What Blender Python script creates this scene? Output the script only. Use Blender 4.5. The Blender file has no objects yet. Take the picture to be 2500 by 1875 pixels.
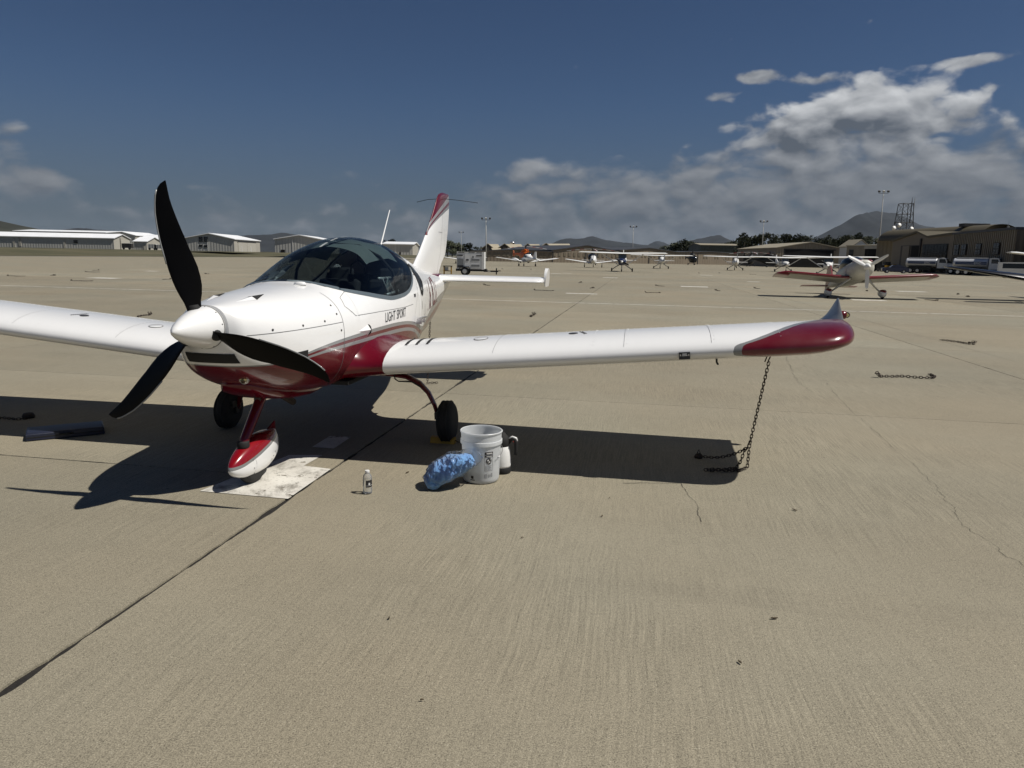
import bpy, bmesh, math, random
from mathutils import Vector, Matrix, Euler, noise
from mathutils.bvhtree import BVHTree
random.seed(7)
sc = bpy.context.scene
COL = sc.collection
PI = math.pi
# ------------------------------------------------------------------ camera
FPX, CP, CR, CH = 1744.08, 0.1764, 0.0194, 1.5793     # focal length in px of a 2500 wide frame, pitch down, roll, eye height
cam = bpy.data.cameras.new('camera'); co = bpy.data.objects.new('camera', cam); COL.objects.link(co)
cam.sensor_width = 36.0; cam.lens = 36.0 * FPX / 2500.0
cam.clip_start = 0.05; cam.clip_end = 60000
cdir = Vector((0, math.cos(CP), -math.sin(CP))); cup = Vector((0, math.sin(CP), math.cos(CP))); crt = Vector((1, 0, 0))
cx_ = crt * math.cos(CR) + cup * math.sin(CR); cy_ = cup * math.cos(CR) - crt * math.sin(CR)
m3 = Matrix((cx_, cy_, -cdir)).transposed()
co.matrix_world = Matrix.Translation((0, 0, CH)) @ m3.to_4x4()
sc.camera = co
sc.render.resolution_x = 1024; sc.render.resolution_y = 768
sc.view_settings.view_transform = 'Standard'; sc.view_settings.look = 'None'
sc.view_settings.exposure = 0.0; sc.view_settings.gamma = 1.0; sc.view_settings.use_curve_mapping = False
sc.render.engine = 'CYCLES'
sc.cycles.max_bounces = 8; sc.cycles.transparent_max_bounces = 16; sc.cycles.volume_bounces = 0
SUN_AZ, SUN_EL = -0.2008, 0.9802
SUNV = Vector((math.cos(SUN_EL) * math.cos(SUN_AZ), math.cos(SUN_EL) * math.sin(SUN_AZ), math.sin(SUN_EL)))

# ------------------------------------------------------------------ node helpers
class NT:
    def __init__(s, tree): s.t = tree; s.n = tree.nodes; s.l = tree.links
    def node(s, ty, **kw):
        nd = s.n.new(ty)
        for k, v in kw.items(): setattr(nd, k, v)
        return nd
    def put(s, sock, v):
        if v is None: return
        if isinstance(v, bpy.types.NodeSocket): s.l.new(v, sock)
        elif isinstance(v, bpy.types.Node): s.l.new(v.outputs[0], sock)
        else:
            if hasattr(sock.default_value, '__len__') and not hasattr(v, '__len__'): v = (v, v, v, 1)[:len(sock.default_value)]
            if hasattr(v, '__len__') and len(v) == 3 and len(sock.default_value) == 4: v = (*v, 1)
            sock.default_value = v
    def m(s, op, a, b=None, c=None, clamp=False):
        nd = s.node('ShaderNodeMath', operation=op, use_clamp=clamp)
        s.put(nd.inputs[0], a); s.put(nd.inputs[1], b); s.put(nd.inputs[2], c)
        return nd.outputs[0]
    def v(s, op, a, b=None, c=None, scale=None):
        nd = s.node('ShaderNodeVectorMath', operation=op)
        s.put(nd.inputs[0], a); s.put(nd.inputs[1], b)
        if c is not None: s.put(nd.inputs[2], c)
        if scale is not None: s.put(nd.inputs['Scale'], scale)
        return nd.outputs['Value'] if op in ('DOT_PRODUCT', 'LENGTH', 'DISTANCE') else nd.outputs[0]
    def sstep(s, x, lo, hi, a=0.0, b=1.0):
        nd = s.node('ShaderNodeMapRange', interpolation_type='SMOOTHSTEP')
        for i, vv in enumerate((x, lo, hi, a, b)): s.put(nd.inputs[i], vv)
        return nd.outputs[0]
    def lin(s, x, lo, hi, a=0.0, b=1.0, clamp=True):
        nd = s.node('ShaderNodeMapRange', clamp=clamp)
        for i, vv in enumerate((x, lo, hi, a, b)): s.put(nd.inputs[i], vv)
        return nd.outputs[0]
    def mix(s, f, a, b, blend='MIX'):
        nd = s.node('ShaderNodeMix', data_type='RGBA', blend_type=blend)
        s.put(nd.inputs[0], f); s.put(nd.inputs[6], a); s.put(nd.inputs[7], b)
        return nd.outputs[2]
    def noise(s, vec, scale, detail=4, rough=.55, dist=0.0, dim='3D', out=0):
        nd = s.node('ShaderNodeTexNoise', noise_dimensions=dim)
        s.put(nd.inputs['Vector'], vec); nd.inputs['Scale'].default_value = scale; nd.inputs['Detail'].default_value = detail
        nd.inputs['Roughness'].default_value = rough; nd.inputs['Distortion'].default_value = dist
        return nd.outputs[out]
    def sep(s, v):
        nd = s.node('ShaderNodeSeparateXYZ'); s.put(nd.inputs[0], v); return nd.outputs
    def comb(s, x, y, z=0.0):
        nd = s.node('ShaderNodeCombineXYZ')
        for i, vv in enumerate((x, y, z)): s.put(nd.inputs[i], vv)
        return nd.outputs[0]
    def curve(s, x, pts, x0, x1, y0, y1):
        nd = s.node('ShaderNodeFloatCurve')
        c = nd.mapping.curves[0]; P = [((a - x0) / (x1 - x0), (b - y0) / (y1 - y0)) for a, b in pts]
        while len(c.points) < len(P): c.points.new(.5, .5)
        for p, q in zip(c.points, P): p.location = q; p.handle_type = 'AUTO'
        nd.mapping.use_clip = False; nd.mapping.update()
        s.put(nd.inputs['Value'], s.lin(x, x0, x1))
        return s.lin(nd.outputs[0], 0, 1, y0, y1, clamp=False)
    def bump(s, h, strength, dist=.01, normal=None):
        nd = s.node('ShaderNodeBump'); s.put(nd.inputs['Height'], h); nd.inputs['Strength'].default_value = strength
        nd.inputs['Distance'].default_value = dist
        if normal is not None: s.put(nd.inputs['Normal'], normal)
        return nd.outputs[0]

# ------------------------------------------------------------------ world: sky with clouds, and the sun
world = bpy.data.worlds.new('World'); sc.world = world; world.use_nodes = True
try: world.cycles.sampling_method = 'MANUAL'; world.cycles.sample_map_resolution = 256
except Exception: pass
W = NT(world.node_tree); W.n.clear()
sky = W.node('ShaderNodeTexSky', sky_type='NISHITA', sun_disc=False)
sky.sun_elevation = SUN_EL; sky.sun_rotation = PI / 2 - SUN_AZ
sky.altitude = 1200; sky.air_density = 1.0; sky.dust_density = 0.5; sky.ozone_density = 1.6
gen = W.node('ShaderNodeTexCoord').outputs['Generated']
dirn = W.v('NORMALIZE', gen)
dx, dy, dz = W.sep(dirn)[0:3]
az = W.m('ARCTAN2', dx, dy); el = W.m('ARCSINE', dz)
def blob(ca, ce, ra, re, amp):
    a = W.m('DIVIDE', W.m('SUBTRACT', az, ca), ra); e = W.m('DIVIDE', W.m('SUBTRACT', el, ce), re)
    r2 = W.m('ADD', W.m('MULTIPLY', a, a), W.m('MULTIPLY', e, e))
    return W.m('MULTIPLY', W.m('EXPONENT', W.m('MULTIPLY', r2, -1.0)), amp)
def add(*xs):
    r = xs[0]
    for x in xs[1:]: r = W.m('ADD', r, x)
    return r
# cloud space: azimuth/elevation, stretched sideways towards the horizon
def billow(vec):
    """puffy density field: warped noise plus rounded cells"""
    n = W.noise(vec, 13.0, 7, .56)
    v1 = W.node('ShaderNodeTexVoronoi', feature='F1'); W.put(v1.inputs['Vector'], vec); v1.inputs['Scale'].default_value = 19.0; v1.inputs['Detail'].default_value = 1.5; v1.inputs['Roughness'].default_value = .5
    return add(W.m('MULTIPLY', W.m('SUBTRACT', n, .5), .85), W.m('MULTIPLY', W.m('SUBTRACT', .50, v1.outputs['Distance']), .34))
cvec = W.comb(az, W.m('MULTIPLY', el, 1.8), 0.0)
warp = W.v('SCALE', W.v('SUBTRACT', W.noise(cvec, 8.0, 4, .55, 0, '3D', 1), (.5, .5, .5)), scale=.06)
cvw = W.v('ADD', cvec, warp)
bA = billow(cvw); bB = billow(W.v('ADD', cvw, (0.008, 0.022, 0.0)))
big = W.noise(cvec, 3.0, 3, .5)
topel = W.curve(az, [(-PI, .12), (-1.2, .12), (-.62, .09), (-.3, .08), (-.12, .09), (.0, .125), (.13, .135), (.26, .140), (.42, .142), (.60, .15), (1.0, .15), (PI, .12)], -PI, PI, 0, .4)
band = W.sstep(el, W.m('ADD', topel, .030), W.m('SUBTRACT', topel, .045), -0.28, 0.32)
side = W.curve(az, [(-PI, .0), (-1.2, .02), (-.75, -.02), (-.5, -.18), (-.2, -.16), (-.10, -.06), (.0, .06), (.15, .10), (.3, .14), (.8, .14), (1.6, .05), (PI, .0)], -PI, PI, -.3, .3)
cum = add(blob(.435, .176, .105, .036, .62), blob(.355, .163, .05, .028, .36), blob(.50, .165, .06, .034, .18))
cover = add(band, side, cum, blob(-.605, .116, .05, .042, .72), blob(-.22, .102, .13, .016, .50), blob(.015, .118, .04, .014, .24),
            blob(.306, .225, .038, .010, .46), blob(.262, .204, .022, .008, .32), blob(.54, .224, .055, .009, .38), blob(.37, .217, .035, .007, .34), blob(.575, .195, .03, .010, .26), blob(-.42, .081, .05, .009, .34), blob(-.56, .077, .04, .014, .32), W.m('MULTIPLY', W.m('SUBTRACT', big, .5), .26))
dens = add(bA, cover)
alpha = W.sstep(dens, -.04, W.sstep(el, .10, .17, .36, .17))
relief = W.m('MULTIPLY', W.m('SUBTRACT', bA, bB), W.sstep(el, .09, .17, .30, 1.15))
up_c = W.m('MULTIPLY', W.sstep(el, .160, .210), W.m('MULTIPLY', cum, 1.25))
lit = add(.085, W.m('MULTIPLY', W.sstep(el, .03, .15), .085), relief, up_c, W.m('MULTIPLY', W.sstep(dens, .32, .04), W.sstep(el, .08, .18, .02, .07)), blob(.345, .183, .03, .016, .10), blob(.52, .165, .03, .03, .14), blob(.365, .150, .05, .018, -.10), blob(.43, .152, .05, .014, -.06), blob(.015, .116, .03, .012, .08))
lit = W.m('MINIMUM', W.m('MAXIMUM', lit, 0.015), 1.0)
SK = 0.05                                    # background strength; colours below are radiance / SK
ccol = W.mix(lit, tuple(x / SK for x in (.090, .106, .130)), tuple(x / SK for x in (.78, .79, .80)))
skyb = W.v('MULTIPLY', sky.outputs[0], (.49, .59, .74))
veil = W.sstep(el, .22, -.03, 0.0, .86)      # haze veil close to the horizon
skyc = W.mix(veil, skyb, tuple(x / SK for x in (.070, .083, .102)))
final = W.mix(W.m('MULTIPLY', alpha, .92), skyc, ccol)
bg = W.node('ShaderNodeBackground'); W.put(bg.inputs[0], final); bg.inputs[1].default_value = SK
wo = W.node('ShaderNodeOutputWorld'); W.l.new(bg.outputs[0], wo.inputs[0])
sun = bpy.data.lights.new('sun', 'SUN'); sun.energy = 4.8; sun.angle = math.radians(.53); sun.color = (1.0, .955, .88)
so = bpy.data.objects.new('sun', sun); COL.objects.link(so); so.rotation_euler = SUNV.to_track_quat('Z', 'Y').to_euler(); so.location = (20, -5, 40)

# ------------------------------------------------------------------ materials
MATS = {}
def new_mat(name):
    m = bpy.data.materials.new(name); m.use_nodes = True
    t = NT(m.node_tree); t.n.clear()
    out = t.node('ShaderNodeOutputMaterial'); p = t.node('ShaderNodeBsdfPrincipled'); t.l.new(p.outputs[0], out.inputs[0])
    MATS[name] = m
    return m, t, p, out
def objc(t): return t.node('ShaderNodeTexCoord').outputs['Object']
def posn(t): return t.node('ShaderNodeNewGeometry').outputs['Position']
def simple(name, col, rough=.5, metal=0.0, coat=0.0, var=.08, scale=6.0, bump=0.0, bscale=60, spec=.5):
    m, t, p, o = new_mat(name)
    pos = posn(t)
    n = t.noise(pos, scale, 4)
    c = t.mix(t.lin(n, .3, .7), tuple(x * (1 - var) for x in col), tuple(min(1, x * (1 + var)) for x in col))
    t.put(p.inputs['Base Color'], c)
    p.inputs['Roughness'].default_value = rough; p.inputs['Metallic'].default_value = metal
    p.inputs['Coat Weight'].default_value = coat; p.inputs['Coat Roughness'].default_value = .06
    p.inputs['Specular IOR Level'].default_value = spec
    if bump: t.put(p.inputs['Normal'], t.bump(t.noise(pos, bscale, 3), bump, .01))
    return m
def glassy(name, tint, rough=.02, refl=1.0, ior=1.45, milk=0.0):
    m, t, p, o = new_mat(name); t.n.remove(p)
    tr = t.node('ShaderNodeBsdfTransparent'); tr.inputs[0].default_value = (*tint, 1)
    gl = t.node('ShaderNodeBsdfGlossy'); gl.inputs['Roughness'].default_value = rough
    fr = t.node('ShaderNodeFresnel'); fr.inputs[0].default_value = ior
    mx = t.node('ShaderNodeMixShader'); t.put(mx.inputs[0], t.m('MULTIPLY', fr.outputs[0], refl))
    t.l.new(tr.outputs[0], mx.inputs[1]); t.l.new(gl.outputs[0], mx.inputs[2]); t.l.new(mx.outputs[0], o.inputs[0])
    if milk:                                  # a little scattering in the plastic
        df = t.node('ShaderNodeBsdfDiffuse'); df.inputs[0].default_value = (.8, .82, .84, 1); m2 = t.node('ShaderNodeMixShader'); m2.inputs[0].default_value = milk
        t.l.new(mx.outputs[0], m2.inputs[1]); t.l.new(df.outputs[0], m2.inputs[2]); t.l.new(m2.outputs[0], o.inputs[0])
    return m

# ------------------------------------------------------------------ mesh builder
class MB:
    def __init__(s): s.v = []; s.f = []; s.mi = []
    def add(s, vs, fs, mi=0):
        o = len(s.v); s.v += [tuple(v) for v in vs]; s.f += [tuple(i + o for i in f) for f in fs]; s.mi += [mi] * len(fs)
        return s
    def box(s, c, size, rot=None, mi=0):
        hx, hy, hz = (x / 2 for x in size); R = rot.to_matrix() if isinstance(rot, Euler) else (rot or Matrix.Identity(3)); c = Vector(c)
        vs = [c + R @ Vector((x, y, z)) for x in (-hx, hx) for y in (-hy, hy) for z in (-hz, hz)]
        return s.add(vs, [(0, 1, 3, 2), (4, 6, 7, 5), (0, 4, 5, 1), (2, 3, 7, 6), (0, 2, 6, 4), (1, 5, 7, 3)], mi)
    def prism(s, poly, d, mi=0):          # poly: list of 3d points, d: extrusion vector
        n = len(poly); d = Vector(d); a = [Vector(p) for p in poly]
        return s.add(a + [p + d for p in a], [tuple(range(n - 1, -1, -1)), tuple(range(n, 2 * n))] + [(i, (i + 1) % n, n + (i + 1) % n, n + i) for i in range(n)], mi)
    def tube(s, pts, r, n=8, cap=True, mi=0, flat=1.0, ref=None):
        pts = [Vector(p) for p in pts]; rs = r if hasattr(r, '__len__') else [r] * len(pts)
        rings = []; prev = None
        for i, p in enumerate(pts):
            t = (pts[min(i + 1, len(pts) - 1)] - pts[max(i - 1, 0)]).normalized()
            if prev is None:
                u = Vector(ref) if ref is not None else (Vector((0, 0, 1)) if abs(t.z) < .9 else Vector((1, 0, 0)))
            else: u = prev
            u = (u - t * u.dot(t)).normalized(); w = t.cross(u); prev = u
            rings.append([p + (u * math.cos(a) + w * math.sin(a) * flat) * rs[i] for a in [2 * PI * k / n for k in range(n)]])
        s.loft(rings, True, cap, mi); return s
    def loft(s, rings, closed=True, cap=True, mi=0):
        n = len(rings[0]); vs = [v for r in rings for v in r]; fs = []
        for i in range(len(rings) - 1):
            for k in range(n if closed else n - 1):
                a = i * n + k; b = i * n + (k + 1) % n
                fs.append((a, b, b + n, a + n))
        if cap and closed: fs.append(tuple(range(n - 1, -1, -1))); fs.append(tuple((len(rings) - 1) * n + k for k in range(n)))
        return s.add(vs, fs, mi)
    def lathe(s, prof, c=(0, 0, 0), n=24, axis='z', mi=0, cap=True):
        rings = []
        for r, h in prof:
            ring = []
            for k in range(n):
                a = 2 * PI * k / n; x, y = r * math.cos(a), r * math.sin(a)
                q = {'z': (x, y, h), 'x': (h, x, y), 'y': (x, h, -y)}[axis]
                ring.append(Vector(c) + Vector(q))
            rings.append(ring)
        return s.loft(rings, True, cap, mi)
    def build(s, name, mat, parent=None, smooth=False, loc=None, rot=None, autos=None):
        me = bpy.data.meshes.new(name); me.from_pydata(s.v, [], s.f)
        mats = mat if isinstance(mat, (list, tuple)) else [mat]
        for m in mats: me.materials.append(MATS[m] if isinstance(m, str) else m)
        if len(mats) > 1: me.polygons.foreach_set('material_index', s.mi)
        me.validate(); me.update()
        bm = bmesh.new(); bm.from_mesh(me); bmesh.ops.recalc_face_normals(bm, faces=bm.faces); bm.to_mesh(me); bm.free()
        if smooth: me.shade_smooth()
        if autos is not None:
            me.shade_smooth()
            try: me.set_sharp_from_angle(angle=math.radians(autos))
            except Exception: pass
        o = bpy.data.objects.new(name, me); COL.objects.link(o)
        if parent: o.parent = parent
        if loc is not None: o.location = loc
        if rot is not None: o.rotation_euler = rot
        return o
def tag(o, label, cat, group=None):
    o['label'] = label; o['category'] = cat
    if group: o['group'] = group
    return o
def thing(name, label, cat, loc=(0, 0, 0), rz=0.0, group=None):
    o = bpy.data.objects.new(name, None); COL.objects.link(o); o.location = loc; o.rotation_euler = (0, 0, rz); o.empty_display_size = .2
    return tag(o, label, cat, group)
def struct(o): o['kind'] = 'structure'; return o
def stuff(o): o['kind'] = 'stuff'; return o
def copy_tree(o, parent=None):
    c = o.copy(); COL.objects.link(c); c.parent = parent
    for ch in o.children: copy_tree(ch, c)
    return c
def interp(tab, y, k=1):
    if y <= tab[0][0]: return tab[0][k]
    for a, b in zip(tab, tab[1:]):
        if y <= b[0]:
            t = (y - a[0]) / (b[0] - a[0]); return a[k] + (b[k] - a[k]) * t
    return tab[-1][k]
def smooth_tab(tab, x, k=1):               # Catmull-Rom through the table
    n = len(tab)
    if x <= tab[0][0]: return tab[0][k]
    if x >= tab[-1][0]: return tab[-1][k]
    i = next(j for j in range(n - 1) if tab[j + 1][0] >= x)
    x0, x1 = tab[i][0], tab[i + 1][0]; y0, y1 = tab[i][k], tab[i + 1][k]; h = x1 - x0; t = (x - x0) / h
    def slope(j):
        if j == 0: return (tab[1][k] - tab[0][k]) / (tab[1][0] - tab[0][0])
        if j == n - 1: return (tab[-1][k] - tab[-2][k]) / (tab[-1][0] - tab[-2][0])
        d0 = (tab[j][k] - tab[j - 1][k]) / (tab[j][0] - tab[j - 1][0]); d1 = (tab[j + 1][k] - tab[j][k]) / (tab[j + 1][0] - tab[j][0])
        return 0 if d0 * d1 <= 0 else 2 * d0 * d1 / (d0 + d1)
    m0, m1 = slope(i) * h, slope(i + 1) * h
    return (2*t**3-3*t*t+1)*y0 + (t**3-2*t*t+t)*m0 + (-2*t**3+3*t*t)*y1 + (t**3-t*t)*m1
def ray_at(px, py, Y):                      # where a line of sight meets the vertical plane at distance Y
    a, b = px - 1250, py - 937.5; c, s_ = math.cos(CR), math.sin(CR)
    u, v = (c * a + s_ * b) / FPX, -(-s_ * a + c * b) / FPX
    d = Vector((u, math.cos(CP) + v * math.sin(CP), -math.sin(CP) + v * math.cos(CP)))
    return Vector((0, 0, CH)) + d * (Y / d.y)
def gnd(px, py, z=0.0):                     # where it meets the ground
    p1 = ray_at(px, py, 10.0) - Vector((0, 0, CH)); return Vector((0, 0, CH)) + p1 * ((z - CH) / p1.z)
GA = 0.1744                                 # the apron's joints run GA off the view axis
TL = Vector((math.sin(GA), math.cos(GA), 0)); TT = Vector((math.cos(GA), -math.sin(GA), 0))
def ab(a, b, z=0.0): return TT * a + TL * b + Vector((0, 0, z))
# ================================================================== the ground
def concrete(name, base=(.247, .222, .168), tone=0.0):
    m, t, p, o = new_mat(name)
    pos = posn(t)
    la = t.v('DOT_PRODUCT', pos, tuple(TT)); lb = t.v('DOT_PRODUCT', pos, tuple(TL))
    rnd = t.node('ShaderNodeObjectInfo').outputs['Random']
    blot = t.noise(pos, .35, 5, .6); blot2 = t.noise(t.comb(t.m('MULTIPLY', la, .5), t.m('MULTIPLY', lb, 2.0), 0), .5, 4, .6)
    brvec = t.comb(t.m('MULTIPLY', t.m('ADD', la, t.m('MULTIPLY', t.noise(pos, .8, 2), .12)), 85.0), t.m('MULTIPLY', lb, 2.2), 0.0)
    broom = t.noise(brvec, 1.0, 3, .6); broom_amt = t.sstep(t.noise(pos, .5, 3), .36, .66, .25, 1.0)
    fine = t.noise(pos, 190, 2, .75); fine2 = t.noise(pos, 55, 3, .7); mid = t.noise(pos, 9, 4, .6)
    g = t.m('ADD', 1.0, t.m('MULTIPLY', t.m('SUBTRACT', blot, .5), .42))
    g = t.m('ADD', g, t.m('MULTIPLY', t.m('SUBTRACT', blot2, .5), .22))
    g = t.m('ADD', g, t.m('MULTIPLY', t.m('SUBTRACT', mid, .5), .16))
    g = t.m('ADD', g, t.m('MULTIPLY', t.m('MULTIPLY', t.m('SUBTRACT', broom, .5), broom_amt), 1.0))
    g = t.m('ADD', g, t.m('MULTIPLY', t.m('SUBTRACT', fine, .5), 2.5))
    g = t.m('ADD', g, t.m('MULTIPLY', t.m('SUBTRACT', fine2, .5), .75))
    g = t.m('MULTIPLY', g, t.lin(rnd, 0, 1, .88, 1.06))
    tint = t.mix(t.lin(t.noise(pos, .22, 3), .35, .65), (1.03, 1.0, .95), (.97, 1.0, 1.0))
    c = t.v('MULTIPLY', t.v('SCALE', base, scale=g), tint)
    # dark specks, rust and oil stains
    vor = t.node('ShaderNodeTexVoronoi'); t.put(vor.inputs['Vector'], pos); vor.inputs['Scale'].default_value = 3.1
    wn = t.node('ShaderNodeTexWhiteNoise', noise_dimensions='3D'); t.l.new(vor.outputs['Position'], wn.inputs['Vector'])
    spk = t.m('MULTIPLY', t.m('LESS_THAN', vor.outputs['Distance'], .035), t.m('GREATER_THAN', wn.outputs[0], .8))
    c = t.mix(t.m('MULTIPLY', spk, .55), c, (.05, .045, .04))
    st = t.sstep(t.noise(pos, .9, 6, .65, .6), .66, .78)
    c = t.mix(t.m('MULTIPLY', st, .34), c, (.085, .07, .052))
    st2 = t.sstep(t.noise(t.comb(t.m('MULTIPLY', la, .25), t.m('MULTIPLY', lb, 1.6), 3.0), .8, 5, .65, .8), .58, .75); c = t.mix(t.m('MULTIPLY', st2, .13), c, (.095, .083, .064))
    st3 = t.sstep(t.noise(pos, .28, 6, .7, .5), .60, .72); c = t.mix(t.m('MULTIPLY', st3, .16), c, (.30, .275, .225))
    v2 = t.node('ShaderNodeTexVoronoi'); t.put(v2.inputs['Vector'], pos); v2.inputs['Scale'].default_value = 120; w2_ = t.node('ShaderNodeTexWhiteNoise', noise_dimensions='3D'); t.l.new(v2.outputs['Position'], w2_.inputs['Vector'])
    sp_ = t.m('MULTIPLY', t.m('LESS_THAN', v2.outputs['Distance'], .33), t.m('GREATER_THAN', w2_.outputs[0], .94)); c = t.mix(t.m('MULTIPLY', sp_, .4), c, (.50, .46, .36))
    pt_ = t.m('MULTIPLY', t.m('LESS_THAN', v2.outputs['Distance'], .36), t.m('LESS_THAN', w2_.outputs[0], .08)); c = t.mix(t.m('MULTIPLY', pt_, .55), c, (.07, .06, .045))
    t.put(p.inputs['Base Color'], c)
    p.inputs['Roughness'].default_value = .86; p.inputs['Specular IOR Level'].default_value = .25
    b = t.bump(t.m('ADD', t.m('MULTIPLY', t.m('MULTIPLY', broom, broom_amt), 2.0), t.m('MULTIPLY', fine, .8)), .5, .0018)
    t.put(p.inputs['Normal'], t.bump(fine2, .2, .0035, b))
    return m
concrete('concrete')
simple('joint_dirt', (.014, .012, .010), .95, var=.4, scale=40, bump=.6, bscale=90)
def soil_mat():
    m, t, p, o = new_mat('dry_grass_ground'); pos = posn(t)
    a = t.noise(pos, .05, 5, .6); b = t.noise(pos, 1.3, 5, .7)
    c = t.mix(t.lin(a, .35, .65), (.062, .058, .026), (.125, .105, .058)); c = t.mix(t.lin(b, .3, .7, 0, .6), c, (.04, .045, .018))
    t.put(p.inputs['Base Color'], c); p.inputs['Roughness'].default_value = .95
    t.put(p.inputs['Normal'], t.bump(b, .6, .2))
soil_mat()
simple('asphalt', (.075, .072, .066), .9, var=.2, scale=.3, bump=.2)
# terrain: one sheet to the horizon, rising a little beyond the apron on the left
def terrain_z(x, y):
    r = math.hypot(x, y)
    z = -0.07
    a = x * math.cos(GA) - y * math.sin(GA)
    k = max(0, min(1, (-a - 111) / 60))
    z += 1.5 * k * k * (3 - 2 * k)
    return z
mb = MB(); NX = 180
rr = [0, 6, 20, 60, 100, 120, 135, 150, 165, 180, 195, 210, 225, 240, 260, 280, 305, 330, 370, 420, 500, 600, 1000, 2000, 5000, 12000, 20000]
rings = []
for r in rr[1:]: rings.append([(r * math.cos(2 * PI * k / NX), r * math.sin(2 * PI * k / NX), terrain_z(r * math.cos(2 * PI * k / NX), r * math.sin(2 * PI * k / NX))) for k in range(NX)])
mb.loft(rings, True, False); mb.add([(0, 0, -.07)] + rings[0], [(0, k + 1, (k + 1) % NX + 1) for k in range(NX)])
struct(mb.build('ground', 'dry_grass_ground', smooth=True))
# joint filling under the near slabs
A0, A1, B0, B1 = -2.19 - 7.6 * 5, -2.19 + 7.6 * 8, -4.0, 7.9 + 6.7 * 15
mb = MB(); mb.add([ab(A0, B0, -.010), ab(A1, B0, -.010), ab(A1, B1, -.010), ab(A0, B1, -.010)], [(0, 1, 2, 3)])
struct(mb.build('joint_bed', 'joint_dirt'))
# far apron, four sheets round the slab field
mb = MB()
FA0, FA1, FB0, FB1 = -108, 330, -60, 420
Z4 = -.004
for (a, b, c, d) in ((FA0, A0, FB0, B1), (A1, FA1, FB0, B1), (A0, A1, FB0, B0)):
    mb.add([ab(a, c, Z4), ab(b, c, Z4), ab(b, d, Z4), ab(a, d, Z4)], [(0, 1, 2, 3)])
mb.add([ab(FA0, B1, Z4), ab(FA1, B1, Z4), ab(FA1, FB1, Z4), ab(FA0, FB1, Z4)], [(0, 1, 2, 3)])
apron = struct(mb.build('apron', 'concrete'))
# near slabs, each with ragged edges; the main joint is wide and crumbled
SLAB_ROOT = bpy.data.objects.new('apron_slabs', None); COL.objects.link(SLAB_ROOT); struct(SLAB_ROOT)
def edge_pts(p, q, gap_dir, gap, rag, fine):
    L = (q - p).length; n = max(1, int(L / fine)); out = []
    for i in range(n):
        t = i / n; P = p.lerp(q, t)
        e = gap
        if rag:
            e += rag * (0.5 * noise.noise(P * 9) + .35 * noise.noise(P * 31 + Vector((5, 1, 0))) + max(0, noise.noise(P * 2.3 + Vector((9, 9, 0))) - .25) * 2.2)
        out.append(P + gap_dir * max(.001, e))
    return out
acols = [-2.19 + 7.6 * k for k in range(-5, 9)]
for ci in range(len(acols) - 1):
    a0, a1 = acols[ci], acols[ci + 1]
    if a0 < -2.5: bj = [B0, 1.2, 4.55, 7.9] + [7.9 + 6.7 * k for k in range(1, 16)]
    else: bj = [B0, 1.2, 7.9] + [7.9 + 6.7 * k for k in range(1, 16)]
    if a0 > -2.5: bj.remove(1.2)
    for b0, b1 in zip(bj, bj[1:]):
        near = b0 < 22 and -14 < a0 < 12
        mid_ = b0 < 60
        def g(a, b_main):   # gap/rag for longitudinal joints
            return (.013, .016) if abs(a + 2.19) < .1 else (.007, .008)
        gl, rl = g(a0, 0); gr, rr_ = g(a1, 0)
        gt0 = (.006, .011) if (a0 < -2.5 and abs(b0 - 4.55) < .1) else (.0028, .002)
        gt1 = (.006, .011) if (a0 < -2.5 and abs(b1 - 4.55) < .1) else (.0028, .002)
        fine = .045 if near else (.5 if mid_ else 99)
        if not near: rl = rr_ = 0; gt0 = (gt0[0], 0); gt1 = (gt1[0], 0)
        P = edge_pts(ab(a0, b0), ab(a1, b0), TL, *gt0, fine) + edge_pts(ab(a1, b0), ab(a1, b1), -TT, gr, rr_, fine) + edge_pts(ab(a1, b1), ab(a0, b1), -TL, *gt1, fine) + edge_pts(ab(a0, b1), ab(a0, b0), TT, gl, rl, fine)
        n = len(P); mb = MB()
        mb.add(P + [p - Vector((0, 0, .0095)) for p in P], [tuple(range(n))] + [(i, i + n, (i + 1) % n + n, (i + 1) % n) for i in range(n)])
        mb.build('concrete_slab', 'concrete', SLAB_ROOT)
# extra long seam parallel to the second joint, and hairline cracks: grooves filled with dirt
def crack(pts, w, jit, name='crack', sub=24):
    mb = MB(); L = []; 
    for p, q in zip(pts, pts[1:]):
        for i in range(sub): L.append(p.lerp(q, i / sub))
    L.append(pts[-1])
    up = Vector((0, 0, .003)); vs = []
    for i, p in enumerate(L):
        t = (L[min(i + 1, len(L) - 1)] - L[max(0, i - 1)]).normalized(); s = Vector((-t.y, t.x, 0))
        p = p + s * jit * (noise.noise(p * 7) + .6 * noise.noise(p * 23)); ww = w * max(.12, .6 + 1.0 * noise.noise(p * 5 + Vector((3, 3, 3))))
        vs += [p + s * ww + up, p - s * ww + up]
    mb.add(vs, [(2 * i, 2 * i + 1, 2 * i + 3, 2 * i + 2) for i in range(len(L) - 1)])
    o = mb.build(name, 'joint_dirt', SLAB_ROOT); return o
crack([ab(6.26, 12), ab(6.26, 40), ab(6.26, 110)], .006, 0.0, 'seam')
crack([gnd(1520, 1180), gnd(1700, 1195)][:1] + [gnd(1662, 1180), gnd(1690, 1215), gnd(1715, 1275)], .0022, .02)
crack([gnd(1985, 905), gnd(2020, 940), gnd(2075, 1000), gnd(2235, 1140), gnd(2300, 1205), gnd(2350, 1280), gnd(2500, 1385)], .0014, .03)
crack([gnd(1910, 850), gnd(1945, 930), gnd(1985, 960)], .0018, .03)
# dark tyre scuffs lying flat
simple('scuff', (.12, .105, .085), .9, var=.3, scale=30)
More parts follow.
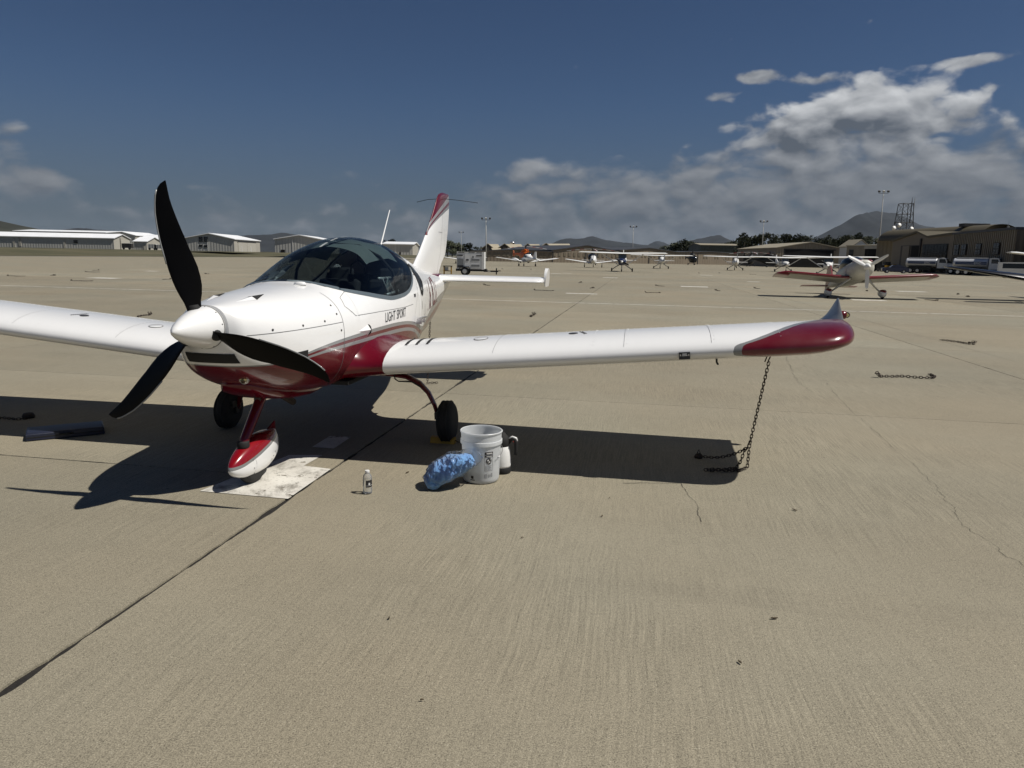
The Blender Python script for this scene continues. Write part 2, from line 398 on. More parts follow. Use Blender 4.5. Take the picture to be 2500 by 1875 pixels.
# ---- painted markings
def paint_mat(name, wear):
    m, t, p, o = new_mat(name); pos = posn(t)
    n1 = t.noise(pos, 7.0, 6, .65, .4); n2 = t.noise(pos, 60, 4, .7)
    c = t.mix(t.lin(t.noise(pos, 3.0, 4), .35, .7), (.66, .64, .58), (.50, .475, .42))
    c = t.mix(t.sstep(t.noise(t.v('MULTIPLY', pos, (1.0, .7, 1)), 4.5, 6, .7, .6), .50, .68, 0, .75), c, (.12, .105, .08)); c = t.mix(t.sstep(t.noise(pos, 45, 4, .7), .55, .7, 0, .5), c, (.16, .14, .11))
    t.put(p.inputs['Base Color'], c); p.inputs['Roughness'].default_value = .75
    a = t.sstep(t.m('ADD', n1, t.m('MULTIPLY', t.m('SUBTRACT', n2, .5), .35)), wear + .05, wear - .03)
    tr = t.node('ShaderNodeBsdfTransparent'); mx = t.node('ShaderNodeMixShader'); t.put(mx.inputs[0], a)
    t.l.new(tr.outputs[0], mx.inputs[1]); t.l.new(p.outputs[0], mx.inputs[2]); t.l.new(mx.outputs[0], o.inputs[0])
paint_mat('worn_paint', .62); paint_mat('line_paint', .70)
def sheet(name, poly, mat, z=.004):
    mb = MB(); mb.add([Vector((p.x, p.y, z)) for p in poly], [tuple(range(len(poly)))]); return struct(mb.build(name, mat))
A_, B_ = -2.19, 4.12
c0, c1, c2, c3 = gnd(488, 1200), gnd(703, 1219), gnd(818, 1138), gnd(645, 1136)
sheet('painted_marking', [c0, c1, gnd(808, 1146), gnd(742, 1138), gnd(788, 1112), gnd(706, 1112)], 'worn_paint')
sheet('painted_marking', [gnd(762, 1092), gnd(815, 1096), gnd(857, 1068), gnd(806, 1065)], 'worn_paint')
sheet('painted_line', [ab(-60, 25.55), ab(70, 25.45), ab(70, 25.58), ab(-60, 25.68)], 'line_paint')
for (px, py, w, d) in ((255, 679, 1.6, .5), (1695, 700, 1.6, .5), (1150, 643, .9, .5), (1725, 672, 1.3, .5), (1490, 678, 1.2, .5), (1357, 668, 1.0, .5), (1420, 717, 1.4, .25), (2120, 733, 1.4, .35), (1840, 688, .9, .4), (2225, 712, 1.6, .4), (370, 662, 1.0, .4), (1385, 667, .9, .4)):
    c = gnd(px, py); sheet('painted_marking', [c - TT * w / 2 - TL * d, c + TT * w / 2 - TL * d, c + TT * w / 2 + TL * d, c - TT * w / 2 + TL * d], 'line_paint')
# asphalt shoulder along the apron's left edge and the service road by the hangars
mb = MB()
for i in range(28):
    b0, b1 = -60 + i * 17.2, -60 + (i + 1) * 17.2
    mb.add([ab(-108.2, b0, -.008), ab(-108.2, b1, -.008), ab(-113, b1, -.02), ab(-113, b0, -.02)], [(0, 1, 2, 3)])
struct(mb.build('asphalt_shoulder', 'asphalt'))
mb = MB()
for i in range(40):
    b0, b1 = 40 + i * 12, 40 + (i + 1) * 12
    P = [ab(-172, b0), ab(-172, b1), ab(-180, b1), ab(-180, b0)]
    mb.add([Vector((p.x, p.y, 1.52)) for p in P], [(0, 1, 2, 3)])
struct(mb.build('service_road', 'asphalt'))
# pebbles and leaf scraps on the slabs
simple('leaf_scrap', (.075, .055, .03), .9, var=.3)
LEAF = ('curled dry leaf between the bottle and the towel bag', 'longest dark leaf scrap on the lower right of the slab', 'dark leaf scrap at lower right, nearer the camera than the longest', 'small dark scrap on the slab below the bucket', 'dark scrap low on the slab, just right of the wide joint', 'small dark scrap below the right end of the wing shadow', 'leaf scrap on the slab to the right of the hanging chain', 'tiny dark scrap closest to the bottom edge of the picture', 'tiny dark scrap below the wing shadow, between bucket and chain')
for li, (px, py, sz) in enumerate(((995, 1155, .03), (1890, 1512, .028), (1806, 1620, .02), (1275, 1315, .016), (950, 1512, .018), (1470, 1262, .02), (1940, 1247, .03), (1030, 1713, .012), (1488, 1218, .014))):
    c = gnd(px, py); mb = MB(); a = random.random() * 3; sz *= .62
    pts = []
    for k in range(7):
        th = 2 * PI * k / 7; pts.append(c + Vector((math.cos(a) * sz * math.cos(th) - math.sin(a) * sz * .35 * math.sin(th), math.sin(a) * sz * math.cos(th) + math.cos(a) * sz * .35 * math.sin(th), .005 + .004 * random.random())))
    mb.prism(pts, (0, 0, .003)); tag(mb.build('leaf_scrap', 'leaf_scrap'), LEAF[li], 'leaf', 'leaf scraps on the concrete')
# ================================================================== the light aircraft in front
simple('white_paint', (.80, .80, .79), .28, coat=.5, var=.015, scale=2)
simple('red_paint', (.110, .002, .008), .2, coat=.45, var=.05, scale=3, spec=.35)
simple('stripe_grey', (.22, .225, .225), .3, coat=.5, var=.04)
simple('black_prop', (.0035, .0033, .0033), .33, var=.15, scale=8, bump=.05, bscale=400, spec=.10)
simple('black_matte', (.01, .01, .01), .8, var=.1)
simple('tyre', (.018, .018, .018), .8, var=.25, scale=30, bump=.2, bscale=80)
simple('alu', (.55, .55, .56), .35, metal=1.0, var=.1)
simple('dark_steel', (.06, .058, .055), .5, metal=.7, var=.25, scale=40)
simple('rusty_chain', (.045, .033, .026), .7, metal=.5, var=.45, scale=60, bump=.3, bscale=200)
simple('seat_fabric', (.03, .031, .034), .9, var=.2, scale=20)
simple('sunshade_cloth', (.17, .20, .195), .9, var=.08, scale=10, bump=.3, bscale=40)
simple('silver_foil', (.45, .47, .47), .4, metal=.3, var=.15, scale=18)
simple('panel_line', (.14, .14, .14), .7, var=.1)
simple('letter_black', (.035, .035, .04), .5, var=.05)
simple('letter_maroon', (.10, .022, .024), .45, var=.1)
simple('yellow_paint', (.42, .24, .02), .6, var=.15, scale=14)
simple('frame_grey', (.10, .125, .14), .35, coat=.3, var=.05)
glassy('canopy_glass', (.49, .56, .575), .015, .75, 1.45)
glassy('lens_glass', (.8, .78, .6), .02)
Y2 = (-2.3, 4.0)
def livery(name, region):
    """white over dark red, parted by grey pinstripes that sweep along the side"""
    m, t, p, o = new_mat(name); P = objc(t); x, y, z = t.sep(P)[0:3]
    WH, RD, GR = (.80, .80, .79), (.110, .002, .008), (.22, .225, .225)
    e1 = t.curve(y, [(-2.3, .90), (-1.8, .885), (-1.6, .885), (-1.38, .925), (-1.1, .965), (-.7, .993), (-.3, 1.005), (.2, 1.0), (.6, .965), (.95, .895), (1.15, .875), (1.4, .925), (1.8, 1.02), (2.3, 1.09), (3.0, 1.14), (4.0, 1.2)], Y2[0], Y2[1], .5, 1.5)
    w = t.curve(y, [(-2.3, .008), (-1.6, .010), (-1.4, .014), (-.9, .024), (-.2, .030), (.6, .032), (1.2, .05), (2.0, .09), (4.0, .09)], Y2[0], Y2[1], 0, .2)
    d = t.m('SUBTRACT', e1, z)
    g1 = t.m('GREATER_THAN', d, 0.0); r1 = t.m('GREATER_THAN', d, w)
    front = t.m('GREATER_THAN', y, -1.40)
    g2 = t.m('MULTIPLY', front, t.m('GREATER_THAN', d, t.m('MULTIPLY', w, 1.9))); r2 = t.m('GREATER_THAN', d, t.m('MULTIPLY', w, 2.9))
    c = t.mix(g1, WH, GR); c = t.mix(r1, c, RD); c = t.mix(g2, c, GR); c = t.mix(r2, c, RD)
    n = t.noise(P, 3, 4); c = t.mix(t.lin(n, .3, .7, 0, .05), c, (.6, .58, .55))
    t.put(p.inputs['Base Color'], c); p.inputs['Roughness'].default_value = .22; p.inputs['Specular IOR Level'].default_value = .4
    p.inputs['Coat Weight'].default_value = .45; p.inputs['Coat Roughness'].default_value = .04
    t.put(p.inputs['Normal'], t.bump(t.noise(P, 2.6, 3), .09, .05))
livery('fuselage_livery', 0)
# ---- section tables: y, half width, bottom, waist, top
FT = [(-1.835, .150, .955, 1.10, 1.262), (-1.80, .205, .895, 1.07, 1.264), (-1.75, .247, .845, 1.04, 1.269), (-1.68, .295, .795, 1.02, 1.277), (-1.58, .350, .742, 1.0, 1.290), (-1.4, .418, .668, .985, 1.312),
      (-1.2, .466, .615, .98, 1.330), (-1.0, .500, .582, .98, 1.347), (-.85, .520, .568, .985, 1.361), (-.80, .525, .563, .99, 1.370), (-.65, .537, .556, 1.0, 1.432), (-.5, .546, .55, 1.0, 1.503), (-.35, .551, .545, 1.0, 1.570), (-.2, .554, .542, 1.0, 1.627),
      (.0, .556, .54, 1.0, 1.678), (.2, .553, .54, 1.0, 1.712), (.4, .546, .543, 1.01, 1.722), (.6, .534, .548, 1.02, 1.712), (.8, .517, .555, 1.03, 1.682), (.95, .500, .563, 1.04, 1.648), (1.2, .462, .58, 1.06, 1.592), (1.6, .393, .622, 1.08, 1.515),
      (2.0, .330, .675, 1.10, 1.445), (2.5, .250, .785, 1.14, 1.375), (3.0, .172, .945, 1.18, 1.32), (3.4, .105, 1.085, 1.20, 1.285), (3.6, .07, 1.14, 1.205, 1.268), (3.72, .035, 1.175, 1.205, 1.24)]
ZB = [(-.80, 1.370), (-.785, 1.348), (-.76, 1.330), (-.72, 1.312), (-.66, 1.296), (-.56, 1.276), (-.46, 1.260), (-.2, 1.224), (.04, 1.203), (.3, 1.211), (.5, 1.236), (.65, 1.28), (.79, 1.352), (.87, 1.425), (.91, 1.51), (.935, 1.59), (.95, 1.648)]
def sec(y):
    return [smooth_tab(FT, y, k) for k in (1, 2, 3, 4)]
def sec_pt(S, a, y):                       # a from -90 (keel) to +90 (top), port side
    w, b, zm, t = S
    ca, sa = math.cos(a), math.sin(a)
    n = 2.9 if sa < 0 else (2.25 if y > -.7 else 2.5)
    if y > 1.2: n = 2.4
    x = w * abs(ca) ** (2 / n); z = zm + (t - zm if sa > 0 else zm - b) * math.copysign(abs(sa) ** (2 / n), sa)
    return x, z
def split_angle(y, S):
    if y <= ZB[0][0] or y >= ZB[-1][0]: return PI / 2
    zb = smooth_tab(ZB, y)
    lo, hi = -PI / 2, PI / 2
    for _ in range(40):
        md = (lo + hi) / 2
        if sec_pt(S, md, y)[1] < zb: lo = md
        else: hi = md
    return lo
ys = []
y = -1.835
while y < 3.72:
    ys.append(y); y += .022 if (-.82 < y < -.55 or .72 < y < .96) else (.02 if y < -1.6 else .05)
ys += [-.80, .95, 3.72]; ys = sorted(set(round(v, 4) for v in ys))
NB, NG = 44, 20
def qwin_in(y, z):                          # rear quarter window outline (side view)
    pts = QW
    c = False; j = len(pts) - 1
    for i in range(len(pts)):
        if (pts[i][1] > z) != (pts[j][1] > z) and y < (pts[j][0] - pts[i][0]) * (z - pts[i][1]) / (pts[j][1] - pts[i][1]) + pts[i][0]: c = not c
        j = i
    return c
QW = [(.87, 1.475), (1.0, 1.48), (1.10, 1.445), (1.17, 1.385), (1.20, 1.31), (1.17, 1.235), (1.08, 1.185), (1.03, 1.20), (1.0, 1.28), (.965, 1.37), (.915, 1.435)]
full_v, full_f = [], []                     # complete outer mould, for projecting details
rings_full = []
body = MB(); glass = MB(); bring = {1: [], -1: []}; gring = []
for y in ys:
    S = sec(y); sp = split_angle(y, S)
    r = [sec_pt(S, -PI / 2 + (sp + PI / 2) * i / NB, y) for i in range(NB + 1)]
    g = [sec_pt(S, sp + (PI / 2 - sp) * i / NG, y) for i in range(NG + 1)]
    for s in (1, -1): bring[s].append([Vector((s * x, y, z)) for x, z in r])
    gring.append([Vector((x, y, z)) for x, z in g] + [Vector((-x, y, z)) for x, z in reversed(g[:-1])])
    fr = [sec_pt(S, -PI / 2 + PI * i / 60, y) for i in range(61)]
    rings_full.append([Vector((x, y, z)) for x, z in fr] + [Vector((-x, y, z)) for x, z in reversed(fr[1:-1])])
mf = MB(); mf.loft(rings_full, True, True)
BVH = BVHTree.FromPolygons([Vector(v) for v in mf.v], mf.f)
PLANE = thing('light_sport_aircraft', 'white and dark red low-wing aircraft with bubble canopy and three-blade black propeller', 'aircraft', (-1.556, 6.152, 0), 0)
PLANE.rotation_euler = (.0032, -.0009, -.1717)
bodyside = {}
for s in (1, -1):
    rg = bring[s]; vs = [v for r in rg for v in r]; fs = []; n = NB + 1
    for i in range(len(rg) - 1):
        for k in range(NB):
            q = (i * n + k, i * n + k + 1, (i + 1) * n + k + 1, (i + 1) * n + k)
            cy = sum(vs[j].y for j in q) / 4; cz = sum(vs[j].z for j in q) / 4
            if qwin_in(cy, cz): continue
            fs.append(q)
    body.add(vs, fs)
fus = body.build('fuselage', 'fuselage_livery', PLANE)
bm = bmesh.new(); bm.from_mesh(fus.data); bmesh.ops.remove_doubles(bm, verts=bm.verts, dist=1e-4); bmesh.ops.dissolve_degenerate(bm, dist=1e-5, edges=bm.edges); bmesh.ops.recalc_face_normals(bm, faces=bm.faces); bm.to_mesh(fus.data); bm.free(); fus.data.shade_smooth()
gi = [i for i, y in enumerate(ys) if -.805 < y < .955]
glass.loft([gring[i] for i in gi], False, False)
gl = glass.build('canopy_glass', 'canopy_glass', PLANE)
bm = bmesh.new(); bm.from_mesh(gl.data); bmesh.ops.remove_doubles(bm, verts=bm.verts, dist=1e-4); bmesh.ops.dissolve_degenerate(bm, dist=1e-5, edges=bm.edges); bmesh.ops.recalc_face_normals(bm, faces=bm.faces); bm.to_mesh(gl.data); bm.free(); gl.data.shade_smooth()
def on_skin(p, off=.002, bvh=None):
    h, n, i, d = (bvh or BVH).find_nearest(Vector(p))
    # outward normal
    c = Vector((0, h.y, 1.05)); n = n if n.dot(h - c) > 0 or bvh is not None and n.dot(Vector(p) - h) >= 0 else -n
    return h + n * off, n
def ribbon(pts, w0, w1, mat, name, parent, off=.002, bvh=None, closed=False, sub=1):
    L = []
    pts = [Vector(p) for p in pts]
    for a, b in zip(pts, pts[1:]):
        for i in range(sub): L.append(a.lerp(b, i / sub))
    L.append(pts[-1]); mb = MB(); vs = []
    for i, p in enumerate(L):
        if closed: t = (L[(i + 1) % len(L)] - L[i - 1]).normalized()
        else: t = (L[min(i + 1, len(L) - 1)] - L[max(i - 1, 0)]).normalized()
        h, n = on_skin(p, 0, bvh); s = n.cross(t).normalized()
        for w in (w0, w1):
            q, nn = on_skin(h + s * w, off, bvh); vs.append(q)
    k = len(L)
    mb.add(vs, [(2 * i, 2 * i + 1, (2 * i + 3) % (2 * k), (2 * i + 2) % (2 * k)) for i in range(k if closed else k - 1)])
    return mb.build(name, mat, parent, smooth=True)
def side_pt(y, z, s=1):
    h = BVH.ray_cast(Vector((s * 2.0, y, z)), Vector((-s, 0, 0)))[0]
    return h if h else Vector((0, y, z))
# grey frame round the canopy glass
outline = []
for i in gi:
    outline.append(gring[i][0])
loop = outline + [Vector((-p.x, p.y, p.z)) for p in reversed(outline)]
cl = [loop[0]]
for p in loop[1:]:
    if (p - cl[-1]).length > .012: cl.append(p)
ribbon(cl, -.004, .030, 'frame_grey', 'canopy_frame', PLANE, .003, closed=True)
# quarter window panes with rubber seals
for s in (1, -1):
    P = [side_pt(a, b, s) for a, b in QW]; c = side_pt(1.06, 1.34, s)
    mb = MB(); k = len(P); rings = [[on_skin(c.lerp(p, f), .004)[0] for p in P] for f in (1.04, .7, .4)]
    mb.loft(rings, True, False); mb.add([on_skin(c, .004)[0]] + rings[-1], [(0, i + 1, (i + 1) % k + 1) for i in range(k)])
    w = mb.build('quarter_window', 'canopy_glass', PLANE, smooth=True)
    dense = []
    for a, b in zip(P, P[1:] + P[:1]): dense += [a.lerp(b, j / 4) for j in range(4)]
    ribbon(dense, -.016, .010, 'black_matte', 'window_seal', w, .006, closed=True)
# ---- wings
def airfoil(c, tk, n=18):                   # closed loop from trailing edge over the top; (chordwise 0..1, height)
    up, lo = [], []
    for i in range(n + 1):
        x = .5 * (1 + math.cos(PI * i / n))
        yt = 5 * tk * (.2969 * math.sqrt(x) - .126 * x - .3516 * x * x + .2843 * x ** 3 - .1015 * x ** 4)
        cam_ = .02 * (2 * .4 * x - x * x) / .16 if x < .4 else .02 / .36 * (1 - .8 + .8 * x - x * x)
        up.append((x, cam_ + yt)); lo.append((x, cam_ - yt * .82))
    return up + lo[::-1][1:-1]
def wz(x): return .748 + .0895 * (abs(x) - .8)        # height of the leading edge nose
def wring(x, le, te, z, tk, s, drop=.022):
    c = te - le
    return [Vector((s * x, le + px * c, z + pz * c - drop * px)) for px, pz in airfoil(c, tk)]
def wing_mat():
    m, t, p, o = new_mat('wing_livery'); P = objc(t); x, y, z = t.sep(P)[0:3]; ax = t.m('ABSOLUTE', x)
    # red tip whose border sweeps from the leading edge out to the trailing edge
    e = t.curve(y, [(-.9, 3.22), (-.735, 3.25), (-.70, 3.34), (-.62, 3.48), (-.45, 3.65), (-.2, 3.84), (.05, 4.00), (.3, 4.10), (.8, 4.3)], -.9, .8, 3.0, 4.5)
    under = t.m('LESS_THAN', z, t.m('ADD', t.m('MULTIPLY', t.m('SUBTRACT', ax, .8), .0895), .725))
    c = t.mix(t.m('GREATER_THAN', ax, e), (.80, .80, .79), (.22, .225, .225))
    c = t.mix(t.m('GREATER_THAN', ax, t.m('ADD', e, .055)), c, (.110, .002, .008))
    n = t.noise(P, 3, 4); c = t.mix(t.lin(n, .35, .75, 0, .05), c, (.6, .58, .55))
    t.put(p.inputs['Base Color'], c); p.inputs['Roughness'].default_value = .24; p.inputs['Specular IOR Level'].default_value = .4
    p.inputs['Coat Weight'].default_value = .45; p.inputs['Coat Roughness'].default_value = .04
    t.put(p.inputs['Normal'], t.bump(t.noise(t.v('MULTIPLY', P, (4, 1.2, 1)), 1.6, 2), .05, .04))
wing_mat()
WS = [(.70, -.745, .735, .178), (.9, -.745, .73, .177), (1.6, -.745, .715, .175), (2.4, -.745, .695, .173), (3.2, -.745, .67, .171), (3.55, -.745, .66, .170), (3.74, -.744, .655, .166), (3.83, -.738, .652, .160), (3.90, -.724, .65, .154), (3.96, -.696, .648, .148), (4.01, -.650, .646, .143), (4.05, -.58, .645, .139), (4.085, -.48, .645, .134), (4.115, -.35, .645, .126), (4.14, -.19, .645, .114), (4.158, -.02, .645, .10), (4.172, .15, .645, .08), (4.18, .28, .645, .045)]
WBVH = {}
for s in (1, -1):
    rings = [wring(x, le, te, wz(x) + (0 if x < 3.8 else (x - 3.8) * .10), tk, s) for x, le, te, tk in WS]
    mb = MB(); mb.loft(rings, True, True); w = mb.build('wing', 'wing_livery', PLANE, autos=50)
    WBVH[s] = BVHTree.FromPolygons([Vector(v) for v in mb.v], mb.f)
    # root fairing, swelling into the fuselage
    rf = []
    for x, k, fwd, zz in ((.72, 1.0, 0, 0), (.67, 1.02, .006, 0), (.62, 1.07, .02, .002), (.57, 1.15, .045, .006), (.52, 1.27, .085, .012), (.47, 1.42, .135, .018), (.40, 1.65, .21, .022)):
        base = wring(x, -.747 - fwd * .7, .737 + fwd * 1.5, wz(.72) - .0895 * (.72 - x) + zz, .1788 * k, s); zn = wz(.72) - .0895 * (.72 - x) + zz
        rf.append([Vector((v.x, v.y, v.z if v.z > zn - .01 else zn - .01 + (v.z - zn + .01) / k * (1 + .05 * (k - 1)))) for v in base])
    mb = MB(); mb.loft(rf, True, True); mb.build('wing_root_fairing', 'red_paint', PLANE, autos=60)
    # upswept pointed winglet at the trailing corner
    def wl(u, v):                             # u along chord, v upward
        return None
    mb = MB(); rg = []
    for v in [0, .2, .4, .6, .8, .93, 1.0]:
        y0 = -.30 + .82 * v ** .75; y1 = .655 - .10 * v ** 1.4; xx = 4.155 + .03 * v + .03 * v * v - .07 * (1 - v) ** 4; zz = wz(4.15) + .035 + .175 * v ** 1.15 + .03 * v
        zb = wz(4.15) + .0 + .035 * 0
        th = .028 * (1 - v) ** .8 + .03 * (1 - v) ** 5 + .003
        ring = []
        for k in range(12):
            a = 2 * PI * k / 12; u = .5 - .5 * math.cos(a); tt = math.sin(a) * math.sqrt(max(.0, 4 * u * (1 - u)) + .02) * .5
            yy = y0 + (y1 - y0) * u
            sag = (1 - v) * (-.055 * (1 - u) + .0)     # root follows the wing's upper face
            ring.append(Vector((s * (xx + th * math.sin(a) * 1.0), yy, zz + sag)))
        rg.append(ring)
    mb.loft(rg, True, True); wlt = mb.build('winglet', 'stripe_grey', PLANE, autos=50)
    # navigation light
    mb = MB(); mb.lathe([(.030, 0), (.034, .02), (.034, .055), (.028, .062)], (0, 0, 0), 14, 'x')
    nl = mb.build('navigation_light', 'red_paint', PLANE, autos=40, loc=(s * 4.215, .50, wz(4.2) + .10), rot=(0, 0, 0 if s > 0 else PI))
    mb = MB(); mb.lathe([(.024, .062), (.024, .078), (.012, .092), (.001, .095)], (0, 0, 0), 12, 'x'); mb.build('lens', 'lens_glass', nl, smooth=True)
    # control surface gaps, panel joints, fuel cap, inspection panel
    def wtop(x, y): 
        h = WBVH[s].ray_cast(Vector((s * x, y, 3)), Vector((0, 0, -1)))[0]; return h or Vector((s * x, y, wz(x)))
    def wline(pts, w=.003, mat='panel_line', nm='panel_joint'):
        L = []
        for a, b in zip(pts, pts[1:]):
            n_ = max(2, int(math.hypot(a[0] - b[0], a[1] - b[1]) / .05))
            L += [(a[0] + (b[0] - a[0]) * i / n_, a[1] + (b[1] - a[1]) * i / n_) for i in range(n_)]
        L.append(pts[-1]); vs = []; L = [wtop(*p) for p in L]
        for i, p in enumerate(L):
            t = (L[min(i + 1, len(L) - 1)] - L[max(i - 1, 0)]).normalized(); sd = Vector((-t.y, t.x, 0)); vs += [p + sd * w + Vector((0, 0, .0018)), p - sd * w + Vector((0, 0, .0018))]
        mb = MB(); mb.add(vs, [(2 * i, 2 * i + 1, 2 * i + 3, 2 * i + 2) for i in range(len(L) - 1)]); return mb.build(nm, mat, w_parent, smooth=True)
    w_parent = w
    wline([(.80, .36), (4.05, .36)], .0035); wline([(2.35, .36), (2.35, .68)])
    for x in (1.55, 2.5, 3.1): wline([(x, -.70), (x, .34)], .0012)
    if s > 0:
        for dx_ in (0, .085, .17): wline([(.825 + dx_, -.50), (.81 + dx_, -.38), (.79 + dx_, -.2), (.765 + dx_, .25)], .012, 'black_matte', 'walkway_strip')
    for (cx0, cy0, r, mt, nm, ry) in ((2.11, -.36, .036, 'letter_black', 'fuel_cap', .03), (1.40, -.40, .055, 'white_paint', 'inspection_panel', .045)):
        mb = MB(); c = wtop(cx0, cy0); nrm = (wtop(cx0, cy0 + .03) - wtop(cx0, cy0 - .03)).cross(wtop(cx0 + .03, cy0) - wtop(cx0 - .03, cy0)); nrm = nrm if nrm.z > 0 else -nrm; nrm.normalize()
        mb.lathe([(r, -.002), (r, .003), (r * .9, .005), (.001, .005)], (0, 0, 0), 20); o = mb.build(nm, mt, w, autos=40, loc=c); o.rotation_euler = nrm.to_track_quat('Z', 'Y').to_euler()
        if nm == 'inspection_panel':
            mb = MB(); mb.lathe([(r * 1.02, .001), (r * 1.02, .0055), (r * .96, .0055), (r * .96, .001)], (0, 0, 0), 20); mb.build('panel_rim', 'panel_line', o)
        else:
            mb = MB()
            for k in range(9): mb.box((-.07 + .018 * k, .07, .002), (.010, .008, .002)); mb.box((-.06 + .016 * k, .085, .002), (.009, .007, .002))
            mb.build('placard_print', 'letter_black', o)
    # rivet rows
    rv = MB()
    rows = [[(x / 100, -.08) for x in range(95, 400, 6)], [(x / 100, .30) for x in range(95, 400, 6)], [(x / 100, -.46) for x in range(330, 352, 6)]] + [[(xx, yy / 100) for yy in range(-66, 30, 5)] for xx in (.98, 1.57, 2.28, 2.52, 3.12, 3.56)]
    for row in rows:
        for x, y in row:
            c = wtop(x, y); r = .004
            rv.add([c + Vector((r * math.cos(k * PI / 3), r * math.sin(k * PI / 3), .0005)) for k in range(6)] + [c + Vector((0, 0, .0022))], [(k, (k + 1) % 6, 6) for k in range(6)])
    stuff(rv.build('rivets', 'white_paint', w))
# stall warning plate and pitot on the port leading edge
mb = MB(); mb.box((0, 0, 0), (.075, .012, .05)); sw = mb.build('stall_warning_plate', 'letter_black', PLANE, loc=(2.92, -.748, wz(2.92) - .012), rot=(0, -.09, 0))
for k in (-1, 1): MB().box((k * .028, -.008, .005), (.008, .004, .012)).build('screw', 'alu', sw)
mb = MB(); mb.box((0, -.008, .012), (.03, .004, .006)); mb.box((0, -.008, .002), (.036, .004, .005)); mb.build('print', 'white_paint', sw)
MB().tube([(3.15, -.62, wz(3.15) - .06), (3.15, -.64, wz(3.15) - .085), (3.15, -.72, wz(3.15) - .085)], .007, 8).build('pitot_tube', 'dark_steel', PLANE, smooth=True)
# ---- tail
def tail_livery():
    m, t, p, o = new_mat('fin_livery'); P = objc(t); x, y, z = t.sep(P)[0:3]
    u = t.m('MAXIMUM', t.m('DIVIDE', t.m('SUBTRACT', y, 2.78), .98), .002); g = t.m('POWER', u, .62)
    s = t.m('DIVIDE', t.m('SUBTRACT', z, 1.80), g)
    c = (.80, .80, .79)
    for thr, col in ((.37, (.22, .225, .225)), (.415, (.110, .002, .008)), (.455, (.26, .26, .26)), (.53, (.110, .002, .008))): c = t.mix(t.m('GREATER_THAN', s, thr), c, col)
    t.put(p.inputs['Base Color'], c); p.inputs['Roughness'].default_value = .27; p.inputs['Coat Weight'].default_value = .6
    t.put(p.inputs['Normal'], t.bump(t.noise(P, 5, 3), .06, .03))
tail_livery()
def fin_sec(z, le, te, tk):
    c = te - le; out = []
    for i in range(21):
        x = .5 * (1 + math.cos(PI * i / 20)); yt = 5 * tk * (.2969 * math.sqrt(x) - .126 * x - .3516 * x * x + .2843 * x ** 3 - .1015 * x ** 4); out.append((x, yt))
    return [Vector((v * c, le + u * c, z)) for u, v in out] + [Vector((-v * c, le + u * c, z)) for u, v in out[::-1][1:-1]]
FIN = [(1.24, 1.85, 3.30, .045), (1.36, 2.05, 3.36, .055), (1.46, 2.27, 3.46, .065), (1.58, 2.46, 3.66, .075), (1.75, 2.68, 3.74, .08), (1.92, 2.88, 3.80, .08), (2.10, 3.08, 3.845, .08), (2.22, 3.20, 3.855, .08), (2.29, 3.27, 3.855, .075), (2.335, 3.34, 3.85, .065), (2.36, 3.43, 3.83, .045), (2.372, 3.52, 3.80, .02)]
mb = MB(); mb.loft([fin_sec(*f) for f in FIN], True, True); fin = mb.build('tail_fin', 'fin_livery', PLANE, autos=45)
FBVH = BVHTree.FromPolygons([Vector(v) for v in mb.v], mb.f)
def fpt(y, z):
    h = FBVH.ray_cast(Vector((1, y, z)), Vector((-1, 0, 0)))[0]; return h
for pts in ([(3.22, 1.3), (3.32, 1.6), (3.50, 2.30)], [(3.2, 1.86), (3.42, 1.86)]):
    L = []
    for a, b in zip(pts, pts[1:]):
        for i in range(8): L.append((a[0] + (b[0] - a[0]) * i / 8, a[1] + (b[1] - a[1]) * i / 8))
    L = [q for q in (fpt(*p) for p in L + [pts[-1]]) if q]; vs = []
    for i, p in enumerate(L):
        t = (L[min(i + 1, len(L) - 1)] - L[max(i - 1, 0)]).normalized(); sd = Vector((0, -t.z, t.y)) * .0022; vs += [p + sd + Vector((.0015, 0, 0)), p - sd + Vector((.0015, 0, 0))]
    MB().add(vs, [(2 * i, 2 * i + 1, 2 * i + 3, 2 * i + 2) for i in range(len(L) - 1)]).build('rudder_gap', 'panel_line', fin)
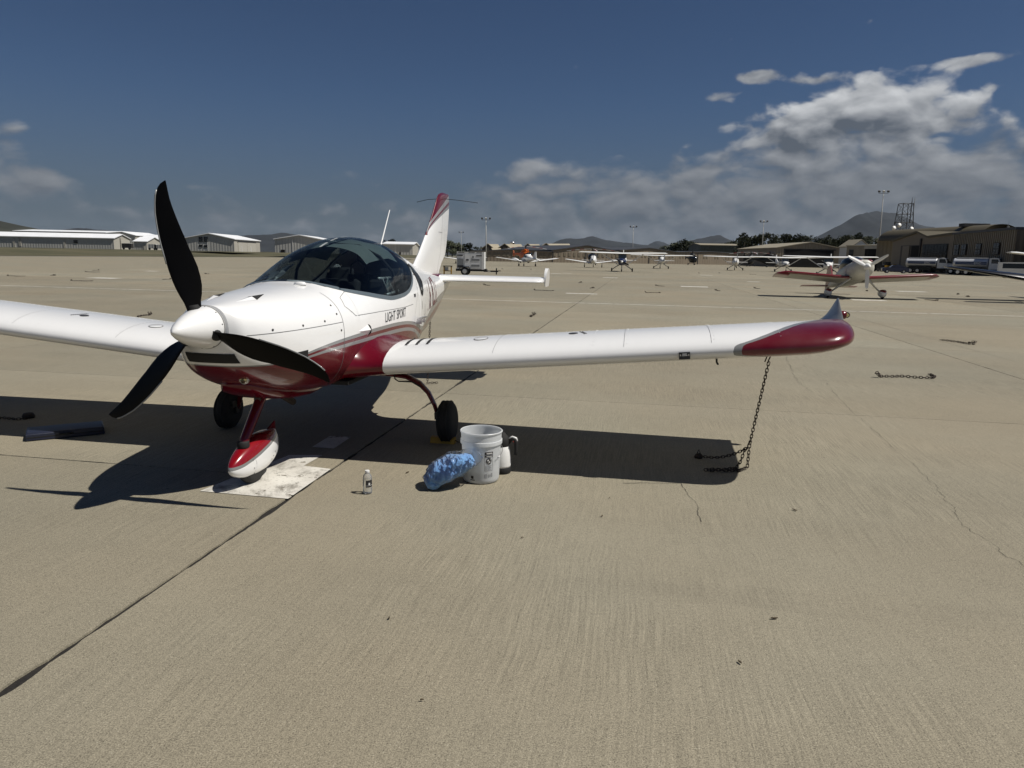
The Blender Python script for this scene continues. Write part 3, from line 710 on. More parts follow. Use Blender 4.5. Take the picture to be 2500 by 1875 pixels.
# vhf whisker on the fin
MB().tube([(-.36, 3.57, 2.255), (-.2, 3.53, 2.285), (0, 3.50, 2.295)], .0035, 6).build('whisker_antenna', 'black_matte', PLANE, smooth=True)
MB().tube([(0, 3.50, 2.295), (.2, 3.54, 2.28), (.46, 3.60, 2.25)], .0035, 6).build('whisker_antenna', 'black_matte', PLANE, smooth=True)
def ht_ring(x, le, te, z, tk, s): return wring(x, le, te, z, tk, s, 0)
for s in (1, -1):
    mb = MB(); mb.loft([ht_ring(x, le, te, 1.262, tk, s) for x, le, te, tk in ((.04, 2.98, 3.80, .115), (.2, 2.98, 3.80, .115), (1.30, 3.02, 3.78, .115), (1.36, 3.03, 3.78, .11), (1.395, 3.06, 3.77, .09), (1.405, 3.10, 3.77, .05))], True, True)
    hs = mb.build('tailplane', 'white_paint', PLANE, autos=50)
    MB().add([(s * .1, 3.50, 1.319), (s * 1.33, 3.50, 1.319), (s * 1.33, 3.506, 1.3185), (s * .1, 3.506, 1.3185)], [(0, 1, 2, 3)]).build('elevator_gap', 'panel_line', hs)
    # end plate
    prof = [(3.24, 1.21), (3.22, 1.28), (3.23, 1.35), (3.27, 1.40), (3.33, 1.43), (3.40, 1.425), (3.50, 1.38), (3.58, 1.31), (3.61, 1.24), (3.60, 1.195), (3.3, 1.195)]
    mb = MB(); 
    inner = [Vector((s * 1.405, a, b)) for a, b in prof]; outer = [Vector((s * (1.418 + .03 * max(0, b - 1.2) / .24), a, b)) for a, b in prof]
    mb.loft([inner, outer], True, True); ep = mb.build('end_plate', 'white_paint', PLANE, autos=40)
mb = MB(); rgs = []
for y, w, h, zc in ((2.78, .02, .02, 1.29), (2.9, .075, .06, 1.275), (3.05, .10, .075, 1.265), (3.3, .10, .075, 1.262), (3.6, .085, .065, 1.25), (3.75, .06, .05, 1.235), (3.82, .03, .03, 1.225)):
    rgs.append([Vector((w * math.cos(2 * PI * k / 18), y, zc + h * math.sin(2 * PI * k / 18))) for k in range(18)])
mb.loft(rgs, True, True); mb.build('tail_fairing', 'red_paint', PLANE, smooth=True)
# tie-down ring and skid under the tail
MB().tube([(0, 2.95, .94), (0, 2.95, .87), (0, 3.1, .90), (0, 3.15, .98)], .012, 8).build('tail_skid', 'dark_steel', PLANE, smooth=True)
# roof antenna
MB().tube([(0, 1.13, 1.575), (0, 1.19, 1.635), (0, 1.489, 2.026)], [.014, .008, .0045], 8).build('antenna', 'white_paint', PLANE, smooth=True)
# ---- nose: spinner, propeller, intake
HUB = Vector((0, -1.907, 1.1267))
mb = MB(); mb.lathe([(.0005, -.253), (.012, -.247), (.030, -.228), (.055, -.185), (.080, -.130), (.104, -.065), (.120, .0), (.129, .045), (.131, .072), (.124, .076)], (0, 0, 0), 48, 'y')
spn = mb.build('spinner', 'white_paint', PLANE, smooth=True, loc=HUB)
mb = MB(); mb.lathe([(.1305, .060), (.1325, .060), (.1325, .064), (.1305, .064)], (0, 0, 0), 48, 'y'); mb.build('spinner_joint', 'panel_line', spn)
for k in range(10):
    a = 2 * PI * (k + .3) / 10; mb = MB(); mb.lathe([(.004, -.001), (.004, .002), (.0005, .0025)], (0, 0, 0), 8); o = mb.build('screw', 'dark_steel', spn, loc=(.1285 * math.cos(a), .045, .1285 * math.sin(a))); o.rotation_euler = Vector((math.cos(a), -.1, math.sin(a))).to_track_quat('Z', 'Y').to_euler()
LEFT = [(.10, -.026), (.16, -.036), (.226, -.056), (.344, -.079), (.46, -.089), (.558, -.094), (.678, -.089), (.778, -.070), (.829, -.050), (.859, -.024), (.872, .004)]
RIGHT = [(.10, .026), (.16, .036), (.215, .054), (.29, .066), (.36, .066), (.408, .060), (.468, .048), (.55, .037), (.64, .023), (.778, .010), (.85, .012), (.872, .012)]
def blade():
    mb = MB(); rg = []
    rs = [.10, .13, .16, .20, .25, .30, .36, .42, .48, .54, .60, .66, .72, .77, .81, .84, .86, .869, .872]
    for r in rs:
        l, q = smooth_tab(LEFT, r), smooth_tab(RIGHT, r); pit = math.radians(smooth_tab([(.10, 58), (.2, 46), (.35, 34), (.55, 25), (.75, 19), (.88, 16)], r))
        tk = smooth_tab([(.10, .045), (.16, .036), (.25, .026), (.4, .017), (.6, .011), (.8, .007), (.872, .002)], r)
        mid, hw = (l + q) / 2, (q - l) / 2; ring = []
        for k in range(16):
            a = 2 * PI * k / 16; u = math.cos(a); v = math.sin(a)
            chord = u * hw; th = v * tk * (1 - .35 * u if u < 0 else 1 - .15 * u) * .5
            # leading edge (left) lies forward; pitch turns chord into depth
            dx = mid + chord; dyy = chord * math.tan(pit) * .72 + (mid) * .25
            ring.append(Vector((dx, dyy + th * math.cos(pit) * -1.0, r)))
        rg.append(ring)
    mb.loft(rg, True, True); return mb
PHI = -.1961
bl0 = None
for k in range(3):
    a = PHI + k * 2 * PI / 3
    if bl0 is None: bl0 = blade().build('propeller_blade', 'black_prop', PLANE, autos=70); o = bl0
    else: o = bpy.data.objects.new('propeller_blade', bl0.data); COL.objects.link(o); o.parent = PLANE
    o.location = HUB; o.rotation_euler = (0, a, 0)
    mb = MB(); mb.lathe([(.030, .085), (.034, .10), (.034, .125), (.027, .14)], (0, 0, 0), 16); mb.build('blade_cuff', 'black_matte', o, smooth=True)
    # steel leading edge strip
    pts = [Vector((smooth_tab(LEFT, r) - .001, (smooth_tab(LEFT, r) - smooth_tab(RIGHT, r)) / 2 * math.tan(math.radians(smooth_tab([(.10, 58), (.2, 46), (.35, 34), (.55, 25), (.75, 19), (.88, 16)], r))) * .72 + (smooth_tab(LEFT, r) + smooth_tab(RIGHT, r)) / 2 * .25 - .001, r)) for r in (.40, .46, .52, .58, .64, .70, .76, .80, .83)]
    MB().tube(pts, .0045, 6).build('edge_guard', 'stripe_grey', o, smooth=True)
# cowl front cap, then a black skin patch painting the intake's inner shade
S0 = sec(-1.835); rim = [sec_pt(S0, -PI / 2 + PI * i / 24, -1.835) for i in range(25)]; rim = [(x, z) for x, z in rim] + [(-x, z) for x, z in reversed(rim[1:-1])]
mb = MB(); mb.loft([[Vector((x, -1.835, z)) for x, z in rim], [Vector((x * .8, -1.842, 1.12 + (z - 1.12) * .8)) for x, z in rim], [Vector((x * .4, -1.842, 1.12 + (z - 1.12) * .4)) for x, z in rim]], True, False); mb.build('cowl_front', 'white_paint', PLANE, smooth=True)
def front_pt(x, z): 
    h = BVH.ray_cast(Vector((x, -3, z)), Vector((0, 1, 0)))[0]; return h
mb = MB(); grid = []
for j in range(7):
    row = []
    for i in range(17):
        f, g = i / 16, j / 6; x = (-.165 + .33 * f) * (1 - g) + (-.160 + .34 * f) * g; z = .966 - .062 * g
        h = front_pt(x, z) or Vector((x, -1.8, z)); row.append(on_skin(h, .004)[0])
    grid.append(row)
mb.loft(grid, False, False); mb.build('intake_shade_patch', 'black_matte', PLANE, smooth=True)
# naca scoops on the cowl top
def top_pt(x, y): return BVH.ray_cast(Vector((x, y, 3)), Vector((0, 0, -1)))[0]
for s in (1, -1):
    a, b, c, d = top_pt(s * .10, -1.66), top_pt(s * .17, -1.53), top_pt(s * .10, -1.52), top_pt(s * .14, -1.38)
    ridge = (b + c) / 2 + Vector((0, 0, .014))
    MB().add([a, b + Vector((0, 0, .002)), ridge, c + Vector((0, 0, .002))], [(0, 1, 2), (0, 2, 3)]).build('cowl_scoop', 'white_paint', PLANE)
    MB().add([b + Vector((s * .004, .001, .004)), ridge + Vector((0, .002, 0)), c + Vector((0, .001, .004)), d + Vector((0, 0, .003))], [(0, 1, 3), (1, 2, 3), (0, 2, 1)]).build('scoop_mouth', 'black_matte', PLANE)
c = top_pt(.15, -.88); mb = MB(); mb.loft([[c + Vector((.045 * math.cos(2*PI*k/14) * f, .03 * math.sin(2*PI*k/14) * f, zz)) for k in range(14)] for f, zz in ((1.1, -.004), (1, .012), (.8, .02), (.3, .023))], True, True); mb.build('oil_door_cap', 'white_paint', PLANE, smooth=True)
# seams
def seam(yz, s=1, w=.0022, sub=10, nm='panel_joint', mat='panel_line'):
    P = []
    for (a, b), (c, d) in zip(yz, yz[1:]):
        for i in range(sub): P.append(side_pt(a + (c - a) * i / sub, b + (d - b) * i / sub, s))
    P.append(side_pt(*yz[-1], s)); return ribbon(P, -w, w, mat, nm, PLANE, .0015)
for s in (1, -1):
    seam([(-.93, 1.30), (-.93, 1.20), (-.94, 1.0), (-.95, .8), (-.96, .64)], s, .002)
    seam([(-1.80, 1.075), (-1.4, 1.085), (-.94, 1.095)], s, .002)
    seam([(-.70, 1.30), (-.80, 1.26), (-.83, 1.20), (-.78, 1.16), (-.74, 1.125), (-.3, 1.125), (.30, 1.118), (.60, 1.125)], s, .002)
    seam([(.98, 1.58), (.96, 1.42), (.85, 1.22), (.74, 1.13), (.66, 1.02), (.66, .7)], s, .0016)
    for (a, b) in ((-1.62, 1.10), (-1.38, 1.108), (-1.15, 1.118), (-.98, 1.155), (-.985, 1.215), (-.975, 1.04)):
        p, n = on_skin(side_pt(a, b, s), .001); mb = MB(); mb.lathe([(.0075, 0), (.0075, .002), (.0005, .003)], (0, 0, 0), 10); o = mb.build('cowl_fastener', 'dark_steel', PLANE, loc=p); o.rotation_euler = n.to_track_quat('Z', 'Y').to_euler()
# cabin air scoop on the flank
for s in (1, -1):
    a, b1, b2 = side_pt(-.74, 1.005, s), side_pt(-.565, 1.045, s), side_pt(-.565, .965, s); X = Vector((s * .026, 0, 0))
    b3 = (b1 + b2) / 2 + X
    MB().add([a, b1, b3, b2], [(0, 1, 2), (0, 2, 3)]).build('air_scoop', 'white_paint', PLANE)
    mb = MB(); rim = [b2 + (b1 - b2) * (.5 + .5 * math.cos(t)) * 1.0 + X * max(0, math.sin(t)) for t in [PI * k / 10 for k in range(11)]]
    mb.prism(rim, (0, .012, 0)); mb.build('scoop_rim', 'black_matte', PLANE)
# cowl exit vent
V = [side_pt(-1.50, .935), side_pt(-1.36, .945), side_pt(-1.36, .885), side_pt(-1.44, .90)]
MB().add([on_skin(v, .003)[0] for v in V], [(0, 1, 2, 3)]).build('cowl_vent', 'black_matte', PLANE)
# belly cooling tunnel, landing light, exhaust
mb = MB(); rg = []
for y, w, zt, zb in ((-1.55, .10, .74, .70), (-1.45, .17, .72, .635), (-1.30, .21, .70, .58), (-1.1, .22, .66, .545), (-.85, .21, .62, .52), (-.62, .18, .58, .525), (-.45, .10, .56, .545)):
    rg.append([Vector((w * math.copysign(abs(math.cos(a)) ** .6, math.cos(a)), y, (zt + zb) / 2 + (zt - zb) / 2 * math.copysign(abs(math.sin(a)) ** .6, math.sin(a)))) for a in [2 * PI * k / 20 for k in range(20)]])
mb.loft(rg, True, True); mb.build('belly_tunnel', 'red_paint', PLANE, smooth=True)
h = front_pt(.115, .775) or Vector((.115, -1.6, .775))
mb = MB(); mb.lathe([(.030, .03), (.032, 0), (.024, -.002), (.010, .012), (.001, .016)], (0, 0, 0), 20, 'y'); ll = mb.build('landing_light', 'alu', PLANE, smooth=True, loc=h + Vector((0, -.002, 0)))
MB().lathe([(.026, -.004), (.015, -.009), (.001, -.011)], (0, 0, 0), 20, 'y').build('lens', 'lens_glass', ll, smooth=True)
MB().tube([(.02, -1.02, .56), (.02, -.95, .53), (.02, -.80, .455)], .026, 14).build('exhaust_pipe', 'yellow_paint' if 0 else 'rusty_chain', PLANE, smooth=True)
# ---- writing
def text_mesh(body, size, font_shear=0.0, bold=0.0):
    cu = bpy.data.curves.new('txt', 'FONT'); cu.body = body; cu.size = size; cu.shear = font_shear; cu.offset = bold; cu.align_x = 'LEFT'; cu.resolution_u = 3
    ob = bpy.data.objects.new('txt', cu); COL.objects.link(ob); dg = bpy.context.evaluated_depsgraph_get()
    me = bpy.data.meshes.new_from_object(ob.evaluated_get(dg)); bpy.data.objects.remove(ob)
    bm = bmesh.new(); bm.from_mesh(me); bmesh.ops.triangulate(bm, faces=bm.faces); vs = [v.co.copy() for v in bm.verts]; fs = [tuple(v.index for v in f.verts) for f in bm.faces]; bm.free()
    return vs, fs
def skin_text(body, size, y0, z0, mat, name, s=1, sx=1.0, shear=0.0, slope=0.0, bold=0.0):
    vs, fs = text_mesh(body, size, shear, bold); out = []
    for v in vs:
        q = side_pt(y0 + s * v.x * sx if s > 0 else y0 - v.x * sx, z0 + v.y + slope * v.x * sx, s); out.append(on_skin(q, .0025)[0])
    return MB().add(out, fs).build(name, mat, PLANE)
skin_text('LIGHT SPORT', .112, -.215, 1.030, 'letter_black', 'lettering', 1, .80, .22, .012, .0003)
skin_text('N618DM', .44, 1.44, 1.00, 'letter_maroon', 'registration_lettering', 1, .50, .0, .05, .004)
# door step bracket
mb = MB(); 
for yy in (.74, .90): mb.box((.545 if yy < .8 else .53, yy, .955), (.05, .012, .05))
mb.box((.56, .82, .985), (.03, .19, .012)); mb.build('boarding_step', 'alu', PLANE)
mb = MB(); mb.box((0, 0, 0), (.004, .045, .03)); p, n = on_skin(side_pt(.70, 1.20), .003); o = mb.build('latch_placard', 'letter_black', PLANE, loc=p)
# triangular emblem aft of the step
for yz in ([(1.17, .98), (1.205, 1.09), (1.24, .99)],):
    P = [side_pt(a, b) for a, b in yz]; ribbon(P + [P[0]], -.0025, .0025, 'letter_black', 'emblem', PLANE, .003, sub=6)
seam([(1.16, .955), (1.25, .962)], 1, .006, 4, 'emblem_word', 'letter_black')
seam([(1.03, 1.13), (1.03, 1.05)], 1, .006, 4, 'static_placard', 'letter_black')
# ---- landing gear
def tyre_mesh(r, w, rim):
    mb = MB(); prof = []
    for k in range(13):
        a = -PI / 2 + PI * k / 12 * 1.0
        prof.append((rim + (r - rim) * abs(math.cos(a)) ** .55, w / 2 * math.sin(a)))
    mb.lathe(prof, (0, 0, 0), 36, 'x'); return mb
def pant_mat():
    m, t, p, o = new_mat('pant_livery'); P = objc(t); x, y, z = t.sep(P)[0:3]
    e = t.curve(y, [(-1.75, .165), (-1.62, .165), (-1.5, .19), (-1.35, .228), (-1.2, .262), (-1.05, .292), (-.95, .31)], -1.75, -.95, 0, .5)
    c = t.mix(t.m('GREATER_THAN', z, e), (.80, .80, .79), (.22, .225, .225)); c = t.mix(t.m('GREATER_THAN', z, t.m('ADD', e, .022)), c, (.22, .003, .008))
    t.put(p.inputs['Base Color'], c); p.inputs['Roughness'].default_value = .25; p.inputs['Coat Weight'].default_value = .8
pant_mat()
PT = [(-1.6715, 0.0074, 0.1551, 0.1729), (-1.6581, 0.0202, 0.1373, 0.1934), (-1.6225, 0.0405, 0.1106, 0.2245), (-1.5602, 0.0607, 0.0839, 0.2619), (-1.4712, 0.0782, 0.067, 0.2975), (-1.3822, 0.0865, 0.0616, 0.3215), (-1.2932, 0.0874, 0.067, 0.334), (-1.2042, 0.0782, 0.0839, 0.3304), (-1.133, 0.0607, 0.1079, 0.3215), (-1.0885, 0.0405, 0.1284, 0.3153), (-1.0662, 0.0147, 0.1462, 0.3091)]
mb = MB(); rg = []
for i in range(33):
    y = PT[0][0] + (PT[-1][0] - PT[0][0]) * i / 32; w, b, t = (smooth_tab(PT, y, k) for k in (1, 2, 3)); rg.append([Vector((w * math.copysign(abs(math.cos(a)) ** .8, math.cos(a)), y, (b + t) / 2 + (t - b) / 2 * math.copysign(abs(math.sin(a)) ** .85, math.sin(a)))) for a in [2 * PI * k / 28 for k in range(28)]])
mb.loft(rg, True, True); pant = mb.build('wheel_pant', 'pant_livery', PLANE, smooth=True)
PBVH = BVHTree.FromPolygons([Vector(v) for v in mb.v], mb.f)
def pant_pt(y, z):
    h = PBVH.ray_cast(Vector((1, y, z)), Vector((-1, 0, 0)))[0]; return h or Vector((.1, y, z))
MB().prism([(-.004, -1.20, .315), (-.004, -1.06, .365), (-.004, -1.055, .28), (-.004, -1.10, .28)], (.008, 0, 0)).build('pant_fin', 'red_paint', pant)
pj = [pant_pt(-1.475 + .015 * math.sin(k * .5), .08 + .018 * k) for k in range(9)]
ribbon(pj, -.0015, .0015, 'panel_line', 'panel_joint', pant, .0012, PBVH)
for a, b in ((-1.50, .195), (-1.485, .135), (-1.465, .092), (-1.26, .135), (-1.235, .155), (-1.21, .18), (-1.12, .235), (-1.10, .245)):
    q = pant_pt(a, b); mb = MB(); mb.lathe([(.0055, 0), (.0055, .002), (.0005, .0025)], (0, 0, 0), 8); o = mb.build('screw', 'dark_steel', pant, loc=q); o.rotation_euler = (q - Vector((0, a - .05, b))).to_track_quat('Z', 'Y').to_euler()
wh = tyre_mesh(.158, .105, .075).build('nose_wheel', 'tyre', PLANE, smooth=True, loc=(0, -1.392, .158))
MB().lathe([(.074, -.03), (.05, -.035), (.03, -.03), (.03, .03), (.05, .035), (.074, .03)], (0, 0, 0), 20, 'x').build('wheel_hub', 'alu', wh, smooth=True)
leg = MB(); leg.tube([(0, -1.15, .66), (0, -1.22, .585), (0, -1.33, .47), (0, -1.46, .335), (0, -1.50, .285)], [.036, .037, .036, .033, .033], 14); lg = leg.build('nose_gear_leg', 'red_paint', PLANE, smooth=True)
MB().lathe([(.040, -.03), (.043, -.01), (.041, .015), (.036, .025)], (0, -1.49, .298), 16).build('leg_boot', 'black_matte', lg, smooth=True)
mb = MB(); mb.box((0, -1.22, .60), (.09, .06, .05)); mb.box((0, -1.27, .55), (.05, .03, .09)); mb.build('gear_bracket', 'dark_steel', lg)
for s in (1, -1):
    pts = [(s * .30, .02, .575), (s * .50, .02, .565), (s * .66, .02, .545), (s * .77, .02, .495), (s * .85, .02, .415), (s * .905, .02, .31), (s * .93, .02, .225), (s * .94, .02, .18)]
    mb = MB(); mb.tube(pts, [.060, .058, .055, .050, .045, .040, .036, .034], 14, flat=.38, ref=(0, 1, 0)); lg = mb.build('main_gear_leg', 'red_paint', PLANE, smooth=True)
    MB().tube([(s * .56, -.03, .60), (s * .57, -.035, .53), (s * .60, -.035, .512), (s * .72, -.035, .512), (s * .80, -.035, .47)], .006, 6).build('brake_line', 'black_matte', lg, smooth=True)
    wh = tyre_mesh(.178, .135, .085).build('main_wheel', 'tyre', PLANE, smooth=True, loc=(s * 1.022, 0, .178), rot=(0, -s * .05, 0))
    mb = MB(); mb.lathe([(.086, -.045), (.06, -.055), (.025, -.05), (.02, -.065), (.001, -.066)], (0, 0, 0), 20, 'x'); mb.lathe([(.086, .045), (.06, .055), (.025, .05), (.02, .065), (.001, .066)], (0, 0, 0), 20, 'x'); mb.build('wheel_hub', 'alu', wh, smooth=True)
    mb = MB(); mb.box((-s * .07, .0, .02), (.045, .05, .10)); mb.box((-s * .075, -.05, .06), (.03, .05, .06)); mb.build('brake_caliper', 'dark_steel', wh)
    gr = MB()
    for q in (-.032, 0, .032): gr.lathe([(.1775, q - .004), (.1795, q - .004), (.1795, q + .004), (.1775, q + .004)], (0, 0, 0), 36, 'x')
    gr.build('tread_rib', 'tyre', wh)
# ---- cabin
mb = MB()
mb.box((0, .05, .62), (.94, 1.7, .03)); mb.build('cabin_floor', 'black_matte', PLANE)
mb = MB(); rg = []
for y, z, w in ((-.80, 1.345, .30), (-.70, 1.36, .40), (-.55, 1.352, .455), (-.40, 1.325, .475), (-.36, 1.30, .48)): rg.append([Vector((w * (k / 10 - 1), y, z - .075 * abs(k / 10 - 1) ** 2.2)) for k in range(21)])
mb.loft(rg, False, False); mb.build('glareshield', 'black_matte', PLANE, smooth=True)
mb = MB(); mb.box((0, -.40, 1.14), (.92, .03, .28)); pn = mb.build('instrument_panel', 'black_matte', PLANE)
for x in (-.25, .0, .25):
    MB().box((x, -.378, 1.16), (.17, .015, .13)).build('display', 'letter_black', pn)
for s in (1, -1):
    mb = MB(); mb.box((s * .25, .42, .83), (.40, .46, .14)); mb.box((s * .25, .70, 1.09), (.40, .11, .50), Euler((-.28, 0, 0))); mb.box((s * .25, .80, 1.37), (.24, .07, .15), Euler((-.28, 0, 0)))
    st = mb.build('seat', 'seat_fabric', PLANE)
    b = st.modifiers.new('bevel', 'BEVEL'); b.width = .03; b.segments = 2
mb = MB(); mb.box((0, .90, 1.08), (.88, .02, .62)); mb.build('cabin_bulkhead', 'seat_fabric', PLANE)
for s in (1, -1): MB().box((s * .49, .1, .95), (.02, 1.3, .38)).build('side_trim', 'seat_fabric', PLANE)
# sunshade cloth lining the roof
def roof(x, y, off):
    S = sec(y); lo, hi = 0, PI / 2
    for _ in range(30):
        md = (lo + hi) / 2
        if sec_pt(S, md, y)[0] > abs(x): lo = md
        else: hi = md
    xx, z = sec_pt(S, lo, y); return Vector((x, y, z - off))
for x0, x1, nm in ((.012, .35, 'sunshade'), (-.35, -.012, 'sunshade')):
    g = []
    for j in range(15):
        f = j / 14; row = []
        for i in range(13):
            u = x0 + (x1 - x0) * i / 12; yy = -.12 + .12 * abs(u) + .80 * f + .03 * math.sin(9 * u + 2 * f)
            row.append(roof(u, yy, .018 + .012 * abs(math.sin(5 * f + 8 * u)) + .03 * max(0, abs(u) - .28) / .07))
        g.append(row)
    mb = MB(); mb.loft(g, False, False); sh = mb.build(nm, 'sunshade_cloth', PLANE, smooth=True)
mb = MB(); L = [roof(0, -.20 + .07 * i, -.003) for i in range(15)]
vs = [];
for p in L: vs += [p + Vector((-.010, 0, 0)), p + Vector((.010, 0, 0))]
for i in range(14):
    if i % 3 != 2: MB().add(vs[2 * i:2 * i + 4], [(0, 1, 3, 2)]).build('roof_seam_tape', 'silver_foil', PLANE)
# roll bar arch and folded side shade on the far side
mb = MB(); A = [(-.50, .30, 1.15)] + [tuple(roof(x, .30 - .25 * (1 - abs(x) / .5), .03)) for x in (-.45, -.35, -.2, 0, .2, .35, .45)] + [(.50, .30, 1.15)]
mb.tube(A, .014, 8, flat=1.0); mb.build('roll_bar', 'black_matte', PLANE, smooth=True)
g = []
for j in range(9):
    f = j / 8; row = []
    for i in range(6):
        yy = -.42 + .40 * f + .05 * i / 5; p = roof(-.44 - .0 * i + .10 * f * (i / 5), yy, .02); p.z -= .11 * i / 5 * (1 - .4 * f); p.x += .02 * math.sin(i * 2 + f * 7); row.append(p)
    g.append(row)
MB().loft(g, False, False).build('folded_shade', 'silver_foil', PLANE, smooth=True)
# headset hanging from the roof
hs = MB(); hs.tube([(.12, .30, 1.66), (.12, .30, 1.52)], .004, 6); hs.tube([(.05, .30, 1.40), (.06, .30, 1.48), (.12, .30, 1.525), (.18, .30, 1.48), (.19, .30, 1.40)], .008, 8); hd = hs.build('headset', 'dark_steel', PLANE, smooth=True)
for x in (.05, .19): MB().lathe([(.001, -.02), (.035, -.018), (.04, .0), (.035, .018), (.001, .02)], (0, 0, 0), 14, 'x').build('ear_cup', 'seat_fabric', hd, smooth=True, loc=(x, .30, 1.365))
# sun visor bracket with a round vent near the port pane
mb = MB(); mb.tube([(.42, .00, 1.375), (.33, .55, 1.365)], .012, 8); mb.tube([(.45, .12, 1.235), (.36, .68, 1.24)], .012, 8); mb.tube([(.41, .13, 1.37), (.43, .22, 1.24)], .006, 6); mb.tube([(.375, .34, 1.37), (.40, .46, 1.24)], .006, 6); vb = mb.build('visor_bracket', 'silver_foil', PLANE, smooth=True)
mb = MB(); mb.lathe([(.030, -.006), (.044, -.004), (.044, .004), (.030, .006)], (0, 0, 0), 20, 'x'); mb.lathe([(.001, -.003), (.032, -.003), (.032, .003), (.001, .003)], (0, 0, 0), 16, 'x'); o = mb.build('round_vent', 'sunshade_cloth', vb, smooth=True, loc=(.41, .27, 1.305)); o.scale = (1, 1.2, 1.35)
# ================================================================== things lying round the aircraft
def tow(p):                                  # aircraft-local point to world
    return PM @ Vector(p)
PM = Matrix.Translation((-1.556, 6.152, 0)) @ Euler((.0032, -.0009, -.1717)).to_matrix().to_4x4()
# ---- chains
LINK = None
def link_mesh():
    global LINK
    if LINK: return LINK
    mb = MB(); pts = []
    for k in range(16):
        a = 2 * PI * k / 16; pts.append(Vector((.011 * math.cos(a), 0, .011 * math.sin(a) + (.0085 if math.sin(a) > 0 else -.0085))))
    rings = []
    for i, p in enumerate(pts):
        t = (pts[(i + 1) % 16] - pts[i - 1]).normalized(); u = Vector((0, 1, 0)); w = t.cross(u)
        rings.append([p + (u * math.cos(a) + w * math.sin(a)) * .0036 for a in [2 * PI * k / 6 for k in range(6)]])
    rings.append(rings[0]); mb.loft(rings, True, False); o = mb.build('link', 'rusty_chain', None, smooth=True); LINK = o.data; bpy.data.objects.remove(o); return LINK
def chain(root, pts, scale=.9):
    """hang single links along a polyline"""
    me = link_mesh(); pts = [Vector(p) for p in pts]; step = .0285 * scale
    seg = []; L = 0
    for a, b in zip(pts, pts[1:]): seg.append((L, a, b)); L += (b - a).length
    n = max(2, int(L / step)); inv = root.matrix_basis.inverted()
    for i in range(n):
        d = (i + .5) * L / n
        k = max(j for j in range(len(seg)) if seg[j][0] <= d); l0, a, b = seg[k]; t = (b - a).normalized(); p = a + t * (d - l0)
        up = Vector((0, 1, 0)) if abs(t.y) < .9 else Vector((1, 0, 0)); x = up.cross(t).normalized(); y = t.cross(x)
        ang = (PI / 2 if i % 2 else 0) + random.uniform(-.25, .25); xx = x * math.cos(ang) + y * math.sin(ang); yy = t.cross(xx)
        o = bpy.data.objects.new('link', me); COL.objects.link(o); o.parent = root
        M = Matrix((xx, yy, t)).transposed().to_4x4(); o.matrix_basis = inv @ Matrix.Translation(p) @ M @ Matrix.Scale(scale, 4)
ring = tow((3.56, -.30, wz(3.56) - .075))
ch = thing('tie_down_chain', 'long rusty chain hanging from the right-hand wing down to the concrete', 'chain', (1.80, 5.36, 0))
g0 = gnd(1822, 1146); up_ = Vector((g0.x + .01, g0.y + .0, .20))
chain(ch, [ring - Vector((0, 0, .075)), up_])
chain(ch, [up_, Vector((up_.x - .004, up_.y, .02)), gnd(1800, 1150, .012)])
chain(ch, [up_ + Vector((-.03, 0, -.03)), up_ + Vector((-.055, .01, -.14)), gnd(1793, 1147, .012)])
a0, a1 = gnd(1705, 1118), up_ + Vector((-.02, 0, -.03))
chain(ch, [a0 + Vector((0, 0, .03))] + [a0.lerp(Vector((a1.x, a1.y, 0)), f) + Vector((0, 0, .02 + .15 * f ** 2.2)) for f in (.1, .25, .4, .55, .7, .85, 1.0)])
chain(ch, [gnd(1720, 1147, .012), gnd(1745, 1145, .013), gnd(1775, 1149, .012), gnd(1808, 1148, .013), gnd(1790, 1143, .022), gnd(1760, 1147, .022), gnd(1735, 1149, .02)])
inv = ch.matrix_basis.inverted()
hk = MB(); R_ = ring; hk.tube([inv @ (R_ + Vector(v)) for v in ((-.03, 0, -.075), (-.012, 0, -.02), (.002, 0, .004), (.014, 0, -.008), (.010, 0, -.03), (-.004, 0, -.065), (-.006, 0, -.085))], .005, 8); hk.build('s_hook', 'rusty_chain', ch, smooth=True)
hk = MB(); hk.tube([inv @ (up_ + Vector(v)) for v in ((.002, 0, .02), (-.012, 0, .0), (-.014, 0, -.035), (-.025, 0, -.05), (-.035, 0, -.035))], .005, 8); hk.build('s_hook', 'rusty_chain', ch, smooth=True)
mb = MB(); q = inv @ a0; mb.lathe([(.03, 0), (.034, .012), (.026, .03), (.01, .036)], q, 14); mb.tube([q + Vector((-.02, 0, .02)), q + Vector((0, 0, .07)), q + Vector((.02, 0, .02))], .005, 8); mb.build('anchor_ring', 'rusty_chain', ch, smooth=True)
MB().tube([(3.545, -.30, wz(3.56) - .06), (3.55, -.30, wz(3.56) - .078), (3.565, -.30, wz(3.56) - .082), (3.575, -.30, wz(3.56) - .06)], .004, 8).build('tie_down_ring', 'dark_steel', PLANE, smooth=True)
t0 = tow((0, 2.97, .87)); t1 = tow((.06, 2.62, 0.01))
c2 = thing('tie_down_chain', 'chain slung from under the tail of the front aircraft', 'chain', tuple(t1)); chain(c2, [t0, t1, t1 + Vector((.12, .03, .0))])
p0 = gnd(78, 1019); c3 = thing('tie_down_chain', 'rusty chain lying in the left wing shadow behind the dark case', 'chain', tuple(p0))
chain(c3, [gnd(66, 1021, .012), gnd(40, 1023, .012), gnd(10, 1020, .012), gnd(-40, 1019, .012)]); c3i = c3.matrix_basis.inverted(); q = c3i @ gnd(70, 1020)
mb = MB(); mb.lathe([(.05, 0), (.055, .02), (.04, .045), (.012, .05)], q, 14); mb.build('anchor_ring', 'rusty_chain', c3, smooth=True)
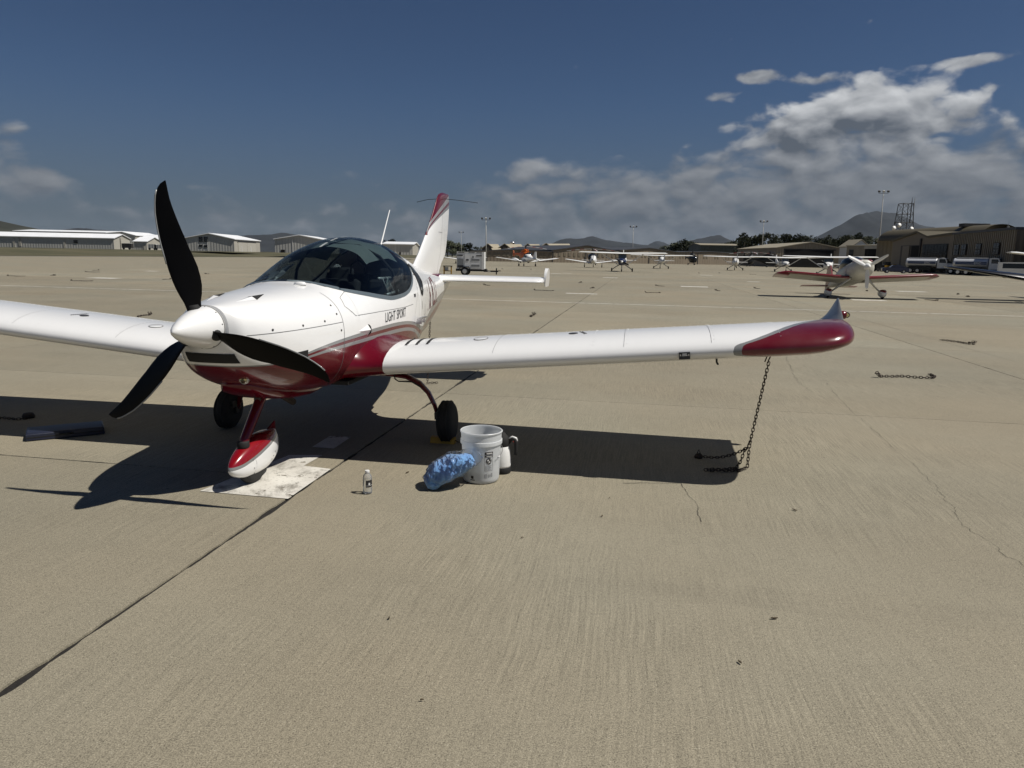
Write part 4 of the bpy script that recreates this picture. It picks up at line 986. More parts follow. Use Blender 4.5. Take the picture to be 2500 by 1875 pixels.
# tie-down chains lying about the apron: one chain mesh each, heaped differently
def heap(seed, n, pile):
    rnd = random.Random(seed); mb = MB(); x, y, th = 0, 0, 0
    for i in range(n):
        th += rnd.uniform(-.35, .35); p = Vector((x, y, .02 + (.05 * rnd.random() if i < pile else 0))); t = Vector((math.cos(th), math.sin(th), 0))
        u = Vector((-t.y, t.x, 0)) if i % 2 else Vector((0, 0, 1))
        pts = [p + t * (.026 * math.cos(a)) + u * (.016 * math.sin(a)) for a in [2 * PI * k / 8 for k in range(8)]]; mb.tube(pts + [pts[0]], .006, 5, cap=False)
        if i >= pile: x += t.x * .04; y += t.y * .04
        else: x += rnd.uniform(-.02, .03); y += rnd.uniform(-.03, .03)
    return mb
HEAPS = [heap(1, 26, 8), heap(2, 34, 5), heap(3, 20, 12)]
HM = []
spots = [(363, 769, 0, 'short dark chain heap beside the left wing of the front aircraft'), (2140, 921, 1, 'long dark chain on the sunlit slab right of the wing tip'), (2380, 842, 0, 'small dark chain near the right edge beyond the wing tip'),
  (1305, 709, 1, None), (1180, 696, 0, None), (1300, 769, 0, None), (1575, 715, 1, None), (1745, 709, 0, None), (1450, 704, 2, None), (1600, 698, 0, None), (1225, 657, 2, None), (1295, 658, 2, None), (135, 673, 2, None), (210, 664, 1, None), (240, 660, 0, None), (20, 674, 1, None), (415, 682, 0, None), (660, 686, 1, None), (175, 686, 1, None), (1840, 704, 0, None), (2115, 711, 2, None), (2290, 735, 0, None), (2340, 719, 2, None), (2360, 725, 2, None), (1705, 667, 0, None), (1830, 670, 1, None), (1755, 667, 2, None), (720, 676, 0, None), (500, 669, 2, None), (1420, 690, 2, None)]
for px, py, k, lab in spots:
    c = gnd(px, py)
    while len(HM) <= k: HM.append(None)
    if HM[k] is None: o = HEAPS[k].build('tie_down_chain', 'rusty_chain', None, smooth=True); HM[k] = o.data
    else: o = bpy.data.objects.new('tie_down_chain', HM[k]); COL.objects.link(o)
    o.location = (c.x, c.y, 0); o.rotation_euler = (0, 0, random.uniform(-.5, .3) + (PI if random.random() < .4 and k != 1 else 0)) if px != 2140 else (0, 0, -.05)
    if lab: tag(o, lab, 'chain', 'chains lying on the apron')
    else: tag(o, 'small dark tie-down chain lying on the far apron ' + ('left of the propeller' if px < 800 else 'between tailplane and right-hand wing tip' if px < 1900 else 'near the red winged taildragger'), 'chain', 'chains lying ' + ('left of the propeller' if px < 800 else 'in the middle' if px < 1900 else 'by the taildragger'))
# ---- wheel chocks
for (px, py, lab) in ((1081, 1083, 'yellow painted wheel chock in front of the right-hand main wheel'),):
    c = gnd(px, py); t = thing('wheel_chock', lab, 'chock', (c.x, c.y + .03, 0), -.1717)
    mb = MB(); mb.prism([(-.105, -.035, 0), (-.105, .045, 0), (-.105, .035, .05), (-.105, -.02, .05)], (.21, 0, 0)); mb.build('block', 'yellow_paint', t)
    MB().tube([(.10, .0, .03), (.13, .0, .015), (.16, .03, .006), (.2, .05, .006)], .004, 6).build('rope', 'black_matte', t, smooth=True)
# ---- dark case in the shadow on the left
simple('navy_vinyl', (.012, .016, .035), .45, var=.15, scale=20, bump=.2, bscale=30)
k0, k1, k2 = gnd(64, 1079), gnd(256, 1060), gnd(240, 1030, .05)
e1 = (k1 - k0); e1.z = 0; Lc = e1.length; ang = math.atan2(e1.y, e1.x)
t = thing('folded_case', 'flat dark navy padded case lying in the left wing shadow', 'case', tuple(k0), ang)
mb = MB(); rg = []
for z, i in ((0, .012), (.008, 0), (.055, 0), (.064, .008), (.066, .02)):
    rg.append([Vector((x, y, z)) for x, y in ((i, i), (Lc / 2, i - .003), (Lc - i, i), (Lc - i, .28 - i), (Lc / 2, .283 - i), (i, .28 - i))])
mb.loft(rg, True, True); mb.build('shell', 'navy_vinyl', t, autos=40)
mb = MB(); mb.box((Lc / 2, -.001, .033), (Lc * .98, .006, .006)); mb.build('zip', 'black_matte', t)
mb = MB(); mb.tube([(Lc * .42, -.002, .04), (Lc * .44, -.03, .045), (Lc * .56, -.03, .045), (Lc * .58, -.002, .04)], .008, 8); mb.build('handle', 'black_matte', t, smooth=True)
# ---- bucket
def plastic(name, col, trans=.25, rough=.35):
    m, t, p, o = new_mat(name); pos = posn(t); c = t.mix(t.lin(t.noise(pos, 14, 4), .3, .7), tuple(x * .95 for x in col), col)
    t.put(p.inputs['Base Color'], c); p.inputs['Roughness'].default_value = rough; p.inputs['Subsurface Weight'].default_value = 0
    tl = t.node('ShaderNodeBsdfTranslucent'); t.put(tl.inputs[0], c); mx = t.node('ShaderNodeMixShader'); mx.inputs[0].default_value = trans
    t.l.new(p.outputs[0], mx.inputs[1]); t.l.new(tl.outputs[0], mx.inputs[2]); t.l.new(mx.outputs[0], o.inputs[0])
plastic('bucket_plastic', (.84, .86, .87), .5)
plastic('white_plastic', (.78, .78, .76), .06)
simple('label_ink', (.02, .02, .022), .5); simple('label_grey', (.25, .26, .27), .6)
bc = gnd(1172, 1184); bc = Vector((bc.x, bc.y + .128, 0))
BK = thing('bucket', 'translucent white plastic bucket with a black printed warning label', 'bucket', tuple(bc), .35)
prof = [(.001, .004), (.120, .004), (.126, .010), (.130, .03), (.1385, .270), (.1395, .275), (.149, .277), (.149, .303), (.1425, .305), (.1445, .352), (.150, .356), (.151, .364), (.147, .368), (.1415, .366), (.1405, .30), (.135, .26), (.128, .04), (.121, .012), (.001, .010)]
MB().lathe(prof, (0, 0, 0), 56).build('shell', 'bucket_plastic', BK, autos=50)
MB().lathe([(.001, .085), (.1285, .085), (.1290, .081)], (0, 0, 0), 40).build('wash_water', glassy('bucket_water', (.55, .62, .62), .02), BK, smooth=True)
hb = MB(); hb.tube([(.152 * math.cos(a), .152 * math.sin(a), .270 - .115 * abs(math.sin((a - .6) / 2 * 1.0)) ** 1.2) for a in [.6 - PI / 2 - .06 + (PI + .12) * k / 20 for k in range(21)]], .0022, 6); hb.build('bail_handle', 'alu', BK, smooth=True)
def cyl_quad(mb, a0, a1, z0, z1, off=.0015, n=8):
    vs = []
    for i in range(n + 1):
        a = a0 + (a1 - a0) * i / n
        for z in (z0, z1):
            r = .130 + (z - .03) / .24 * .0085 + off; vs.append((r * math.cos(a), r * math.sin(a), z))
    mb.add(vs, [(2 * i, 2 * i + 1, 2 * i + 3, 2 * i + 2) for i in range(n)])
LA = -PI / 2 + .45 - .35                       # label faces right of the camera
def lab(u0, u1, z0, z1, mat, nm, off=.0015):
    mb = MB(); cyl_quad(mb, LA + u0 / .135, LA + u1 / .135, z0, z1, off); return mb.build(nm, mat, BK, smooth=True)
lab(-.030, .030, .218, .238, 'label_ink', 'label_banner'); lab(-.030, .030, .200, .214, 'label_ink', 'label_banner')
lab(-.018, .026, .2235, .2275, 'white_plastic', 'label_word', .0022); lab(-.018, .024, .229, .232, 'white_plastic', 'label_word', .0022); lab(-.018, .026, .2045, .2085, 'white_plastic', 'label_word', .0022)
mb = MB()
for (u0, u1, z0, z1) in ((-.031, -.0295, .100, .24), (.0295, .031, .100, .24), (-.031, .031, .100, .1015)): cyl_quad(mb, LA + u0 / .135, LA + u1 / .135, z0, z1)
mb.build('label_frame', 'label_ink', BK)
mb = MB(); vs = [(0, .172)] + [(.021 * math.cos(2 * PI * k / 20), .172 + .024 * math.sin(2 * PI * k / 20)) for k in range(20)]
P = []
for u, z in vs:
    a = LA + u / .135; r = .130 + (z - .03) / .24 * .0085 + .0018; P.append((r * math.cos(a), r * math.sin(a), z))
mb.add(P, [(0, k + 1, (k + 1) % 20 + 1) for k in range(20)]); mb.build('label_pictogram', 'label_ink', BK)
for (u, z, w_, h_) in ((-.006, .178, .010, .012), (.006, .166, .008, .010), (-.004, .160, .012, .003), (.010, .182, .004, .006)): lab(u - w_ / 2, u + w_ / 2, z - h_ / 2, z + h_ / 2, 'white_plastic', 'label_pictogram', .0024)
for k in range(8): lab(-.026, .024 - .006 * (k % 3), .138 - .0045 * k, .1402 - .0045 * k, 'label_grey', 'label_text_line')
lab(-.030, -.008, .052, .078, 'label_grey', 'label_block'); lab(.0, .006, .052, .076, 'label_grey', 'label_block'); lab(.011, .015, .055, .072, 'label_grey', 'label_block'); lab(.020, .031, .055, .083, 'label_grey', 'label_block')
lab(-.135, -.10, .030, .036, 'label_ink', 'label_block'); lab(-.13, -.11, .042, .062, 'label_ink', 'label_block')
# ---- thermos-like pump sprayer behind the bucket
jc = gnd(1232, 1158); jc = Vector((jc.x - .025, jc.y + .055, 0))
JG = thing('sprayer_jug', 'white jug with black base and black pump handle behind the bucket', 'jug', tuple(jc), .0)
MB().lathe([(.001, .0), (.066, .0), (.070, .006), (.070, .045), (.068, .048)], (0, 0, 0), 32).build('base', 'black_matte', JG, autos=40)
MB().lathe([(.067, .046), (.069, .06), (.068, .12), (.062, .17), (.053, .20), (.050, .205)], (0, 0, 0), 32).build('body', 'white_plastic', JG, smooth=True)
MB().lathe([(.052, .203), (.056, .215), (.055, .25), (.046, .275), (.030, .29), (.022, .305), (.001, .306)], (0, 0, 0), 28).build('lid', 'black_matte', JG, smooth=True)
mb = MB(); mb.tube([(.045, -.01, .225), (.075, -.015, .262), (.098, -.02, .255), (.104, -.02, .23), (.104, -.02, .155), (.10, -.02, .14)], [.014, .014, .015, .014, .013, .011], 10); hn = mb.build('handle', 'black_matte', JG, smooth=True)
mb = MB(); mb.tube([(.050, -.014, .262), (.078, -.018, .276), (.104, -.022, .266), (.114, -.022, .245)], [.006, .008, .009, .006], 8); mb.build('trigger', 'white_plastic', hn, smooth=True)
MB().box((.085, -.034, .243), (.008, .004, .006)).build('button', simple('red_button', (.4, .02, .02)), hn)
# ---- bottle
glassy('clear_pet', (.99, .99, .99), .06, .9, 1.3, .16); glassy('water', (.98, .99, .99), .0, .3, 1.15)
bp = gnd(896, 1207); BT = thing('water_bottle', 'small clear plastic water bottle with white cap and black label', 'bottle', (bp.x, bp.y + .02, 0), .0)
pb = [(.001, .006), (.020, .002), (.028, .004), (.0305, .012), (.030, .03), (.029, .05), (.0305, .056), (.0305, .105), (.0295, .112), (.028, .122), (.022, .134), (.0145, .141), (.0125, .144), (.0125, .150)]
MB().lathe(pb, (0, 0, 0), 32, cap=False).build('bottle_body', 'clear_pet', BT, smooth=True)
MB().lathe([(.001, .008), (.026, .008), (.0288, .014), (.0282, .045), (.0282, .100), (.001, .100)], (0, 0, 0), 28).build('water', 'water', BT, smooth=True)
MB().lathe([(.0145, .1445), (.0155, .146), (.0155, .159), (.0145, .161), (.001, .161)], (0, 0, 0), 28).build('cap', 'white_plastic', BT, autos=40)
def bq(a0, a1, z0, z1, mat, nm, r=.0309, n=10, skew=0.0, parent=None):
    vs = []
    for i in range(n + 1):
        a = a0 + (a1 - a0) * i / n
        for z in (z0, z1): vs.append((r * math.cos(a), r * math.sin(a), z + skew * i / n))
    return MB().add(vs, [(2 * i, 2 * i + 1, 2 * i + 3, 2 * i + 2) for i in range(n)]).build(nm, mat, parent or BT, smooth=True)
lb = bq(-PI / 2 - .15, -PI / 2 + 1.5, .050, .098, 'label_ink', 'label', skew=.003)
bq(-PI / 2 - .13, -PI / 2 + 1.5, .0605, .0625, 'white_plastic', 'label_stripe', .0312, skew=.004, parent=lb)
for (a, z, w_, h_) in ((.62, .073, .34, .010), (.70, .079, .16, .007), (.40, .074, .10, .003), (.42, .080, .04, .008)): bq(-PI / 2 + a - w_ / 2, -PI / 2 + a + w_ / 2, z - h_ / 2, z + h_ / 2, 'white_plastic', 'label_emblem', .0313, 4, parent=lb)
bq(-PI / 2 - 1.1, -PI / 2 - .62, .058, .092, 'label_grey', 'back_label', .0309)
# ---- bag of blue towels leaning on the bucket
def towel_mat():
    m, t, p, o = new_mat('blue_terry'); P = objc(t); n = t.noise(P, 16, 5, .6); n2 = t.noise(P, 220, 2, .7)
    c = t.mix(t.lin(n, .3, .7), (.065, .19, .50), (.16, .40, .74)); c = t.mix(t.lin(n2, .35, .75, 0, .45), c, (.24, .47, .80)); t.put(p.inputs['Base Color'], c); p.inputs['Roughness'].default_value = .95
    p.inputs['Sheen Weight'].default_value = .5; t.put(p.inputs['Normal'], t.bump(t.m('ADD', n2, t.m('MULTIPLY', n, 2)), .9, .006))
towel_mat(); glassy('bag_film', (.99, .99, .995), .10, 1.5, 1.3, .025)
b0, b1 = gnd(1048, 1192), Vector((bc.x - .075, bc.y - .150, .185))
BG = thing('towel_bag', 'clear plastic bag of blue towels leaning against the white bucket', 'bag', tuple(b0))
ax0, ax1 = Vector((0, 0, .05)), b1 - b0
def lump(rad_scale, seed, nu=110, nv=70, amp=1.0, end=1.0):
    rings = []; A = (ax1 - ax0); L = A.length; d = A.normalized(); side = d.cross(Vector((0, 0, 1))).normalized(); nn = side.cross(d)
    for i in range(nu + 1):
        f = i / nu; s_ = -.03 + (L + .06 * end) * f; c = ax0 + d * (s_) ; c.z += .022 * math.sin(f * PI)
        prof_ = (max(0, math.sin(PI * min(1, max(0, f * .96 + .02)))) ** .30); ring = []
        wv = (.118 - .030 * f) * prof_ * rad_scale; hv = (.072 + .008 * math.sin(f * 6)) * prof_ * rad_scale
        for k in range(nv):
            a = 2 * PI * k / nv; q = side * math.copysign(abs(math.cos(a)) ** .75, math.cos(a)) * wv + nn * math.copysign(abs(math.sin(a)) ** .75, math.sin(a)) * hv
            p = c + q; q_ = p * 11 + Vector((seed, 0, 0))
            dsp = .020 * amp * (.9 * noise.noise(q_) - .8 * abs(noise.noise(q_ * 1.7 + Vector((4, 0, 0)))) - .35 * abs(noise.noise(q_ * 4.0)) + .10 * noise.noise(q_ * 9) + .35)
            p = p + (q.normalized() if q.length > 1e-6 else d) * dsp * min(1, prof_ * 1.5)
            p.z = max(p.z, .006); ring.append(p)
        rings.append(ring)
    return MB().loft(rings, True, True)
lump(.96, 3.0).build('towels', 'blue_terry', BG, smooth=True)
fm = lump(1.05, 3.0, 48, 30, 1.0, 1.9)
fm.v = [tuple(Vector(v) + Vector((noise.noise(Vector(v) * 47), noise.noise(Vector(v) * 47 + Vector((7, 0, 0))), abs(noise.noise(Vector(v) * 41)) + .5)) * .008) for v in fm.v]
fm.build('plastic_film', 'bag_film', BG)
# ================================================================== hills, trees, hangars
simple('chaparral', (.014, .017, .019), .95, var=.45, scale=.006); simple('chaparral_near', (.028, .03, .02), .95, var=.5, scale=.01)
def ridge(name, D, prof, depth, mat, seed):
    """a hill range: skyline given as (pixel column, pixel row) sampled at distance D, built as a two-sided slope with spurs"""
    P = [ray_at(px, py, D) for px, py in prof]; n = 160; xs = [P[0].x + (P[-1].x - P[0].x) * i / n for i in range(n + 1)]
    tab = [(p.x, p.z) for p in P]; mb = MB(); rows = []
    for f in (0, .12, .25, .4, .55, .7, .85, 1.0, 1.2, 1.6, 2.0):
        row = []
        for x in xs:
            h = max(0, smooth_tab(tab, x)); k = 1 - abs(f - 1) if f <= 1 else 1 - (f - 1); k = max(0, k)
            nz = noise.fractal(Vector((x / (depth * .5), f * 3, seed)), .9, 2.0, 5)
            z = h * k ** 1.15 * (1 + .35 * nz * (1 - k)) if f != 1.0 else h * (1 + .07 * noise.fractal(Vector((x / depth * 7, seed, 0)), .8, 2.0, 5))
            row.append(Vector((x + depth * .08 * nz * (1 - k), D - depth + depth * f, max(-2, z - 2))))
        rows.append(row)
    mb.loft(rows, False, False); return struct(mb.build(name, mat, smooth=True))
ridge('mountain', 9000, [(1930, 640), (1970, 600), (2010, 572), (2060, 545), (2100, 524), (2140, 516), (2170, 519), (2200, 530), (2230, 546), (2250, 549), (2270, 552), (2300, 566), (2330, 585), (2400, 610), (2470, 640)], 2600, 'chaparral', 1)
ridge('hills', 7000, [(1290, 625), (1340, 598), (1385, 582), (1420, 580), (1448, 577), (1470, 583), (1500, 588), (1540, 594), (1580, 598), (1640, 597), (1680, 588), (1720, 580), (1755, 575), (1775, 583), (1800, 588), (1850, 600), (1900, 625), (1950, 640)], 1800, 'chaparral', 2)
ridge('hills', 12000, [(1560, 610), (1590, 594), (1602, 588), (1620, 592), (1650, 604), (1700, 630)], 2000, 'chaparral', 3)
ridge('hills', 5200, [(300, 612), (380, 588), (480, 582), (600, 574), (660, 572), (690, 567), (720, 571), (780, 580), (900, 592), (1010, 596), (1100, 612), (1200, 625)], 1500, 'chaparral', 4)
ridge('hills', 1900, [(-420, 560), (-250, 520), (-120, 518), (-40, 530), (10, 541), (50, 550), (100, 560), (150, 575), (220, 592), (300, 606)], 600, 'chaparral_near', 5)
ridge('hills', 6000, [(100, 585), (150, 560), (190, 557), (260, 562), (330, 570), (400, 582), (480, 605)], 1500, 'chaparral', 6)
# ---- trees
def leaf_mat():
    m, t, p, o = new_mat('leaves'); pos = posn(t); n = t.noise(pos, .5, 4, .6); c = t.mix(t.lin(n, .3, .7), (.020, .028, .012), (.055, .062, .028))
    t.put(p.inputs['Base Color'], c); p.inputs['Roughness'].default_value = .8
leaf_mat(); simple('bark', (.10, .085, .065), .9, var=.3)
def crown_mesh(seed, h, r):
    rnd = random.Random(seed); mb = MB(); cl = []
    for i in range(11):
        f = rnd.uniform(.35, 1.0); a = rnd.uniform(0, 2 * PI); rr_ = r * rnd.uniform(.1, .75) * (1.1 - abs(f - .6)); cl.append((Vector((rr_ * math.cos(a), rr_ * math.sin(a), h * f)), r * rnd.uniform(.28, .52)))
    for c, cr in cl:
        for k in range(110):
            d = Vector((rnd.gauss(0, 1), rnd.gauss(0, 1), rnd.gauss(0, .8))).normalized() * cr * rnd.uniform(.45, 1.05); p = c + d; s = r * rnd.uniform(.05, .11)
            u = Vector((rnd.gauss(0, 1), rnd.gauss(0, 1), rnd.gauss(0, 1))).normalized(); v = u.orthogonal().normalized()
            mb.add([p + u * s, p + v * s * .7, p - u * s, p - v * s * .7], [(0, 1, 2, 3)])
    return mb, cl
TREEV = []
ORD = ['first', 'second', 'third', 'fourth', 'fifth', 'sixth', 'seventh', 'eighth', 'ninth', 'tenth', 'eleventh', 'twelfth', 'thirteenth', 'fourteenth', 'fifteenth', 'sixteenth', 'seventeenth']
for sd, h, r in ((1, 12, 5.0), (2, 15, 4.2), (3, 10, 5.5), (4, 13, 3.4)):
    mb, cl = crown_mesh(sd, h, r); co_ = mb.build('crown', 'leaves'); tm = MB(); tm.tube([(0, 0, 0), (.1, 0, h * .3), (0, .1, h * .55), (0, 0, h * .8)], [.38, .3, .2, .08], 8)
    for c, cr in cl[:6]: tm.tube([(0, 0, h * .35), tuple(c * .6 + Vector((0, 0, h * .18))), tuple(c)], [.16, .1, .04], 5)
    to_ = tm.build('trunk', 'bark'); TREEV.append((co_.data, to_.data, h)); bpy.data.objects.remove(co_); bpy.data.objects.remove(to_)
def tree(px, ytop, D, k, lab, grp, wide=1.0, zb=0.0):
    cm, tm, h = TREEV[k]; top = ray_at(px, ytop, D); H_ = max(3, top.z - zb); t = thing('tree', lab, 'tree', (top.x, D, zb), random.uniform(0, 6), grp); s = H_ / h
    for nm, me in (('crown', cm), ('trunk', tm)):
        o = bpy.data.objects.new(nm, me); COL.objects.link(o); o.parent = t; o.scale = (s * wide, s * wide, s)
for i, (px, yt, D, k, w) in enumerate(((1818, 577, 330, 0, 1.2), (1838, 581, 335, 2, 1.1), (1858, 580, 330, 1, 1.3), (1879, 572, 340, 3, 1.6), (1893, 585, 345, 0, 1.0), (1917, 574, 350, 1, 1.3), (1935, 580, 345, 2, 1.0), (1955, 588, 360, 0, 1.0), (1972, 577, 370, 3, 1.4), (1995, 590, 380, 2, 1.2), (2025, 583, 350, 0, 1.1), (2045, 586, 345, 2, 1.1), (2068, 577, 350, 1, 1.4), (2084, 583, 355, 3, 1.3), (2100, 577, 352, 0, 1.0), (2122, 580, 356, 1, 1.2), (2142, 582, 358, 3, 1.3))):
    tree(px, yt, D, k, 'dark eucalyptus, ' + ORD[i] + ' from the left in the row behind the tan hangar', 'trees behind the tan hangars', w)
for i, (px, yt, D, k, w) in enumerate(((1652, 598, 480, 2, 1.7), (1672, 590, 470, 0, 1.4), (1690, 594, 470, 2, 1.4), (1703, 598, 465, 0, 1.2), (1615, 603, 520, 3, 1.0), (1622, 601, 520, 1, 1.0), (1783, 594, 470, 2, 1.2))):
    tree(px, yt, D, k, 'dark tree, ' + ORD[(2, 3, 4, 5, 0, 1)[i]] + ' from the left between mast and green shed' if i < 6 else 'dark tree crown showing above the green shed roof', 'trees beyond the brown hangars' if i < 6 else None, w)
for i, (px, yt, D, k, w) in enumerate(((1092, 591, 420, 0, 1.5), (1104, 593, 430, 2, 1.3), (1118, 599, 430, 0, 1.6), (1137, 597, 440, 2, 1.4), (1150, 601, 440, 1, 1.2), (1162, 603, 440, 3, 1.4), (1174, 605, 445, 0, 1.2), (952, 588, 520, 2, 1.0))):
    tree(px, yt, D, k, 'small dark tree on the skyline above the canopy' if px < 1000 else 'dark far tree, ' + ORD[i] + ' from the left behind the generator trailer', None if px < 1000 else 'trees behind the generator', w)
# ---- sheet metal buildings
def cladding(name, col, pitch=.0, var=.06):
    m, t, p, o = new_mat(name); pos = posn(t); n = t.noise(pos, .25, 4); c = t.mix(t.lin(n, .3, .7), tuple(x * (1 - var) for x in col), tuple(x * (1 + var) for x in col))
    if pitch:
        a = t.v('DOT_PRODUCT', pos, tuple(TT)); w = t.m('SINE', t.m('MULTIPLY', a, 2 * PI / pitch)); t.put(p.inputs['Normal'], t.bump(w, .5, .05))
    st = t.noise(t.v('MULTIPLY', pos, (1, 1, .12)), 1.2, 4); c = t.mix(t.lin(st, .5, .8, 0, .22), c, tuple(x * .6 for x in col)); t.put(p.inputs['Base Color'], c); p.inputs['Roughness'].default_value = .55
cladding('clad_grey', (.42, .415, .385), .9); cladding('clad_cream', (.42, .40, .345), .9); cladding('roof_white', (.80, .81, .82), 0); cladding('clad_tan', (.26, .225, .17), 1.0); cladding('clad_brown', (.180, .148, .108), 1.0); cladding('clad_brown_dark', (.045, .036, .028)); cladding('roof_dark', (.045, .047, .052)); cladding('roof_tan', (.30, .265, .19)); cladding('roof_olive', (.085, .07, .038)); cladding('clad_green', (.040, .050, .042), 1.2); cladding('wood_roof', (.42, .37, .27))
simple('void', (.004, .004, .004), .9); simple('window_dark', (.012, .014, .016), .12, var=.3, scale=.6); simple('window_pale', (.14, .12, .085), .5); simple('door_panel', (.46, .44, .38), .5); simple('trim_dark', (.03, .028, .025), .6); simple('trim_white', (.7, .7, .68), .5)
class Frame:                                  # local frame of a building: u along the front, v away from the viewer
    def __init__(s, o, ang): s.o = Vector(o); s.u = Vector((math.cos(ang), math.sin(ang), 0)); s.v = Vector((-math.sin(ang), math.cos(ang), 0))
    def __call__(s, u, v, z): return s.u * u + s.v * v + Vector((0, 0, z))
def hangar(name, lab, o, ang, w, d, eave, ridge_h, mats, axis='u', over=.4, group=None):
    """gabled shed; axis 'u': the ridge runs along the front (long side faces us); 'v': the gable faces us"""
    F = Frame(o, ang); t = thing(name, lab, 'hangar', tuple(o), 0, group); wm, em, rm = mats
    if axis == 'u':
        MB().add([F(0, 0, 0), F(w, 0, 0), F(w, 0, eave), F(0, 0, eave)], [(0, 1, 2, 3)]).build('front_wall', wm, t)
        for uu in (0, w): MB().add([F(uu, 0, 0), F(uu, d, 0), F(uu, d, eave), F(uu, d / 2, ridge_h), F(uu, 0, eave)], [(0, 1, 2, 3, 4)]).build('end_wall', em, t)
        MB().add([F(0, d, 0), F(w, d, 0), F(w, d, eave), F(0, d, eave)], [(0, 1, 2, 3)]).build('back_wall', wm, t)
        r = MB(); r.prism([F(-over, -over, eave - .1), F(-over, d / 2, ridge_h + .1), F(-over, d + over, eave - .1), F(-over, d + over, eave + .12), F(-over, d / 2, ridge_h + .35), F(-over, -over, eave + .12)], F.u * (w + 2 * over)); r.build('roof', rm, t)
    else:
        for vv, nm in ((0, 'front_wall'), (d, 'back_wall')): MB().add([F(0, vv, 0), F(w, vv, 0), F(w, vv, eave), F(w / 2, vv, ridge_h), F(0, vv, eave)], [(0, 1, 2, 3, 4)]).build(nm, wm, t)
        for uu in (0, w): MB().add([F(uu, 0, 0), F(uu, d, 0), F(uu, d, eave), F(uu, 0, eave)], [(0, 1, 2, 3)]).build('side_wall', em, t)
        r = MB(); r.prism([F(-over, -over, eave - .1), F(w / 2, -over, ridge_h + .1), F(w + over, -over, eave - .1), F(w + over, -over, eave + .12), F(w / 2, -over, ridge_h + .35), F(-over, -over, eave + .12)], F.v * (d + 2 * over)); r.build('roof', rm, t)
    return t, F
def panel(t, F, u0, u1, z0, z1, mat, name, v=-.06, th=.12, parent=None):
    return MB().box(F((u0 + u1) / 2, v, (z0 + z1) / 2), (u1 - u0, th, z1 - z0), Matrix((F.u, F.v, Vector((0, 0, 1)))).transposed()).build(name, mat, parent or t)
def endpanel(t, F, uu, v0, v1, z0, z1, mat, name, th=.12):
    return MB().box(F(uu, (v0 + v1) / 2, (z0 + z1) / 2), (th, v1 - v0, z1 - z0), Matrix((F.u, F.v, Vector((0, 0, 1)))).transposed()).build(name, mat, t)
def window(t, F, u0, u1, z0, z1, v=-.05, mull=True, fr='trim_dark', pane='window_dark'):
    w = panel(t, F, u0, u1, z0, z1, fr, 'window', v, .1)
    nx = 2 if mull else 1
    for i in range(nx):
        for j in range(nx):
            a0 = u0 + (u1 - u0) * i / nx; a1 = u0 + (u1 - u0) * (i + 1) / nx; b0 = z0 + (z1 - z0) * j / nx; b1 = z0 + (z1 - z0) * (j + 1) / nx; g = .08
            panel(t, F, a0 + g, a1 - g, b0 + g, b1 - g, pane, 'pane', v - .05, .06, parent=w)
    return w
# --- left row, on the raised ground beyond the grass
ZL = 1.46; AN = .06
def left_hangar(name, lab, pxl, pxr, pyE, pyR, D, depth, mats, axis, group='white roofed hangars beyond the grass', ang=AN):
    pr = ray_at(pxr, pyE, D); F0 = Frame((0, 0, 0), ang)
    # left end on the same front line
    best = None
    for i in range(400):
        w = .5 + i * .5; q = Vector((pr.x, D, 0)) - F0.u * w; qpx = 1250 + FPX * (q.x / (q.y * math.cos(CP) + CH * math.sin(CP) * 0 + 0)) if q.y > 1 else -9e9
        if qpx <= pxl: best = w; break
    w = best or 120
    o = Vector((pr.x, D, ZL)) - F0.u * w; eave = pr.z - ZL; rdg = eave + (pyE - pyR) * D / FPX
    return hangar(name, lab, o, ang, w, depth, eave, rdg, mats, axis, group=group) + (w, eave, rdg)
W3 = ('clad_grey', 'clad_cream', 'roof_white')
t, F, w, ev, rd = left_hangar('hangar', 'long low grey hangar with white roof at the left edge, cream end wall', -40, 277, 582, 573, 262, 12.5, W3, 'u')
for i in range(6): panel(t, F, w - 17.5 - i * 17.5, w - 16.9 - i * 17.5, .0, ev - .8, 'trim_white' if 0 else 'clad_cream', 'post')
for u in (w - 14.0, w - 49): window(t, F, u, u + 1.4, ev - 2.0, ev - .9, mull=False)
endpanel(t, F, w + .06, 4.6, 4.9, 0, ev + .2, 'trim_dark', 'downpipe'); endpanel(t, F, w + .06, 5.4, 12, 0, ev - .5, 'door_panel', 'door')
for i in range(3): panel(t, F, w - 33 + i * .35, w - 32.85 + i * .35, .5, 4.0 - i * .5, 'clad_cream', 'brace')
t, F, w, ev, rd = left_hangar('hangar', 'second long hangar with dark open bays, roof seen above the left one', 32, 257, 568, 564, 330, 30, ('clad_grey', 'clad_grey', 'roof_white'), 'u')
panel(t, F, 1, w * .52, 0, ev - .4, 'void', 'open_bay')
t, F, w, ev, rd = left_hangar('hangar', 'gabled grey hangar whose roof tops the left row', 257, 330, 575, 567, 345, 30, ('clad_grey', 'clad_cream', 'roof_white'), 'v')
t, F, w, ev, rd = left_hangar('hangar', 'small grey shed with white roof between the left hangars', 322, 358, 590, 580, 290, 14, W3, 'u'); panel(t, F, w * .72, w * .9, 0, ev * .6, 'clad_cream', 'door')
t, F, w, ev, rd = left_hangar('hangar', 'white roofed shed behind the upper propeller blade', 340, 396, 584, 575, 320, 16, W3, 'u')
t, F, w, ev, rd = left_hangar('hangar', 'grey gabled hangar with cream sliding door, right of the upper blade', 446, 571, 584, 573, 245, 30, W3, 'v')
for (u, z) in ((.30, 3.0), (.40, 3.0), (.30, 1.3), (.40, 1.2)): window(t, F, w * u, w * u + (1.3 if z > 2 else 1.1), z, z + (1.7 if z > 2 else .8), mull=False)
